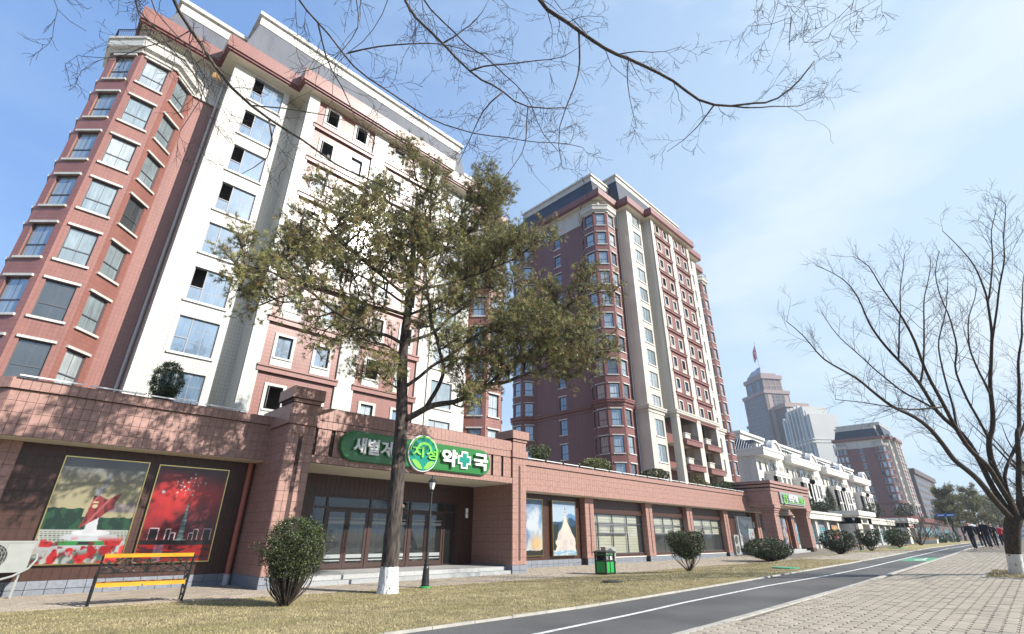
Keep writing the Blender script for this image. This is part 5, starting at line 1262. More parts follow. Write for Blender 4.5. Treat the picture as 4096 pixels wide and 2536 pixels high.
def paint1(u, v):
    n = fbm(u, v, 3, 1); C_ = mixc(np.zeros(u.shape + (3,)) + (.52, .47, .30), (.28, .31, .36), smooth(v, .7, 1)); C_ = mixc(C_, (.72, .66, .42), smooth(n, .45, .75) * smooth(v, .95, .5))
    C_ = mixc(C_, (.42, .36, .34), (v > .48) * (v < .56 + .05 * vnoise(u, v, 5, 4)) * (u > .6))
    tree = .36 + .16 * (1 - smooth(u, .0, .9)) * 1 + .03 * vnoise(u, v, 14, 7)
    tree = np.where(u < .4, .50 - .25 * u * 0 + .02 * vnoise(u, v, 18, 7), .42 + .02 * vnoise(u, v, 18, 7))
    C_ = mixc(C_, (.012, .06, .035), (v < tree)); C_ = mixc(C_, (.03, .13, .06), (v < tree) * (fbm(u, v, 16, 9) > .55))
    C_ = mixc(C_, (.55, .57, .52), (v < .31)); st = (np.sin(v * 330) > .2) * (np.sin(u * 140 + v * 60) > -.3); C_ = mixc(C_, (.12, .15, .12), st * (v < .29) * (v > .2))
    C_ = mixc(C_, (.62, .64, .66), (((u - .56) / .33) ** 2 + ((v - .24) / .035) ** 2 < 1)); C_ = mixc(C_, (.75, .76, .78), (((u - .56) / .22) ** 2 + ((v - .28) / .03) ** 2 < 1))
    C_ = mixc(C_, (.05, .33, .09), (v > .165) * (v < .205) * (u > .22) * (u < .92)); C_ = mixc(C_, (.55, .56, .58), (v > .12) * (v < .165))
    C_ = mixc(C_, (.03, .03, .05), (v > .168) * (v < .2) * (u > .45) * (u < .62))
    # pedestal, draped red cloth, obelisk blade
    ped = np.abs(u - .54) < .06 + .16 * np.clip(.38 - v, 0, .2); C_ = mixc(C_, (.72, .72, .74), ped * (v > .27) * (v < .5))
    red = vin(u, v, [(.40, .32), (.43, .42), (.45, .54), (.46, .635), (.53, .64), (.585, .615), (.63, .605), (.70, .64), (.775, .675), (.76, .62), (.725, .565), (.74, .515), (.69, .50), (.655, .47), (.62, .44), (.56, .405), (.50, .375), (.45, .345)])
    C_ = mixc(C_, (.36, .055, .05), red); C_ = mixc(C_, (.17, .022, .022), red * (np.sin(u * 52 + v * 22 + 2 * fbm(u, v, 5, 6)) > .55)); C_ = mixc(C_, (.52, .16, .15), red * (np.sin(u * 40 - v * 30) > .8)); C_ = mixc(C_, (.70, .58, .40), (((u - .505) / .03) ** 2 + ((v - .535) / .02) ** 2 < 1) | ((np.abs(u - .505) < .03) & (np.abs(v - .572) < .008)))
    C_ = mixc(C_, (.68, .66, .66), (np.abs(u - .50) < .045) * (v > .64) * (v < .72)); C_ = mixc(C_, (.40, .42, .46), (np.abs(u - .545 - (v - .7) * .18) < .022) * (v > .70) * (v < .875))
    fl_ = fbm(u, v, 5, 21); fb_ = smooth(v, .24, .1) * 1.0
    C_ = mixc(C_, (.10, .17, .14), smooth(fl_, .35, .5) * smooth(v, .16, .06) * (u < .8)); C_ = mixc(C_, (.62, .03, .035), smooth(vnoise(u, v * 1.3, 13, 33), .60, .70) * smooth(v, .26, .19)); C_ = mixc(C_, (.25, .01, .015), smooth(vnoise(u, v * 1.3, 27, 35), .6, .75) * (v < .2) * .8)
    C_ = mixc(C_, (.85, .10, .09), smooth(v, .10 + .16 * smooth(u, .5, 1), .06 + .14 * smooth(u, .5, 1)) * (u > .5) * smooth(vnoise(u, v, 9, 3), .3, .5)); C_ = mixc(C_, (.45, .02, .03), smooth(fbm(u, v, 14, 44), .55, .65) * (v < .16) * (u > .5)); C_ = mixc(C_, (.55, .56, .55), smooth(fbm(u, v, 8, 61), .56, .64) * (v < .15) * (u < .7) * .8)
    return C_ * (.82 + .36 * fbm(u, v, 5, 90))[..., None]
def paint2(u, v):
    n = fbm(u, v, 3, 5); C_ = mixc(np.zeros(u.shape + (3,)) + (.16, .012, .022), (.62, .03, .03), smooth(n, .35, .7) * smooth(v, .2, .5)); d = np.exp(-(((u - .52) / .28) ** 2 + ((v - .72) / .15) ** 2)); C_ = mixc(C_, (.85, .06, .04), d)
    C_ = mixc(C_, (.10, .01, .015), smooth(v, .9, 1))
    tw = .012 + .028 * smooth(v, .62, .22); C_ = mixc(C_, (.22, .33, .33), (np.abs(u - .53) < tw) * (v > .22) * (v < .60)); C_ = mixc(C_, (.10, .17, .17), (np.abs(u - .53) < tw) * (np.sin(v * 160) > .75) * (v > .22) * (v < .60))
    C_ = mixc(C_, (.9, .12, .06), (np.abs(u - .53) < .012) * (v > .60) * (v < .625)); C_ = mixc(C_, (.35, .45, .45), (np.abs(u - .53) < .09) * (v > .205) * (v < .225))
    for a, c, h in ((.10, .22, .335), (.32, .38, .33), (.38, .45, .29), (.64, .70, .29), (.70, .76, .33), (.84, .95, .335)):
        C_ = mixc(C_, (.03, .008, .012), (u > a) * (u < c) * (v > .22) * (v < h)); e = .006
        C_ = mixc(C_, (.8, .6, .65), (((np.abs(u - a) < e) | (np.abs(u - c) < e)) & (v > .22) & (v < h)) | ((u > a) & (u < c) & (np.abs(v - h) < .005)))
    C_ = mixc(C_, (.02, .005, .008), (v < .215) * (v > .17)); C_ = mixc(C_, (.42, .012, .015), (v < .17)); C_ = mixc(C_, (.10, .01, .02), (v < .17) * (fbm(u * .4, v * 3, 14, 4) > .55)); C_ = mixc(C_, (.3, .35, .5), (v < .17) * (np.abs(u - .28) < .06) * .4)
    P = [(.52, .93), (.47, .885), (.54, .885), (.30, .84), (.37, .83), (.45, .84), (.53, .845), (.62, .845), (.70, .84), (.35, .80), (.41, .785), (.47, .765), (.53, .80), (.60, .81), (.38, .75), (.44, .745), (.50, .75), (.56, .745), (.33, .72), (.55, .70)]
    for a, c in P:
        C_ = mixc(C_, (.75, .82, .85), ((np.abs(u - a) < .012) & (np.abs(v - c) < .004)) | ((np.abs(u - a) < .004) & (np.abs(v - c) < .01))); C_ = mixc(C_, (.7, .4, .4), (np.abs(u - a) < .002) * (v < c) * (v > c - .06) * .5)
    C_ = mixc(C_, (.8, .8, .9), ((u - .14) ** 2 + ((v - .72) * 1.35) ** 2 < .0005)); return C_
def paint3(u, v):
    n = fbm(u, v, 3, 8); C_ = mixc(np.zeros(u.shape + (3,)) + (.20, .36, .58), (.72, .78, .83), smooth(n, .4, .68)); C_ = mixc(C_, (.16, .26, .45), smooth(v, .75, 1)); C_ = mixc(C_, (.80, .58, .30), np.exp(-(((u - .78) / .22) ** 2 + ((v - .2) / .15) ** 2)) * 1.1)
    cx = .24 + .28 * (v - .1); b = (np.abs(u - cx) < .055 * smooth(v, .78, .62) + .0) * (v > .14) * (v < .76); C_ = mixc(C_, (.07, .075, .08), b); C_ = mixc(C_, (.75, .75, .75), b * (v > .62) * (np.sin(v * 220) > 0) * (np.sin(u * 160) > 0))
    C_ = mixc(C_, (.8, .8, .78), b * (v < .22) * (np.sin(u * 130) > .3)); C_ = mixc(C_, (.05, .045, .04), (v < .07 + .05 * fbm(u, v, 9, 3))); return C_
def paint4(u, v):
    C_ = mixc(np.zeros(u.shape + (3,)) + (.58, .70, .82), (.36, .50, .68), smooth(v, .85, 1)); C_ = mixc(C_, (.20, .38, .62), v < .66 + .14 * np.exp(-((u - .75) / .3) ** 2) - .1 * (1 - u)); C_ = mixc(C_, (.05, .12, .22), v < .6 + .08 * np.exp(-((u - .8) / .2) ** 2) + .03 * vnoise(u, v, 9, 2)); C_ = mixc(C_, (.02, .05, .04), (v < .52 + .06 * vnoise(u, v, 16, 4)) * ((u < .25) | (u > .72)))
    pl_ = np.abs(u - .55) < .03 + .42 * smooth(v, .72, .2) * (1 + .25 * (fbm(u, v, 6, 11) - .5) * 2) ; C_ = mixc(C_, (.86, .76, .68), pl_ * (v < .73) * (v > .09)); C_ = mixc(C_, (.98, .86, .66), np.exp(-(((u - .55) / .09) ** 2 + ((v - .58) / .13) ** 2)) * 1.2); C_ = mixc(C_, (.64, .60, .60), pl_ * (v < .5) * smooth(fbm(u, v, 9, 12), .5, .65) * .6)
    C_ = mixc(C_, (.35, .55, .70), (v < .09) + 0.); C_ = mixc(C_, (.75, .80, .82), (v < .09) * (fbm(u, v * 4, 12, 6) > .52))
    C_ = mixc(C_, (.85, .85, .84), (np.abs(u - .545) < .016) * (v > .72) * (v < .86)); C_ = mixc(C_, (.04, .04, .05), (np.abs(u - .545) < .016) * (((v > .84) & (v < .875)) | ((v > .79) & (v < .81)) | ((v > .74) & (v < .755)))); C_ = mixc(C_, (.04, .04, .05), (np.abs(u - .545) < .010) * (v > .87) * (v < .895)); return C_
def paint5(u, v):
    C_ = mixc(np.zeros(u.shape + (3,)) + (.78, .81, .82), (.45, .50, .55), smooth(v, .88, .92)); lim = .98 - .62 * u
    bl = (u < .62) * (v < lim) * (v > .62 - .25 * u); C_ = mixc(C_, (.42, .50, .55), bl); C_ = mixc(C_, (.12, .30, .50), bl * (np.sin((v + .55 * u * (v)) * 42) > .2)); C_ = mixc(C_, (.5, .66, .70), (v < .58) * (v > .16) + 0.); C_ = mixc(C_, (.14, .22, .20), (((u - .6) / .07) ** 2 + ((v - .62) / .14) ** 2 < 1))
    cr = fbm(u, v, 26, 3); zone = (v < .46 + .05 * np.sin(u * 9)) * (v > .17); C_ = mixc(C_, (.09, .08, .10), zone * (cr > .5)); C_ = mixc(C_, (.62, .12, .14), zone * (fbm(u, v, 30, 8) > .58)); C_ = mixc(C_, (.60, .70, .78), zone * (fbm(u, v, 24, 18) > .56)); C_ = mixc(C_, (.75, .60, .52), zone * (fbm(u, v, 34, 28) > .62))
    for a, c, k in ((.3, .66, (.85, .25, .2)), (.66, .62, (.85, .7, .15)), (.56, .84, (.85, .75, .75)), (.2, .56, (.85, .3, .2)), (.5, .36, (.85, .75, .3)), (.85, .6, (.9, .3, .2))): C_ = mixc(C_, k, (((u - a) / .03) ** 2 + ((v - c) / .028) ** 2 < 1))
    C_ = mixc(C_, (.82, .84, .86), v < .17 + .02 * np.sin(u * 14)); return C_
def paint6(u, v):
    C_ = mixc(np.zeros(u.shape + (3,)) + (.10, .28, .58), (.35, .55, .75), smooth(v, .5, 1))
    for k, (c, s_, t) in enumerate((((.06, .05, .07), 3, .52), ((.80, .78, .76), 13, .60), ((.75, .15, .15), 23, .66), ((.80, .62, .2), 33, .68), ((.65, .42, .32), 43, .62))): C_ = mixc(C_, c, fbm(u, v, 11, s_) > t)
    return C_
def paint7(u, v):
    n = fbm(u, v, 3, 3); C_ = mixc(np.zeros(u.shape + (3,)) + (.80, .42, .30), (.75, .12, .12), smooth(v, .62, .4)); C_ = mixc(C_, (.90, .70, .30), np.exp(-(((u - .5) / .4) ** 2 + ((v - .8) / .12) ** 2))); C_ = mixc(C_, (.85, .78, .76), (n > .55) * (v < .6)); return C_
FR = empty
poster('wall_poster', 'tall gold framed poster of a stone monument draped in a red banner above red flowers', .93, YW - .02, .72, 1.98, 2.76, 130, 180, paint1)
poster('wall_poster', 'red gold framed poster of a tower at night under small aircraft', 3.22, YW - .02, .71, 1.98, 2.74, 130, 180, paint2)
poster('wall_poster', 'narrow poster of a dark rocket rising through pale blue smoke, beside the pillar', 19.0, YW - .02, .55, 2.15, 2.74, 90, 120, paint3)
poster('wall_poster', 'poster of a white rocket lifting off over a lake and blue hills', 21.9, YW - .02, .53, 2.0, 2.75, 90, 120, paint4, m_gold, .03, .16)
p5 = poster('wall_poster', 'poster of a cheering crowd with balloons before a blue building, handwriting below', 46.7, YW - .02, .66, 3.2, 2.5, 90, 90, paint5, m_white, .03, .2)
for i, ch in enumerate('행복한 매일'):
    if ch != ' ': letter(p5, ch, .55 + i * .38, -.205, .14 + .04 * math.sin(i * 2), .30, .30, m_black, .004, -.004)
poster('wall_poster', 'narrow colourful poster of people on blue, seen between the portico columns', 60.0 - 4.0, YW - .02, .7, 2.6, 2.6, 60, 60, paint6, m_black, .03, .3)
poster('wall_poster', 'red and orange poster beside the teal windows of the cream shop row', 79.2, 20.08, .85, 3.2, 2.2, 40, 40, paint7, m_black, .04, .1)

# ------------------------------------------------------------ bench
def ribbon(b, pts, r, n=5): b.tube(pts, r, n)
def bench_build(o, L=1.80):
    m = m_black
    for x in (0, L):
        b = MB(); 
        # back upright raked, rear leg, front leg, arm, seat rail
        ribbon(b, [(x, .10, 0), (x, .02, .22), (x, .0, .42), (x, -.08, .75), (x, -.14, 1.02)], .028, 6)
        ribbon(b, [(x, .42, 0), (x, .40, .15), (x, .44, .30), (x, .40, .42), (x, .20, .40), (x, .0, .42)], .022, 6)
        ribbon(b, [(x, -.03, .62), (x, .12, .66), (x, .34, .64), (x, .46, .58), (x, .44, .50), (x, .40, .42)], .022, 6)
        ribbon(b, [(x, .07, .10), (x, .18, .16), (x, .26, .12), (x, .38, .16)], .014, 5)
        ribbon(b, [(x, .05, .22), (x, .12, .34), (x, .2, .26), (x, .3, .34), (x, .4, .28)], .012, 5)
        for yy, zz in ((.15, .55), (.28, .52)):
            t = np.linspace(0, 2 * math.pi, 9); ribbon(b, [(x, yy + .05 * math.cos(a), zz + .05 * math.sin(a)) for a in t], .010, 4)
        b.box(x - .03, .06, -.01, x + .03, .14, .02); b.box(x - .03, .38, -.01, x + .03, .46, .02)
        b.build('side_frame', m, o)
    for i, (y, z) in enumerate(((.04, .425), (.13, .42), (.22, .42), (.31, .42), (.40, .43))):
        b = MB(); b.box(-.02 + .03, y - .04, z - (.05 if i == 0 else 0), L - .01, y + .035, z + .03); b.build('seat_slat', m_yellow if i == 0 else m_wood, o)
    b = MB(); b.loft([[(.02, -.165, .98), (.02, -.115, .98), (.02, -.125, 1.06), (.02, -.175, 1.06)], [(L - .02, -.165, .98), (L - .02, -.115, .98), (L - .02, -.125, 1.06), (L - .02, -.175, 1.06)]]); b.build('top_rail', m_yellow, o)
    b = MB(); b.box(.5 * L - .02, .0, .37, .5 * L + .02, .42, .418); b.build('slat_brace', m_chrome, o)
    b = MB(); yb_ = lambda z: -.06 - (z - .65) * .2
    Q = lambda x, z: (x, yb_(z), z)
    ribbon(b, [Q(0, .66), Q(L, .66)], .014)
    for s_ in (-1, 1):
        c = L / 2
        T_ = lambda P: [Q(c + s_ * x, z) for x, z in P]
        for P in ([(0, .66), (.05, .78), (.16, .86), (.34, .88), (.42, .80)], [(.02, .68), (.10, .76), (.22, .79), (.30, .72), (.24, .68)], [(.42, .80), (.55, .74), (.70, .66)], [(.86, .66), (.72, .80), (.60, .90), (.52, .97)], [(.42, .80), (.48, .92), (.40, .97)], [(.88, .86), (.72, .80), (.56, .68), (.44, .66)], [(.30, .66), (.40, .74), (.52, .72), (.58, .66)], [(.0, .72), (.03, .85), (.0, .96)], [(.60, .66), (.66, .76), (.80, .78), (.88, .72)]): ribbon(b, T_(P), .015)
        for x, z in ((.05, .90), (.10, .92), (.22, .93), (.38, .92), (.62, .94), (.76, .88), (.30, .80), (.5, .84), (.80, .72), (.66, .72)):
            ctr = Q(c + s_ * x, z); a = random.uniform(0, 3); P = [(ctr[0] + .045 * math.cos(t + a) * (1 if k % 2 == 0 else .75), ctr[1], ctr[2] + .03 * math.sin(t + a)) for k, t in enumerate(np.linspace(0, 2 * math.pi, 9)[:-1])]
            b.loft([[(p[0], p[1] - .006, p[2]) for p in P], [(p[0], p[1] + .006, p[2]) for p in P]])
    b.build('scroll_back', m, o)
bn = empty('park_bench', (1.98, 15.36, 0), R(-12)); tag(bn, 'black wrought iron bench with yellow rails before the two gold framed posters', 'bench', 'park benches'); bench_build(bn)
bn.rotation_euler.z = R(-4); bn.location = (2.0, 15.35, 0)
b2_ = empty('park_bench', (67.5, 14.9, gz(67, 14.9)), R(-4)); tag(b2_, 'small distant iron bench with yellow rails beside the second lamp post', 'bench', 'park benches'); bench_build(b2_)

# ------------------------------------------------------------ lamp posts
def lamp(x, y, z, lab):
    o = empty('street_lamp', (x, y, z)); tag(o, lab, 'lamp post', 'black lantern lamp posts')
    b = MB(); b.lathe([(.17, 0), (.17, .035), (.14, .05)], 20); b.build('green_base', m_green, o)
    b = MB(); b.lathe([(.13, .04), (.13, .09), (.115, .10), (.11, .16), (.085, .55), (.07, .60), (.085, .62), (.085, .66), (.06, .68), (.055, .72), (.075, .74), (.075, .78), (.05, .80), (.047, 1.28), (.06, 1.3), (.06, 1.34), (.045, 1.36), (.042, 2.0), (.055, 2.02), (.055, 2.07), (.04, 2.09), (.038, 2.1), (.036, 2.72), (.05, 2.74), (.05, 2.78), (.03, 2.8), (.03, 2.83), (.07, 2.86), (.075, 2.88)], 16)
    for k in range(12):
        a = k * math.pi / 6; b.tube([(.112 * math.cos(a), .112 * math.sin(a), .12), (.082 * math.cos(a), .082 * math.sin(a), .56)], .010, 4)
    b.build('post', m_black, o)
    b = MB(); b.lathe([(.075, 2.88), (.125, 3.12)], 6); b.build('lamp_glass', m_glamp, o)
    b = MB(); b.lathe([(.08, 2.87), (.085, 2.89), (.07, 2.9)], 6); b.lathe([(.155, 3.115), (.16, 3.14), (.10, 3.20), (.05, 3.235), (.035, 3.27), (.02, 3.29), (.03, 3.31), (.012, 3.34), (.0, 3.38)], 6)
    for k in range(6):
        a = k * math.pi / 3; b.tube([(.078 * math.cos(a), .078 * math.sin(a), 2.88), (.130 * math.cos(a), .130 * math.sin(a), 3.12)], .008, 4)
    b.build('lantern_frame', m_black, o); return o
lamp(10.12, 14.1, 0, 'black lantern lamp post in front of the glass doors, right of the pine trunk')
lamp(65.2, 14.2, gz(65.2, 14.2), 'distant black lantern lamp post by the cream gateway block')
lamp(128, 17.6, gz(128, 17.6), 'tiny far lamp post near the brown shop row')

# ------------------------------------------------------------ litter bin
bi = empty('litter_bin', (19.4, 13.9, 0), R(2)); tag(bi, 'green and black two sided litter bin standing on the lawn edge', 'bin')
b = MB(); w2 = .33
for sx in (-1, 1):
    for sy in (-1, 1): b.box(sx * w2 - .03, sy * .26 - .03, 0, sx * w2 + .03, sy * .26 + .03, .86)
for z in (.02, .50, .72): 
    b.box(-w2, -.27, z, w2, -.24, z + .05); b.box(-w2, .24, z, w2, .27, z + .05); b.box(-w2 - .02, -.24, z, -w2 + .01, .24, z + .05); b.box(w2 - .01, -.24, z, w2 + .02, .24, z + .05)
b.box(-.012, -.275, .02, .012, -.24, .8); b.build('bin_frame', m_black, bi)
b = MB(); b.loft([[(-.40, -.33, .84), (.40, -.33, .84), (.40, .33, .84), (-.40, .33, .84)], [(-.40, -.33, .88), (.40, -.33, .88), (.40, .33, .88), (-.40, .33, .88)], [(-.3, -.25, .93), (.3, -.25, .93), (.3, .25, .93), (-.3, .25, .93)]]); b.build('lid', m_black, bi)
for sx in (-1, 1):
    b = MB(); b.box(sx * .16 - .14, -.255, .08, sx * .16 + .14, -.245, .50); b.build('green_panel', m_green, bi)
    b = MB(); b.box(sx * .16 - .14, -.258, .76, sx * .16 + .14, -.245, .80); b.build('green_panel', m_green, bi)
b = MB(); b.box(-w2 - .012, -.22, .08, -w2 + .0, .22, .5); b.build('green_panel', m_green, bi)
b = MB(); b.box(-w2 - .012, -.22, .76, -w2 + .0, .22, .80); b.build('green_panel', m_green, bi)
b = MB(); b.box(-w2 + .03, -.22, .1, w2 - .03, .22, .56); b.box(-w2 + .03, .18, .56, w2 - .03, .22, .84); b.build('liner', m_dark, bi)
b = MB(); b.box(.03, -.262, .57, .13, -.25, .71); b.build('white_notice', m_let, bi)
# manhole and green covers
for x, y, r, m, l in ((15.0, 10.5, .33, m_black, 'black round manhole cover in the lawn right of the pine'), (24.0, 8.1, .5, m_groad, 'flat green cover in the lawn before the round bush'), (49, 8.35, .6, m_groad, 'flat green cover in the far lawn under the bushes')):
    b = MB(); b.lathe([(r, -.05), (r, .022), (r * .92, .03)], 20); o = tag(b.build('ground_cover', m, None, (x, y, gz(x, y) + .012)), l, 'cover')

# ------------------------------------------------------------ air conditioners
def ac(x, y, z, w_, h_, fans, lab, rz=0, leg=.2):
    o = empty('air_conditioner', (x, y, z), rz); tag(o, lab, 'air conditioner', 'outdoor air conditioner units')
    b = MB(); b.box(0, 0, leg, w_, .34, leg + h_); b.box(-.01, -.012, leg + h_ - .03, w_ + .01, .35, leg + h_ + .015); b.build('casing', m_acw, o)
    for k in range(fans):
        cz = leg + h_ * (k + .5) / fans; cx_ = w_ * .42 if fans > 1 else w_ * .42; r = min(w_ * .38, h_ / fans * .42)
        b = MB(); b.loft([[(cx_ + r * math.cos(t), yy, cz + r * math.sin(t)) for t in np.linspace(0, 2 * math.pi, 21)[:-1]] for yy in (.0, -.004)]); b.build('fan_recess', m_dark, o)
        b = MB()
        for q in (.25, .45, .65, .85, 1.0): 
            P = [(cx_ + r * q * math.cos(t), -.012, cz + r * q * math.sin(t)) for t in np.linspace(0, 2 * math.pi, 21)]; b.tube(P, .004 if q < 1 else .009, 4)
        for t in np.linspace(0, 2 * math.pi, 13)[:-1]: b.tube([(cx_, -.012, cz), (cx_ + r * math.cos(t), -.012, cz + r * math.sin(t))], .003, 4)
        if fans == 1:
            n = 14
            for q in range(n): b.box(.04 + q * (cx_ + r - .04) / n, -.014, leg + .05, .046 + q * (cx_ + r - .04) / n, -.010, leg + h_ - .05)
        b.build('fan_grille', m_acw, o)
    b = MB(); n = int(h_ / .07)
    for q in range(n): b.box(-.012, .03, leg + .04 + q * .07, .0, .31, leg + .06 + q * .07)
    b.build('side_louvre', m_frame2, o)
    b = MB()
    for xx in (.08, w_ - .12): 
        b.box(xx, -.04, 0, xx + .035, 0.0, leg); b.box(xx, .34, 0, xx + .035, .38, leg); b.box(xx, -.04, leg - .035, xx + .035, .38, leg)
    b.build('stand', m_acw, o); return o
a0 = ac(-.35, 18.45, .0, 1.27, .70, 1, 'grey single fan air conditioner on legs at the left edge below the tiled pilaster', 0, .58)
b = MB(); b.tube([(1.28 - .03, .2, .95), (1.38, .12, .98), (1.40, .02, .85), (1.30, -.06, .66), (1.05, -.12, .50), (.6, -.14, .36), (-.2, -.14, .30), (-1.2, -.1, .3)], .026, 8); b.build('insulated_hose', m_acw, a0)
ac(44.5, 18.6, .0, .95, 1.5, 2, 'tall white twin fan air conditioner left of the crowd poster', 0, .16)
ac(25.75, 18.35, .0, 1.0, .75, 1, 'white air conditioner half hidden behind the green litter bin', 0, .16)
ac(62.2, 19.6, .3, .95, 1.5, 2, 'twin fan air conditioner right of the second portico', 0, .16); ac(68.5, 19.6, .3, .95, .7, 1, 'small white air conditioner under the first teal window', 0, .3); ac(96, 19.5, .4, .95, .7, 1, 'small white air conditioner right of the cream gateway', 0, .3)
ac(78.0, 19.6, .3, .9, .7, 1, 'small white air conditioner left of the red poster', 0, .3)

# ------------------------------------------------------------ light strips along the parapets
ORD = 'first second third fourth fifth sixth seventh eighth ninth tenth eleventh twelfth thirteenth fourteenth fifteenth sixteenth seventeenth eighteenth nineteenth twentieth twenty-first'.split()
def strips(x0, x1, y, z, L, grp, lab, n0=0):
    x = x0; me = None; i = 0
    while x + L < x1:
        o = empty('light_strip', (x, y, z)); 
        tag(o, ORD[i] + lab, 'strip light', grp); i += 1
        if me is None:
            b = MB(); b.box(.03, -.045, .055, L - .06, .0, .09); me = b.mesh('tube_housing', m_let)
            c = MB()
            for q in (.2, L - .3): c.tube([(q, .15, -.02), (q, .02, .12), (q, -.02, .09)], .012, 4)
            mc = c.mesh('bracket', m_black)
        link('tube_housing', me, o); link('bracket', mc, o); x += L + .06
strips(-.7, 6.0, YC - .16, 5.27, 1.42, 'light strips on the left parapet', ' light strip from the left along the parapet above the two gold framed posters'); strips(17.5, 47.5, YC - .16, 5.15, 1.42, 'light strips on the long right parapet', ' light strip from the entrance pillar along the long right hand parapet')

# ------------------------------------------------------------ vegetation helpers
class TB:
    """many tapered tubes in numpy-friendly lists"""
    def __init__(s): s.b = MB()
    def limb(s, pts, r0, r1, n=6):
        k = len(pts); s.b.tube(pts, [r0 + (r1 - r0) * (i / max(1, k - 1)) for i in range(k)], n)
def resample(P, step):
    P = [Vector(p) for p in P]; out = [P[0]]
    for a, c in zip(P[:-1], P[1:]):
        n = max(1, int((c - a).length / step))
        for i in range(1, n + 1): out.append(a.lerp(c, i / n))
    return out
def smoothpts(P, it=2):
    for _ in range(it): P = [P[0]] + [(P[i - 1] + P[i] * 2 + P[i + 1]) / 4 for i in range(1, len(P) - 1)] + [P[-1]]
    return P
def rv(s=1.0): return Vector((random.gauss(0, s), random.gauss(0, s), random.gauss(0, s)))
def wander(p, d, L, n, curl, up=0.0):
    pts = [p.copy()]; d = d.normalized()
    for i in range(n):
        d = (d + rv(curl) + Vector((0, 0, up))).normalized(); p = p + d * (L / n); pts.append(p.copy())
    return pts
def needles(tufts, npt, ln, wd, name, mats, parent, kind='stuff', spread=1.0, midx=None):
    T_ = np.array([list(t[0]) + list(t[1]) for t in tufts]); m = len(T_); c = np.repeat(T_[:, :3], npt, 0); ax = np.repeat(T_[:, 3:], npt, 0)
    r = NP.normal(0, spread, (m * npt, 3)); d = ax * 1.0 + r; d /= np.linalg.norm(d, axis=1)[:, None]
    s_ = np.cross(d, NP.normal(0, 1, (m * npt, 3))); s_ /= np.linalg.norm(s_, axis=1)[:, None]
    L = NP.uniform(.7, 1.15, m * npt)[:, None] * ln; c = c + NP.normal(0, ln * .12, (m * npt, 3))
    V = np.stack([c - s_ * wd, c + s_ * wd, c + d * L], 1)
    mi = np.repeat(np.array(midx) if midx is not None else NP.choice(len(mats), m, p=[.5, .38, .12][:len(mats)] if len(mats) == 3 else None), npt)
    o = np_mesh(name, V.reshape(-1, 3), np.arange(m * npt * 3).reshape(-1, 3), mats, mi, parent)
    if kind: o['kind'] = kind
    return o
def leaves(pts, n, size, name, mats, parent, spread=.02, kind='stuff', probs=None, up=.3, slim=.28):
    P = np.array([list(p) for p in pts]); idx = NP.integers(0, len(P), n); c = P[idx] + NP.normal(0, spread, (n, 3))
    a = NP.normal(0, 1, (n, 3)); a[:, 2] += up; a /= np.linalg.norm(a, axis=1)[:, None]; s_ = np.cross(a, NP.normal(0, 1, (n, 3))); s_ /= np.linalg.norm(s_, axis=1)[:, None]
    L = NP.uniform(.6, 1.3, n)[:, None] * size; w_ = L * slim
    V = np.stack([c, c + a * L * .5 + s_ * w_, c + a * L, c + a * L * .5 - s_ * w_], 1)
    o = np_mesh(name, V.reshape(-1, 3), np.arange(n * 4).reshape(-1, 4), mats, NP.choice(len(mats), n, p=probs), parent, 4)
    if kind: o['kind'] = kind
    return o
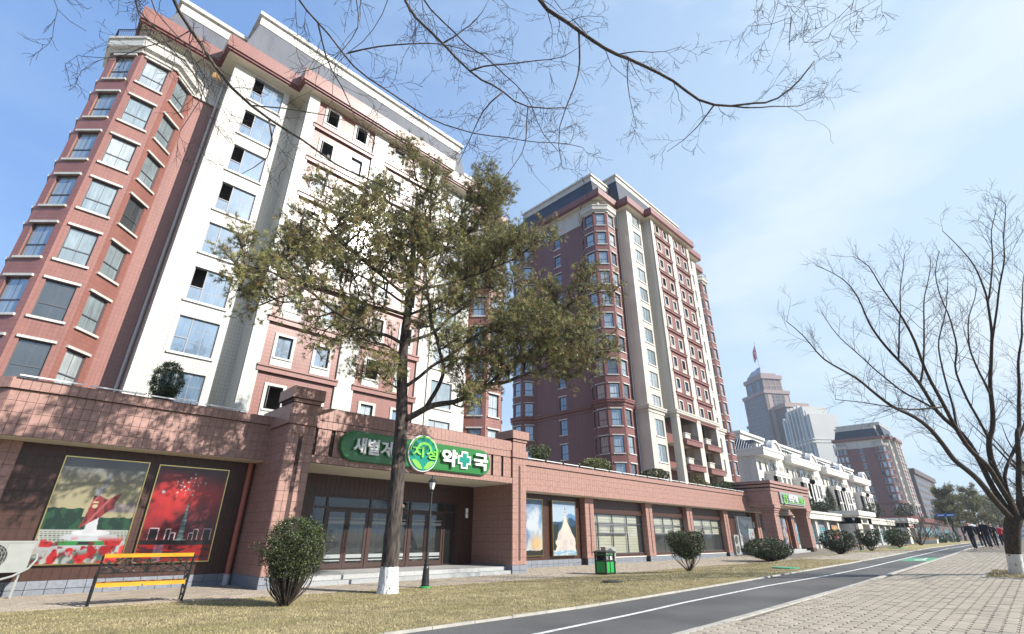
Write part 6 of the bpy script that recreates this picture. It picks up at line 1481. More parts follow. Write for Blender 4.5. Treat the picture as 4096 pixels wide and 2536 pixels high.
SK = json.loads(r'''{"pine_trunk":[[8.42,13.5,0.0],[8.41,13.5,0.77],[8.41,13.5,1.76],[8.37,13.5,3.92],[8.32,13.5,5.17],[8.15,13.5,6.31],[8.08,13.5,7.62],[8.17,13.5,9.08],[8.11,13.5,10.59],[8.05,13.5,12.21],[8.02,13.5,13.61]],"pine_limbs":[[[[8.43,13.5,4.84],[8.72,12.81,5.25],[9.78,12.2,5.6],[10.3,11.63,6.04],[10.81,11.08,6.12],[11.26,10.55,6.47],[12.3,10.02,6.88],[13.13,9.5,7.2]],0.17],[[[9.19,13.5,5.45],[9.59,13.32,6.28],[9.65,13.16,6.83],[9.22,13.0,7.27],[9.01,12.86,7.71],[8.52,12.71,8.36],[8.21,12.57,9.37],[7.97,12.44,10.27],[7.49,12.3,10.79]],0.12],[[[11.96,13.5,6.82],[12.46,12.93,7.34],[12.68,12.43,7.93],[13.88,11.96,8.57],[15.52,11.5,9.2]],0.07],[[[8.56,13.5,5.92],[8.79,13.36,6.35],[9.36,13.24,7.03],[10.13,13.13,7.34],[10.97,13.02,7.53],[12.21,12.91,8.2],[12.84,12.81,8.86],[13.44,12.7,9.96],[13.42,12.6,10.66],[12.76,12.5,11.26]],0.1],[[[9.87,13.5,7.37],[10.21,12.89,7.81],[10.56,12.37,8.23],[11.21,11.87,8.48],[11.9,11.38,8.93],[12.72,10.91,9.1],[13.81,10.45,9.96],[14.19,10.0,10.38]],0.1],[[[8.65,13.5,7.54],[9.4,13.6,8.24],[10.19,13.69,9.22],[11.14,13.77,10.08],[12.1,13.85,11.4],[12.84,13.92,13.0],[13.57,14.0,14.83]],0.1],[[[7.92,13.5,7.39],[7.09,13.19,7.39],[6.3,12.93,7.26],[5.48,12.67,7.27],[4.89,12.43,7.42],[4.31,12.19,7.53],[3.52,11.96,7.46],[3.03,11.73,7.49],[2.22,11.5,7.24]],0.1],[[[7.96,13.5,8.43],[7.38,13.97,8.69],[6.67,14.38,8.84],[6.01,14.76,9.05],[5.05,15.14,9.38],[4.4,15.5,10.04]],0.09],[[[7.94,13.5,9.04],[7.11,13.03,9.12],[6.02,12.62,9.26],[5.01,12.24,9.36],[4.19,11.86,9.48],[3.49,11.5,9.37]],0.09],[[[8.15,13.5,9.69],[8.04,13.79,10.87],[7.72,14.04,12.01],[7.37,14.27,13.18],[7.05,14.5,14.43]],0.09],[[[8.47,13.5,9.28],[8.68,13.07,10.0],[8.91,12.7,11.07],[9.17,12.34,12.2],[9.28,12.0,13.18]],0.09],[[[8.67,13.5,9.62],[9.45,12.49,9.92],[9.95,11.62,10.22],[10.82,10.8,10.79],[11.04,10.0,11.27]],0.08],[[[8.08,13.5,5.69],[7.4,13.23,5.93],[7.02,13.0,6.0]],0.06],[[[7.98,13.5,6.89],[7.76,14.17,7.48],[7.46,14.75,7.65],[7.07,15.3,7.84]],0.05],[[[8.18,13.5,8.91],[7.8,14.2,9.45],[7.27,14.82,9.97],[6.62,15.39,10.38],[5.87,15.95,10.87],[5.03,16.5,11.31]],0.07],[[[8.55,13.5,8.52],[9.8,13.73,9.78],[11.08,13.94,11.16],[12.45,14.13,13.28],[12.81,14.32,15.15],[13.3,14.5,16.68]],0.08],[[[8.25,13.5,10.28],[8.11,12.57,10.93],[7.37,11.76,11.55],[6.48,11.0,11.88]],0.06],[[[8.11,13.5,10.5],[7.3,14.32,11.65],[6.45,15.03,12.66],[5.9,15.7,13.8]],0.06],[[[8.34,13.5,10.6],[9.68,12.94,11.82],[10.42,12.46,13.27],[11.07,12.0,14.44]],0.06],[[[13.14,13.5,9.38],[13.78,12.2,9.31],[13.67,11.07,8.83],[13.58,10.0,8.27]],0.05]],"right_trunk":[[25.97,1.18,0.34],[25.6,1.04,1.15],[25.34,0.83,1.87],[25.29,0.63,2.26]],"right_limbs":[[[[25.23,0.79,2.11],[24.38,0.94,2.75],[23.35,1.23,3.45],[22.26,1.59,4.13],[21.32,1.76,4.87],[20.59,2.0,5.18],[19.95,2.26,5.33],[19.3,2.48,5.54],[18.21,2.88,6.16],[17.12,3.39,6.59],[16.23,3.56,7.26],[15.54,3.77,7.55]],0.17],[[[25.19,0.74,2.25],[24.72,0.89,3.07],[24.1,1.0,4.2],[23.69,1.12,4.97],[23.26,1.45,5.44],[23.19,1.59,5.67],[22.61,1.74,6.66],[22.0,2.03,7.47],[21.17,2.41,8.49],[20.56,2.43,9.72],[20.11,2.61,10.47],[19.35,3.28,10.93]],0.16],[[[25.28,0.61,2.33],[24.54,0.69,3.12],[23.91,0.76,3.77],[23.17,1.04,4.25],[22.6,1.17,4.71],[21.84,1.22,5.58],[20.89,1.35,6.62],[20.41,1.26,7.3],[19.54,1.32,8.31],[18.8,1.5,8.97],[18.07,1.55,9.79],[17.51,1.88,9.91]],0.15],[[[25.25,0.58,2.4],[24.62,0.68,3.36],[24.22,0.67,4.1],[23.98,0.42,4.99],[24.2,0.38,4.83],[23.82,0.01,6.14],[23.38,-0.56,7.84],[22.96,-0.91,9.16],[22.3,-0.97,10.4],[21.74,-0.72,10.99],[21.18,-0.47,11.58]],0.17],[[[25.34,0.45,2.48],[25.39,0.29,3.0],[25.26,0.01,3.98],[25.03,-0.37,5.28],[25.43,-0.3,4.91],[24.93,-0.94,7.04],[24.58,-1.56,8.92],[24.41,-2.14,10.43]],0.15],[[[23.69,0.65,4.72],[22.07,0.71,6.65],[21.68,0.31,7.39],[20.8,0.24,8.38],[19.78,0.22,9.51],[19.48,-0.17,10.11]],0.07],[[[22.97,-0.55,7.73],[22.22,-1.05,8.86],[21.48,-1.58,10.04],[20.58,-2.13,11.5]],0.06],[[[22.49,-0.89,9.01],[22.68,-1.37,10.28],[22.71,-1.66,11.5],[22.98,-2.15,12.66]],0.05],[[[21.56,1.66,6.43],[21.77,1.19,7.65],[21.66,0.76,9.29],[21.8,0.13,10.9]],0.06],[[[22.44,1.25,5.7],[20.97,2.3,5.52],[19.74,2.94,5.6],[18.48,3.64,5.64]],0.05],[[[22.29,1.52,5.51],[21.43,2.24,6.31],[20.76,2.76,7.13],[19.93,3.31,8.16],[19.48,3.53,9.12]],0.06],[[[20.82,1.92,7.15],[20.47,1.57,8.25],[20.1,1.06,9.63],[19.87,0.7,10.55]],0.05],[[[23.1,1.19,4.78],[22.83,1.03,6.35],[22.6,0.92,7.8],[22.87,0.28,9.3],[23.13,-0.08,10.37]],0.06],[[[23.47,0.01,6.07],[22.01,0.08,7.0],[20.8,-0.05,7.87],[20.06,-0.65,8.76]],0.06],[[[25.3,0.63,2.26],[25.41,0.06,2.99],[25.4,-0.63,4.1],[25.34,-1.36,5.34],[25.14,-2.24,7.03]],0.14],[[[25.4,0.62,2.11],[24.71,-0.07,2.65],[24.09,-0.93,3.35],[23.45,-1.89,4.25]],0.12],[[[24.55,0.57,3.5],[25.32,-0.07,4.54],[26.06,-0.78,5.72],[26.5,-1.58,7.52],[26.82,-2.52,9.74]],0.1]],"over":[[[[3.12,2.75,8.1],[3.52,2.57,7.83],[3.85,2.4,7.65],[4.17,2.26,7.44],[4.45,2.07,7.38],[4.69,1.91,7.32],[5.02,1.76,7.12],[5.26,1.65,6.99],[5.6,1.38,6.95],[5.96,1.04,7.0],[6.16,0.76,7.2],[6.31,0.39,7.61]],0.05,1],[[[3.12,2.5,7.77],[3.5,2.47,7.72],[3.79,2.46,7.77]],0.02,1],[[[1.7,3.71,7.57],[1.9,3.71,7.36],[2.24,3.61,7.11],[2.61,3.46,6.86],[3.01,3.26,6.66],[3.29,3.16,6.5],[3.51,2.99,6.52],[3.71,2.82,6.59]],0.04,1],[[[-0.32,5.25,7.05],[-0.23,5.28,7.0],[-0.03,5.29,6.83],[0.07,5.34,6.73],[0.26,5.36,6.54],[0.5,5.33,6.37],[0.75,5.27,6.21],[0.96,5.22,6.11],[1.29,5.08,5.97],[1.56,4.99,5.84],[1.86,4.88,5.68],[2.18,4.72,5.58],[2.57,4.51,5.44]],0.045,1],[[[-0.55,5.22,6.74],[-0.48,5.27,6.66],[-0.4,5.31,6.61],[-0.31,5.32,6.58],[-0.26,5.38,6.52],[-0.06,5.34,6.4],[0.09,5.32,6.31],[0.21,5.36,6.17],[0.34,5.41,6.03]],0.025,1],[[[-0.48,5.32,6.94],[-0.38,5.32,6.79],[-0.23,5.26,6.66],[-0.03,5.18,6.46],[0.12,5.16,6.28],[0.19,5.25,6.02],[0.34,5.26,5.78]],0.022,1],[[[0.7,4.43,7.26],[1.01,4.34,7.01],[1.33,4.26,6.73],[1.65,4.16,6.49],[2.0,4.0,6.3],[2.34,3.84,6.11],[2.8,3.53,5.97],[3.28,3.13,5.95],[3.83,2.68,5.9]],0.022,1],[[[1.91,3.68,7.78],[2.35,3.53,7.39],[2.86,3.27,7.06],[3.31,3.1,6.69],[3.61,3.1,6.26],[3.8,3.05,6.08]],0.024,1],[[[1.2,3.84,7.17],[1.32,3.86,6.79],[1.2,4.12,6.4],[0.94,4.41,6.2]],0.018,1],[[[-1.15,5.62,6.54],[-1.09,5.7,6.47],[-0.98,5.72,6.44],[-0.85,5.71,6.42]],0.008,1],[[[5.38,0.44,8.01],[5.39,0.64,7.79],[5.5,0.72,7.63]],0.012,1],[[[5.62,0.2,8.01],[5.6,0.42,7.78],[5.43,0.64,7.76],[5.26,0.86,7.76]],0.014,1],[[[6.1,-0.28,8.02],[6.13,-0.06,7.88],[5.97,0.39,7.66]],0.012,1],[[[6.27,-0.53,7.92],[6.18,-0.3,7.93],[6.13,-0.06,7.88]],0.012,1],[[[1.56,3.76,7.47],[1.59,3.86,7.2],[1.47,4.11,6.93],[1.27,4.42,6.68],[1.38,4.51,6.31]],0.014,1],[[[5.67,1.4,7.02],[6.12,1.01,7.02],[6.45,0.71,7.06],[6.62,0.43,7.31]],0.015,0],[[[5.49,1.55,7.06],[5.48,1.81,6.83],[5.47,2.0,6.7],[5.36,2.28,6.58]],0.015,0],[[[3.68,2.55,7.79],[3.78,2.59,7.51],[3.88,2.63,7.19],[3.84,2.88,6.78],[3.82,3.03,6.5],[3.89,3.07,6.23],[3.97,3.12,5.96]],0.02,0],[[[4.22,2.24,7.44],[4.56,1.94,7.64],[4.91,1.65,7.78]],0.012,0],[[[4.31,2.2,7.37],[4.42,2.28,6.95],[4.58,2.31,6.53]],0.012,0],[[[5.62,0.42,7.8],[5.75,0.57,7.47]],0.01,0],[[[2.21,3.55,7.03],[2.37,3.34,7.28],[2.52,3.14,7.52],[2.55,3.05,7.78]],0.015,0],[[[2.56,3.39,6.75],[2.9,3.07,6.88],[3.3,2.71,7.0],[3.57,2.39,7.24]],0.015,0],[[[0.95,5.12,6.02],[1.02,5.15,5.78],[1.06,5.22,5.54],[0.86,5.48,5.36]],0.015,0],[[[0.75,5.23,6.17],[1.17,4.9,6.19],[1.61,4.59,6.17],[1.97,4.46,5.97]],0.012,0],[[[2.98,3.23,6.6],[2.85,3.51,6.42],[2.89,3.73,6.1],[2.89,3.96,5.83]],0.014,0],[[[1.34,4.28,6.75],[1.58,4.02,6.9],[2.02,3.61,6.98],[2.41,3.32,6.97],[2.8,3.05,6.91]],0.014,0],[[[1.0,4.31,6.97],[1.15,4.41,6.65],[1.41,4.35,6.4],[1.66,4.39,6.01],[1.91,4.32,5.79]],0.013,0],[[[3.28,3.15,6.49],[3.43,3.24,6.13],[3.4,3.43,5.86],[3.35,3.61,5.66]],0.012,0],[[[-0.03,5.08,6.63],[-0.14,5.21,6.48],[-0.39,5.46,6.35],[-0.57,5.68,6.16],[-0.8,5.82,6.17]],0.01,0],[[[0.06,5.18,6.57],[0.19,5.16,6.25],[0.28,5.2,5.89],[0.19,5.41,5.53]],0.012,0]]}''')

def snap(Q, O, prev):
    """slide a limb along its own sight direction so that it starts on the nearest parent limb"""
    if not prev: return Q
    e = Vector((0, 0, CZ)) - O; d = (Q[0] - e).normalized(); best = max(prev, key=lambda p: (p - e).normalized().dot(d)); k = (best - e).length / (Q[0] - e).length
    Q = [e + (q - e) * k for q in Q]; return [best] + Q[1:]
# ------------------------------------------------------------ the big pine
def jit_(P, s=.02): return [P[0]] + [p + rv(s) for p in P[1:-1]] + [P[-1]]
pine = empty('pine_tree', tuple(SK['pine_trunk'][0])); tag(pine, 'large spreading pine with rough bark and whitewashed trunk foot in front of the shop entrance', 'tree')
PO = Vector(SK['pine_trunk'][0]); tr = smoothpts(resample([Vector(p) - PO for p in SK['pine_trunk']], .5), 2)
def trunk_mesh(pts, r0, r1, n, flare, name, m, par, disp=.012):
    k = len(pts); b = MB(); zt = pts[-1].z; rings = []
    for i, p in enumerate(pts):
        t = i / (k - 1); r = r0 + (r1 - r0) * t + flare * math.exp(-max(0, p.z) / .25); d = (pts[min(i + 1, k - 1)] - pts[max(0, i - 1)]).normalized(); u = d.cross(Vector((0, 1, 0))).normalized(); v = d.cross(u)
        rings.append([tuple(p + (u * math.cos(2 * math.pi * q / n) + v * math.sin(2 * math.pi * q / n)) * (r * (1 + disp / r * math.sin(q * 2.7 + i * .9) * random.uniform(.3, 1)))) for q in range(n)])
    b.loft(rings); o = b.build(name, m, par, smooth=True); return o
pts = resample(tr, .12); trunk_mesh([pts[0] + Vector((0, 0, -.15))] + pts, .26, .055, 22, .05, 'trunk', m_barkP, pine, .016)
tufts = []; bb = TB(); tb = TB(); cones = []
def pine_twigs(P, r, dens=1.0, start=.28):
    L = len(P)
    for i in range(int(L * start), L):
        t = i / L
        for _ in range(3 if random.random() < .5 * dens else 2):
            if random.random() > dens: continue
            d = (P[min(i + 1, L - 1)] - P[max(0, i - 1)]).normalized(); side = d.cross(rv(1)).normalized(); dd = (d * .55 + side * .9 + Vector((0, 0, .25))).normalized()
            l = random.uniform(.4, 1.05) * (1.15 - .6 * t); Q = wander(P[i], dd, l, 6, .22, .06); tb.limb(Q, .014, .005, 4)
            for j in range(2, 7):
                for _ in range(1 if j < 4 else 2):
                    s2_ = (rv(.7) + (Q[j] - Q[j - 1]).normalized() * .8 + Vector((0, 0, .35))).normalized(); e = Q[j] + s2_ * random.uniform(.10, .24)
                    tb.b.tube([Q[j], e], .0045, 3, cap=False); tufts.append((tuple(e), tuple(s2_ * .55)))
            if random.random() < .10: cones.append(Q[3] + Vector((0, 0, -.04)))
prevP = list(pts)
for P, r in SK['pine_limbs']:
    Q = snap([Vector(p) - PO for p in P], PO, prevP); Q = smoothpts(jit_(resample(Q, .25), .03), 1); prevP += Q; bb.limb(Q, r * .62, .018, 8)
    pine_twigs(Q, r, 1.0)
    for i in range(int(len(Q) * .25), len(Q), 2):
        d = (Q[min(i + 1, len(Q) - 1)] - Q[max(i - 1, 0)]).normalized(); side = d.cross(rv(1)).normalized(); W = wander(Q[i], (d * .5 + side + Vector((0, 0, .25))), random.uniform(.8, 1.6), 8, .2, .05)
        bb.limb(W, .034, .010, 5); pine_twigs(W, .03, .95, .25)
bb.b.build('branches', m_barkP, pine, smooth=True); o = tb.b.build('twigs', m_twig, pine); o['kind'] = 'stuff'
random.shuffle(tufts); print('tufts', len(tufts))
needles(tufts, 26, .13, .0050, 'crown', [m_need1, m_need2, m_need3], pine, spread=.62)
b = MB()
for c in cones[:260]:
    b.lathe([(0, c.z - .03), (.022, c.z - .015), (.026, c.z + .005), (.012, c.z + .03), (0, c.z + .035)], 6, 0, c.x, c.y)
o = b.build('cones', m_cone, pine); o['kind'] = 'stuff'
b = MB()
for z, a in ((3.3, 2.6), (4.3, 4.0), (2.4, 5.5)):
    p = min(tr, key=lambda q: abs(q.z - z)); c = p + Vector((math.cos(a), -abs(math.sin(a)), 0)) * .21
    b.tube([c, c + Vector((math.cos(a), -abs(math.sin(a)), .1)) * .06], [.07, .045], 8)
b.build('branch_scar', mat('pale_cut_wood', (.15, .105, .075), .9, .2), pine)

# ------------------------------------------------------------ bare trees
def bare_twigs(bk, P, r, lev, dens, L0, up=.05, knob=False, ang=.9, curl=.13):
    n = len(P)
    for i in range(max(1, int(n * .15)), n):
        if random.random() > dens: continue
        d = (P[min(i + 1, n - 1)] - P[max(0, i - 1)]).normalized(); side = d.cross(rv(1)).normalized(); dd = (d + side * ang).normalized(); t = i / n
        l = L0 * random.uniform(.45, 1.2) * (1.1 - .6 * t); k = 6; Q = wander(P[i], dd, l, k, .2 if knob else .08, up); rr = r * (1 - .6 * t)
        bk.limb(Q, max(.0026 if knob else .004, rr * .5), .0016 if knob else .0025, 4 if lev else 3)
        if lev > 0: bare_twigs(bk, Q, rr * .55, lev - 1, dens, L0 * .5, up, knob, ang)
rtree = empty('bare_tree', tuple(SK['right_trunk'][0])); tag(rtree, 'bare spreading tree with whitewashed foot at the right edge of the promenade', 'tree')
RO = Vector(SK['right_trunk'][0]); bk = TB(); tr = resample([Vector(p) - RO for p in SK['right_trunk']], .15)
trunk_mesh([tr[0] + Vector((0, 0, -.15))] + tr, .185, .235, 18, .04, 'trunk', m_barkR, rtree, .006)
ts = TB()
top = tr[-1]
prevR = []
for P, r in SK['right_limbs']:
    Q = [Vector(p) - RO for p in P]
    if r > .09: Q = [top + Vector((0, 0, -.25))] + Q
    else: Q = snap(Q, RO, prevR)
    Q = smoothpts(jit_(resample(Q, .3), .035), 2); prevR += Q; bk.limb(Q, r * .62, .010, 8); bare_twigs(ts, Q, .028, 2, .62, 1.5, .035)
    bare_twigs(ts, Q[len(Q) // 3:], .02, 1, .5, 1.3, .06)
bk.b.build('branches', m_barkR, rtree, smooth=True); o = ts.b.build('twigs', m_twig, rtree); o['kind'] = 'stuff'
# overhanging tree whose trunk stands behind the camera
ot = empty('overhanging_tree', (-2.6, -2.2, 0)); tag(ot, 'bare budding tree whose branches hang into the top of the view', 'tree'); OO = Vector((-2.6, -2.2, 0))
bk = TB(); ts = TB(); hub = Vector((-2.4, -2.0, 6.8)) - OO
b = MB(); b.tube([(0, 0, -.2), (.05, .0, 1.5), (.1, .1, 3.5), tuple(hub)], [.26, .2, .17, .12], 14); b.build('trunk', m_barkO, ot, smooth=True)
prevO = []
for P, r, e in SK['over']:
    Q = [Vector(p) - OO for p in P]
    if e: 
        a = Q[0] - (Q[1] - Q[0]) * .5; Q = [hub, hub.lerp(a, .5) + Vector((0, 0, .6))] + Q
    else: Q = snap(Q, OO, prevO)
    Q = resample(Q, .16); Q = smoothpts(jit_(Q, .022), 1); prevO += Q[4:]
    bk.limb(Q, r * (1.3 if e else .75), max(.003, r * .18), 7)
    vis = [q for q in Q if (q + OO - Vector((0, 0, CZ))).dot(fwd) > .8 and (q + OO - Vector((0, 0, CZ))).dot(upv) / (q + OO - Vector((0, 0, CZ))).dot(fwd) < .80]
    if len(vis) > 3: bare_twigs(ts, vis, max(.006, r * .3), 2, .58, .72, -.02, True, 1.0)
bk.b.build('branches', m_barkO, ot, smooth=True); o = ts.b.build('twigs', m_twig, ot); o['kind'] = 'stuff'
for p, in (((1.25, 2.9, 6.0),),):
    pass
for (u, v, l) in ((.0, .0, 'dry curled leaf caught on a twig against the nearest tower top'),):
    c = Vector(max((P_ for P_, r_, e_ in SK['over'] if e_), key=len)[4]) + Vector((.05, 0, -.05)); b = MB(); b.quad((0, 0, 0), (.05, .02, -.03), (.07, .0, -.09), (.01, .03, -.07)); b.quad((0, 0, 0), (.01, .03, -.07), (-.03, .0, -.08), (-.03, -.02, -.03)); tag(b.build('dead_leaf', m_dryleaf, None, tuple(c)), l, 'leaf')
# ------------------------------------------------------------ bushes
def bush(name, x, y, z, rx, ry, h, base, nst, nl, size, mats, lab, grp, probs=None, shape='ball', par=None, cat='bush'):
    o = empty(name, (x, y, z)); tag(o, lab, cat, grp); st = TB(); pts = []
    for i in range(nst):
        a = random.uniform(0, 2 * math.pi); rr = random.random() ** .5; zt = base + (h - base) * random.uniform(.25, .95)
        k = math.sqrt(max(0, 1 - ((zt - (base + h) / 2) / ((h - base) / 2 + .01)) ** 2 * .8)); 
        if shape == 'vase': k = .45 + .65 * (zt - base) / (h - base)
        if shape == 'cone': k = 1.1 * (1 - (zt - base) / (h - base)) + .1
        T_ = Vector((rx * rr * k * math.cos(a), ry * rr * k * math.sin(a), zt)); m_ = T_ * .4; m_.z = T_.z * .35; m_ += Vector((T_.x * .3, T_.y * .3, 0))
        Q = [Vector((random.gauss(0, .03), random.gauss(0, .03), -.03)), m_ + rv(.02), T_ * .8 + rv(.02), T_]
        Q = smoothpts(resample(Q, .12), 2); st.limb(Q, .014 * (h / 1.5), .004, 4)
        pts += [q for q in Q if q.z > base]
    for i in range(nl // 30):
        a = random.uniform(0, 2 * math.pi); ph = random.uniform(-1, 1); rr = random.uniform(.72, 1.0); lump = 1 + .13 * math.sin(a * 3 + x) * math.cos(ph * 4 + y) + .07 * math.sin(a * 7 + ph * 9)
        zz = (base + h) / 2 + (h - base) / 2 * ph * .95; k = math.sqrt(max(.02, 1 - ph * ph)) if ph > 0 else math.sqrt(max(.02, 1 - abs(ph) ** 3.2)) * (1 - .12 * abs(ph))
        if shape == 'vase': k = math.sqrt(max(.05, 1 - ((ph - .25) / 1.28) ** 2)) * (.72 + .28 * (ph + 1) / 2)
        if shape == 'cone': k = 1.0 - .5 * (ph + 1)
        if shape == 'oval': k = math.sqrt(max(.03, 1 - ph * ph)) * (1.0 + .12 * ph); rr *= random.choice((1, 1, 1.12, .9))
        pts.append(Vector((rx * rr * k * lump * math.cos(a), ry * rr * k * lump * math.sin(a), zz)))
    o2 = st.b.build('stems', m_twig, o); o2['kind'] = 'stuff'
    leaves(pts, nl, size, 'foliage', mats, o, .035 * h / 1.5, 'stuff', probs, slim=.15 if name == 'juniper_bush' else .26); return o
G1 = 'clipped evergreen bushes on the lawn'
bush('juniper_bush', 5.25, 12.66, gz(5.25, 12.66), .70, .60, 1.84, .56, 120, 24000, .06, [m_leafD, m_leafM], 'ragged dark juniper bush on bare curved stems left of the pine trunk', G1, [.55, .45], 'oval')
bush('clipped_bush', 21.7, 11.2, gz(21.7, 11.2), .92, .85, 1.55, .5, 30, 16000, .055, [m_leafD, m_leafM], 'mushroom shaped dark bush on a twisted stem before the shop windows', G1, [.75, .25], 'vase')
bush('clipped_bush', 38.0, 13.7, gz(38, 13.7), 2.2, 1.5, 1.42, .16, 70, 26000, .075, [m_leafD, m_leafM], 'broad dome shaped dark bush before the crowd poster and portico', G1, [.8, .2])
bush('clipped_bush', 38.6, 9.6, gz(38.6, 9.6), 1.25, 1.05, 1.40, .18, 60, 16000, .065, [m_leafD, m_leafM], 'round dark bush on many stems beside the path, left of the second lamp', G1, [.8, .2])
bush('clipped_bush', 43.6, 8.9, gz(43.6, 8.9), .85, .8, 1.35, .3, 30, 9000, .065, [m_leafD, m_leafM], 'tilted square clipped bush right of the second lamp', G1, [.8, .2], 'vase')
bush('clipped_bush', 51.0, 8.5, gz(51, 8.5), 1.0, .9, 1.3, .3, 30, 8000, .07, [m_leafD, m_leafM], 'dark bush with bare lower stems standing over the green cover', G1, [.8, .2])
for i, (x, y, r, h, l) in enumerate(((84, 14.5, 1.0, 1.5, 'small far bush before the cream gateway block'), (118, 15.0, 1.5, 2.0, 'leftmost bush of the far group under the pines'), (126, 14.0, 1.3, 1.9, 'middle bush of the far group under the pines'), (138, 13.6, 1.4, 2.0, 'rightmost bush of the far group under the pines'))): bush('clipped_bush', x, y, gz(x, y), r, r, h, .3, 14, 2500, .14, [m_leafD, m_leafM], l, G1, [.8, .2])
G2 = 'planted shrubs on the shop roof'
RZ = 5.15
bush('roof_shrub', 2.85, 20.0, 5.45, .5, .45, 1.55, .1, 40, 14000, .045, [m_leafD, m_leafM], 'dark lumpy conifer shrub on the left roof edge before the lowest tower window', G2, [.6, .4])
bush('roof_shrub', 22.0, 20.0, RZ, .75, .7, 1.3, .3, 30, 6000, .07, [m_leafM, m_leafD], 'airy green shrub on the roof just right of the entrance pillar', G2, [.7, .3], 'vase')
bush('roof_shrub', 27.6, 20.0, RZ, 1.15, 1.0, 1.1, .15, 30, 9000, .09, [m_leafM, m_need2], 'bright green spreading pine shrub on the roof', G2, [.7, .3])
bush('roof_shrub', 35.2, 20.0, RZ, 1.2, 1.0, 1.1, .2, 30, 9000, .08, [m_leafD, m_leafO], 'round dark bronze shrub on the roof before the cream tower corner', G2, [.7, .3])
bush('roof_shrub', 42.5, 20.0, RZ, 1.55, 1.1, 1.25, .1, 30, 9000, .09, [m_leafO, m_leafM], 'rusty yellow shrub on the roof below the balconies', G2, [.55, .45], 'cone')
bush('roof_shrub', 47.7, 20.0, RZ, 1.9, 1.2, 1.05, .1, 30, 9000, .09, [m_leafM, m_leafD], 'wide grey green shrub at the right end of the roof beside the portico', G2, [.5, .5])
for x, h, rx, l in ((74.5, 1.9, 2.0, 'round dark shrub on the cream shop roof nearest the portico'), (80.5, 1.6, 1.5, 'small dark shrub between two others on the cream shop roof'), (86, 4.0, 2.2, 'tall conical shrub on the cream shop roof')): bush('roof_shrub', x, 21.0, 4.4, rx, 1.2, h, .1, 16, 6000, .14, [m_leafD, m_leafM], l, G2, [.8, .2], 'cone' if h > 3 else 'ball')
for x, h, l in ((112, 2.6, 'shrub left of the dark clump on the far cream roof'), (138, 2.0, 'low shrub on the far brown roof left of the tall one'), (146, 3.2, 'tall dark shrub on the far brown roof')): bush('roof_shrub', x, 21.0, 4.6 if x < 120 else 5.6, 2.6, 1.5, h, .1, 14, 4000, .2, [m_leafD, m_leafM], l, G2, [.8, .2], 'ball')
# saplings
for x, y, h, n, l in ((101, 16.5, 6, 14, 'leafless sapling clump before the far cream windows'), (62.5, 8.7, 3.6, 14, 'leafless sapling clump beside the white planter'), (125, 16, 9, 7, 'pale thin sapling before the brown shop row')):
    o = empty('bare_sapling', (x, y, gz(x, y))); tag(o, l, 'sapling', 'leafless saplings'); ts = TB()
    for i in range(n): Q = wander(Vector((0, 0, -.1)), Vector((random.gauss(0, .28), random.gauss(0, .28), 1)), h * random.uniform(.6, 1), 8, .08, .03); ts.limb(Q, .045, .01, 4); bare_twigs(ts, Q, .02, 0, .7, .9, .1)
    ts.b.build('stems', m_barkO, o)
# ------------------------------------------------------------ far pines
def far_pine(x, y, h, r, lab, nt=2600, lean=0, m3=(m_need2, m_need1, m_need3)):
    o = empty('pine_tree', (x, y, gz(x, y))); tag(o, lab, 'tree', 'big pines at the far end of the street'); bk = TB(); T_ = []
    tr = [Vector((lean * t * t, 0, h * .95 * t)) + rv(.12) * (t > 0) for t in np.linspace(0, 1, 9)]; bk.limb(tr, h * .028, .05, 8)
    for i in range(46):
        z = h * random.uniform(.28, .95); t = z / (h * .95); c = Vector((lean * t * t, 0, z)); a = random.uniform(0, 2 * math.pi); rr = r * (1.05 - .55 * (t - .25)) * random.uniform(.65, 1.1)
        Q = wander(c, Vector((math.cos(a), math.sin(a), random.uniform(-.05, .45))), rr, 7, .12, .04); bk.limb(Q, .1, .03, 4)
        for j in range(2, 8):
            for _ in range(nt // 280): q = Q[j] + Vector((random.gauss(0, rr * .13), random.gauss(0, rr * .13), abs(random.gauss(0, .45)))); T_.append((tuple(q), (0, 0, 1.0)))
    bk.b.build('trunk', m_barkP, o); needles(T_, 11, .42, .03, 'crown', list(m3), o, spread=.8)
far_pine(150, 14.2, 11.2, 3.4, 'left olive brown pine of the two at the far end of the street', 3200, .8)
far_pine(175, 11.6, 12, 3.9, 'right wide pine of the two at the far end of the street', 3600, -.8)
for x, y, h, r, l in ((215, 18.5, 13, 4, 'hazy pine behind the two large pines, on the left'), (215, 9.5, 12, 4, 'hazier farther pine seen behind the walkers'), (260, 14, 14, 5, 'farthest hazy pine at the street end'), (150, -2, 14, 8, 'hazy pine behind the bare tree trunk')): far_pine(x, y, h, r, l, 1700, 0)
for i, (x, y, l) in enumerate(((48, -1.5, 'second bare tree behind the right hand trunk'), (75, -1.0, 'third bare tree farther down the right side'))):
    o = empty('bare_tree', (x, y, gz(x, y))); tag(o, l, 'tree', 'bare trees down the right side'); bk = TB(); ts = TB(); bk.limb([Vector((0, 0, -.2)), Vector((.05, 0, 2.2))], .24, .22, 8)
    for k in range(9):
        a = k * 2.4; Q = wander(Vector((.05, 0, 2.1)), Vector((math.cos(a) * .55, math.sin(a) * .55, 1)), random.uniform(6, 8), 12, .07, .03); bk.limb(Q, .12, .015, 6); bare_twigs(ts, Q, .03, 1, .8, 2.2, .05)
    bk.b.build('trunk', m_barkR, o); q = ts.b.build('twigs', m_twig, o); q['kind'] = 'stuff'

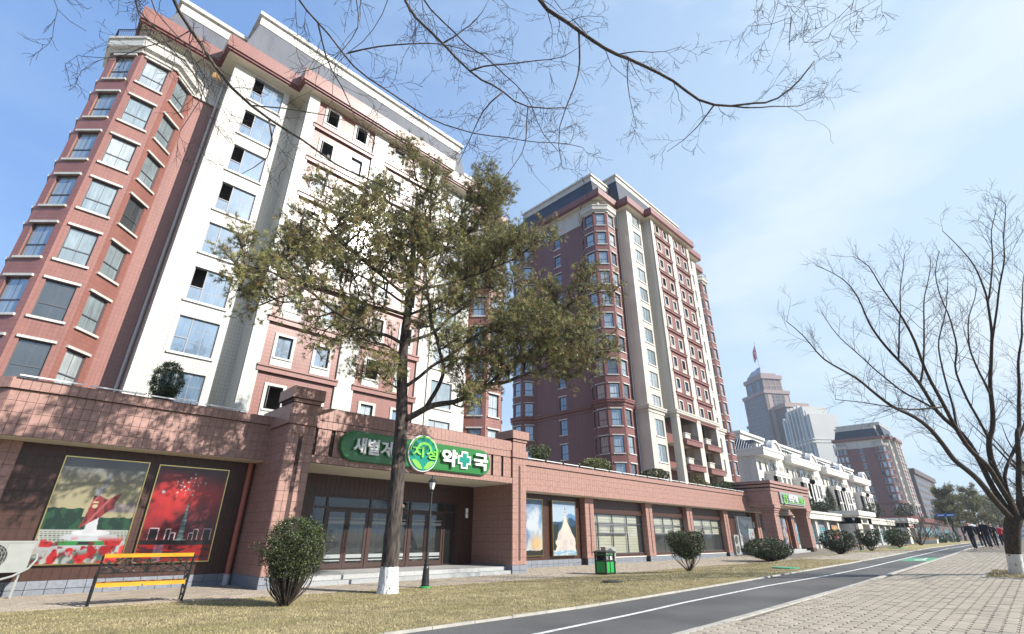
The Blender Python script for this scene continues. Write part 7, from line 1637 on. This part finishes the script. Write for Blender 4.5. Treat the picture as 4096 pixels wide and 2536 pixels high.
# ------------------------------------------------------------ street sign and planter
sp = empty('street_sign', (84, 8.4, gz(84, 8.4))); tag(sp, 'small blue street sign on a leaning grey pole beside the far road', 'sign')
b = MB(); b.tube([(0, 0, 0), (0, -.02, 3.2)], .045, 8); b.build('pole', m_acw, sp); b = MB(); b.box(-.05, -1.0, 2.95, .0, .9, 3.3); b.build('board', mat('blue_sign_paint', (.02, .12, .42), .4, .05), sp)
b = MB(); b.box(-.06, -.85, 3.08, -.05, -.2, 3.17); b.box(-.06, .1, 3.08, -.05, .7, 3.17); b.build('lettering', m_let, sp)
pt_ = empty('planter', (80, 10.4, gz(80, 10.4))); tag(pt_, 'white roadside planter with orange flowers', 'planter'); b = MB(); b.loft([[(-.5, -.9, 0), (.5, -.9, 0), (.5, .9, 0), (-.5, .9, 0)], [(-.6, -1.0, .55), (.6, -1.0, .55), (.6, 1.0, .55), (-.6, 1.0, .55)]]); b.build('box', m_white, pt_)
leaves([Vector((random.uniform(-.5, .5), random.uniform(-.9, .9), .6)) for _ in range(40)], 500, .12, 'flowers', [mat('orange_petal', (.75, .22, .04), .6, .2), m_leafM], pt_, .05)
# shelter edge poles on the far right
# ------------------------------------------------------------ people
def skinmesh(joints, edges, rad, name, m, parent, sub=1):
    me = bpy.data.meshes.new(name); me.from_pydata([tuple(j) for j in joints], edges, []); o = bpy.data.objects.new(name + '_tmp', me); COL.objects.link(o)
    o.modifiers.new('s', 'SKIN'); 
    for i, r in enumerate(rad):
        me.skin_vertices[0].data[i].radius = (r, r) if not hasattr(r, '__len__') else r
    me.skin_vertices[0].data[0].use_root = True
    md = o.modifiers.new('u', 'SUBSURF'); md.levels = sub; md.render_levels = sub
    dg = bpy.context.evaluated_depsgraph_get(); ev = bpy.data.meshes.new_from_object(o.evaluated_get(dg)); bpy.data.objects.remove(o)
    ev.materials.clear(); ev.materials.append(m); ev.polygons.foreach_set('use_smooth', [True] * len(ev.polygons)); return link(name, ev, parent)
def person(x, y, yaw, H, phase, jacket, trous, lab, armbend=.3, lean=.05):
    """faces local -X (towards the camera end of the street)"""
    o = empty('person', (x, y, gz(x, y) - .01), yaw); tag(o, lab, 'person', 'people walking on the promenade'); k = H / 1.75
    def V(a, b_, c): return Vector((a * k, b_ * k, c * k))
    st = .26 * phase; f = -1
    hipL, hipR = V(0, -.09, .93), V(0, .09, .93)
    kneeL, kneeR = V(f * (st * .55 + .04), -.09, .50), V(f * (-st * .35 + .06), .09, .50)
    ankL, ankR = V(f * st, -.09, .09), V(-f * st * 1.05, .09, .09 + .05 * abs(phase))
    pel = V(0, 0, .95); wst = V(f * .01, 0, 1.12); ch = V(f * .03, 0, 1.34); nk = V(f * .03, 0, 1.48); hd = V(f * .055, 0, 1.60); hdt = V(f * .05, 0, 1.69)
    shL, shR = V(f * .03, -.19, 1.43), V(f * .03, .19, 1.43)
    sw = -.22 * phase
    elL, elR = V(f * sw * .5, -.25, 1.16), V(-f * sw * .5, .25, 1.16); wrL, wrR = V(f * (sw + armbend * .3), -.24, .92), V(f * (-sw + armbend * .5), .24, .93 + armbend * .25)
    J = [pel, wst, ch, nk, V(f * .045, 0, 1.55), hd, hdt, shL, elL, wrL, shR, elR, wrR, hipL, kneeL, ankL, hipR, kneeR, ankR, ankL + V(f * .16, 0, -.05), ankR + V(f * .16, 0, -.05), V(f * .135, 0, 1.59)]
    E = [(0, 1), (1, 2), (2, 3), (3, 4), (4, 5), (5, 6), (2, 7), (7, 8), (8, 9), (2, 10), (10, 11), (11, 12), (0, 13), (13, 14), (14, 15), (0, 16), (16, 17), (17, 18), (15, 19), (18, 20), (5, 21)]
    Rr = [.11, .10, .12, .05, .06, .082, .07, .055, .04, .026, .055, .04, .026, .08, .055, .035, .08, .055, .035, .03, .03, .012]
    n0 = len(J)
    for (w_, s_) in ((9, -1), (12, 1)):
        base = J[w_]; dn = (J[w_] - J[w_ - 1]).normalized(); palm = base + dn * .07 * k; J.append(palm); Rr.append(.024); E.append((w_, len(J) - 1)); pi_ = len(J) - 1
        for q, ln in ((-.024, .062), (-.008, .075), (.008, .07), (.024, .055)):
            a = palm + Vector((q * k, 0, 0)) + dn * .02 * k; c = a + dn * ln * .55 * k; d_ = c + (dn * .6 + Vector((0, -s_ * .5, 0))).normalized() * ln * .5 * k
            J += [a, c, d_]; Rr += [.0085, .008, .0065]; m_ = len(J); E += [(pi_, m_ - 3), (m_ - 3, m_ - 2), (m_ - 2, m_ - 1)]
        th = base + dn * .03 * k + Vector((f * .03 * k, 0, 0)); J += [th, th + (dn + Vector((f * .6, 0, 0))) * .035 * k]; Rr += [.011, .008]; m_ = len(J); E += [(w_, m_ - 2), (m_ - 2, m_ - 1)]
    skinmesh(J, E, [r * k for r in Rr], 'body', m_skin, o, 1)
    skinmesh([pel - V(0, 0, .10), pel, wst, ch, V(f * .03, 0, 1.44), shL, elL, wrL - (wrL - elL) * .12, shR, elR, wrR - (wrR - elR) * .12], [(0, 1), (1, 2), (2, 3), (3, 4), (3, 5), (5, 6), (6, 7), (3, 8), (8, 9), (9, 10)],
             [(.15 * k, .20 * k), (.15 * k, .19 * k), (.13 * k, .17 * k), (.15 * k, .19 * k), .085 * k, .085 * k, .062 * k, .048 * k, .085 * k, .062 * k, .048 * k], 'jacket', jacket, o, 1)
    skinmesh([pel, hipL, kneeL, ankL, hipR, kneeR, ankR], [(0, 1), (1, 2), (2, 3), (0, 4), (4, 5), (5, 6)], [.13 * k, .10 * k, .078 * k, .065 * k, .10 * k, .078 * k, .065 * k], 'trousers', trous, o, 1)
    for an in (ankL, ankR): skinmesh([an + V(-f * .03, 0, -.05), an + V(f * .08, 0, -.055), an + V(f * .19, 0, -.062)], [(0, 1), (1, 2)], [.045 * k, .045 * k, .035 * k], 'shoe', m_black, o, 1)
    skinmesh([hdt + V(-f * .02, 0, -.07), hdt + V(-f * .015, 0, .0), hdt + V(f * .03, 0, .02)], [(0, 1), (1, 2)], [.088 * k, .088 * k, .07 * k], 'hair', m_hair, o, 1)
    for s_ in (-1, 1):
        b = MB(); e = V(f * .128, s_ * .03, 1.615); b.box(e.x - .008, e.y - .012, e.z - .006, e.x + .008, e.y + .012, e.z + .006); b.build('eye', m_hair, o)
        b = MB(); e = V(f * .03, s_ * .083, 1.595); b.box(e.x - .015, e.y - .01, e.z - .03, e.x + .015, e.y + .01, e.z + .03); b.build('ear', m_skin, o)
    b = MB(); e = V(f * .125, 0, 1.555); b.box(e.x - .006, e.y - .025, e.z - .006, e.x + .006, e.y + .025, e.z + .006); b.build('mouth', mat('lip', (.35, .12, .1), .6, .05), o)
    b = MB(); e = V(f * .115, 0, 1.42); b.loft([[(e.x, -.05 * k, e.z), (e.x, .05 * k, e.z), (e.x - f * .02, 0, e.z - .16 * k)], [(e.x - f * .05, -.05 * k, e.z), (e.x - f * .05, .05 * k, e.z), (e.x - f * .05, 0, e.z - .16 * k)]]); b.build('shirt_collar', m_let, o)
    return o
person(47.6, 3.72, R(-6), 1.80, 1.0, m_coat, m_trou, 'man in a black jacket walking leftmost of the group', .2)
person(53.0, 3.62, R(4), 1.76, -.8, m_coat, m_trou, 'dark haired man in black half hidden behind the tall man', .1)
person(50.4, 3.10, R(-4), 1.90, 1.1, m_coat, m_trou, 'tallest man in a black suit looking aside at the front of the group', .2)
person(55.0, 3.02, R(10), 1.78, -1.0, m_coat, m_trou, 'man in black seen turned away at the right of the group', .1)
person(60.0, 2.85, R(0), 1.70, 1.0, m_red, m_trou, 'person in a bright red jacket beside the right hand tree trunk', .8)
person(92, 4.3, R(0), 1.70, .9, m_coat, m_trou, 'distant small walker in dark clothes between the group and the red jacket', .2)

# ------------------------------------------------------------ haze
hz = MB(); hz.box(-120, -700, -4, 760, 700, 176); ho = hz.build('haze', []); tag(ho, kind='stuff')
hm = bpy.data.materials.new('air_haze'); hm.use_nodes = True; hn = hm.node_tree; hn.nodes.clear(); out = hn.nodes.new('ShaderNodeOutputMaterial'); pv = hn.nodes.new('ShaderNodeVolumePrincipled')
pv.inputs['Color'].default_value = (.78, .89, 1.0, 1); pv.inputs['Density'].default_value = .0003; pv.inputs['Anisotropy'].default_value = .1; hn.links.new(pv.outputs[0], out.inputs['Volume']); ho.data.materials.append(hm)
ho.visible_shadow = True
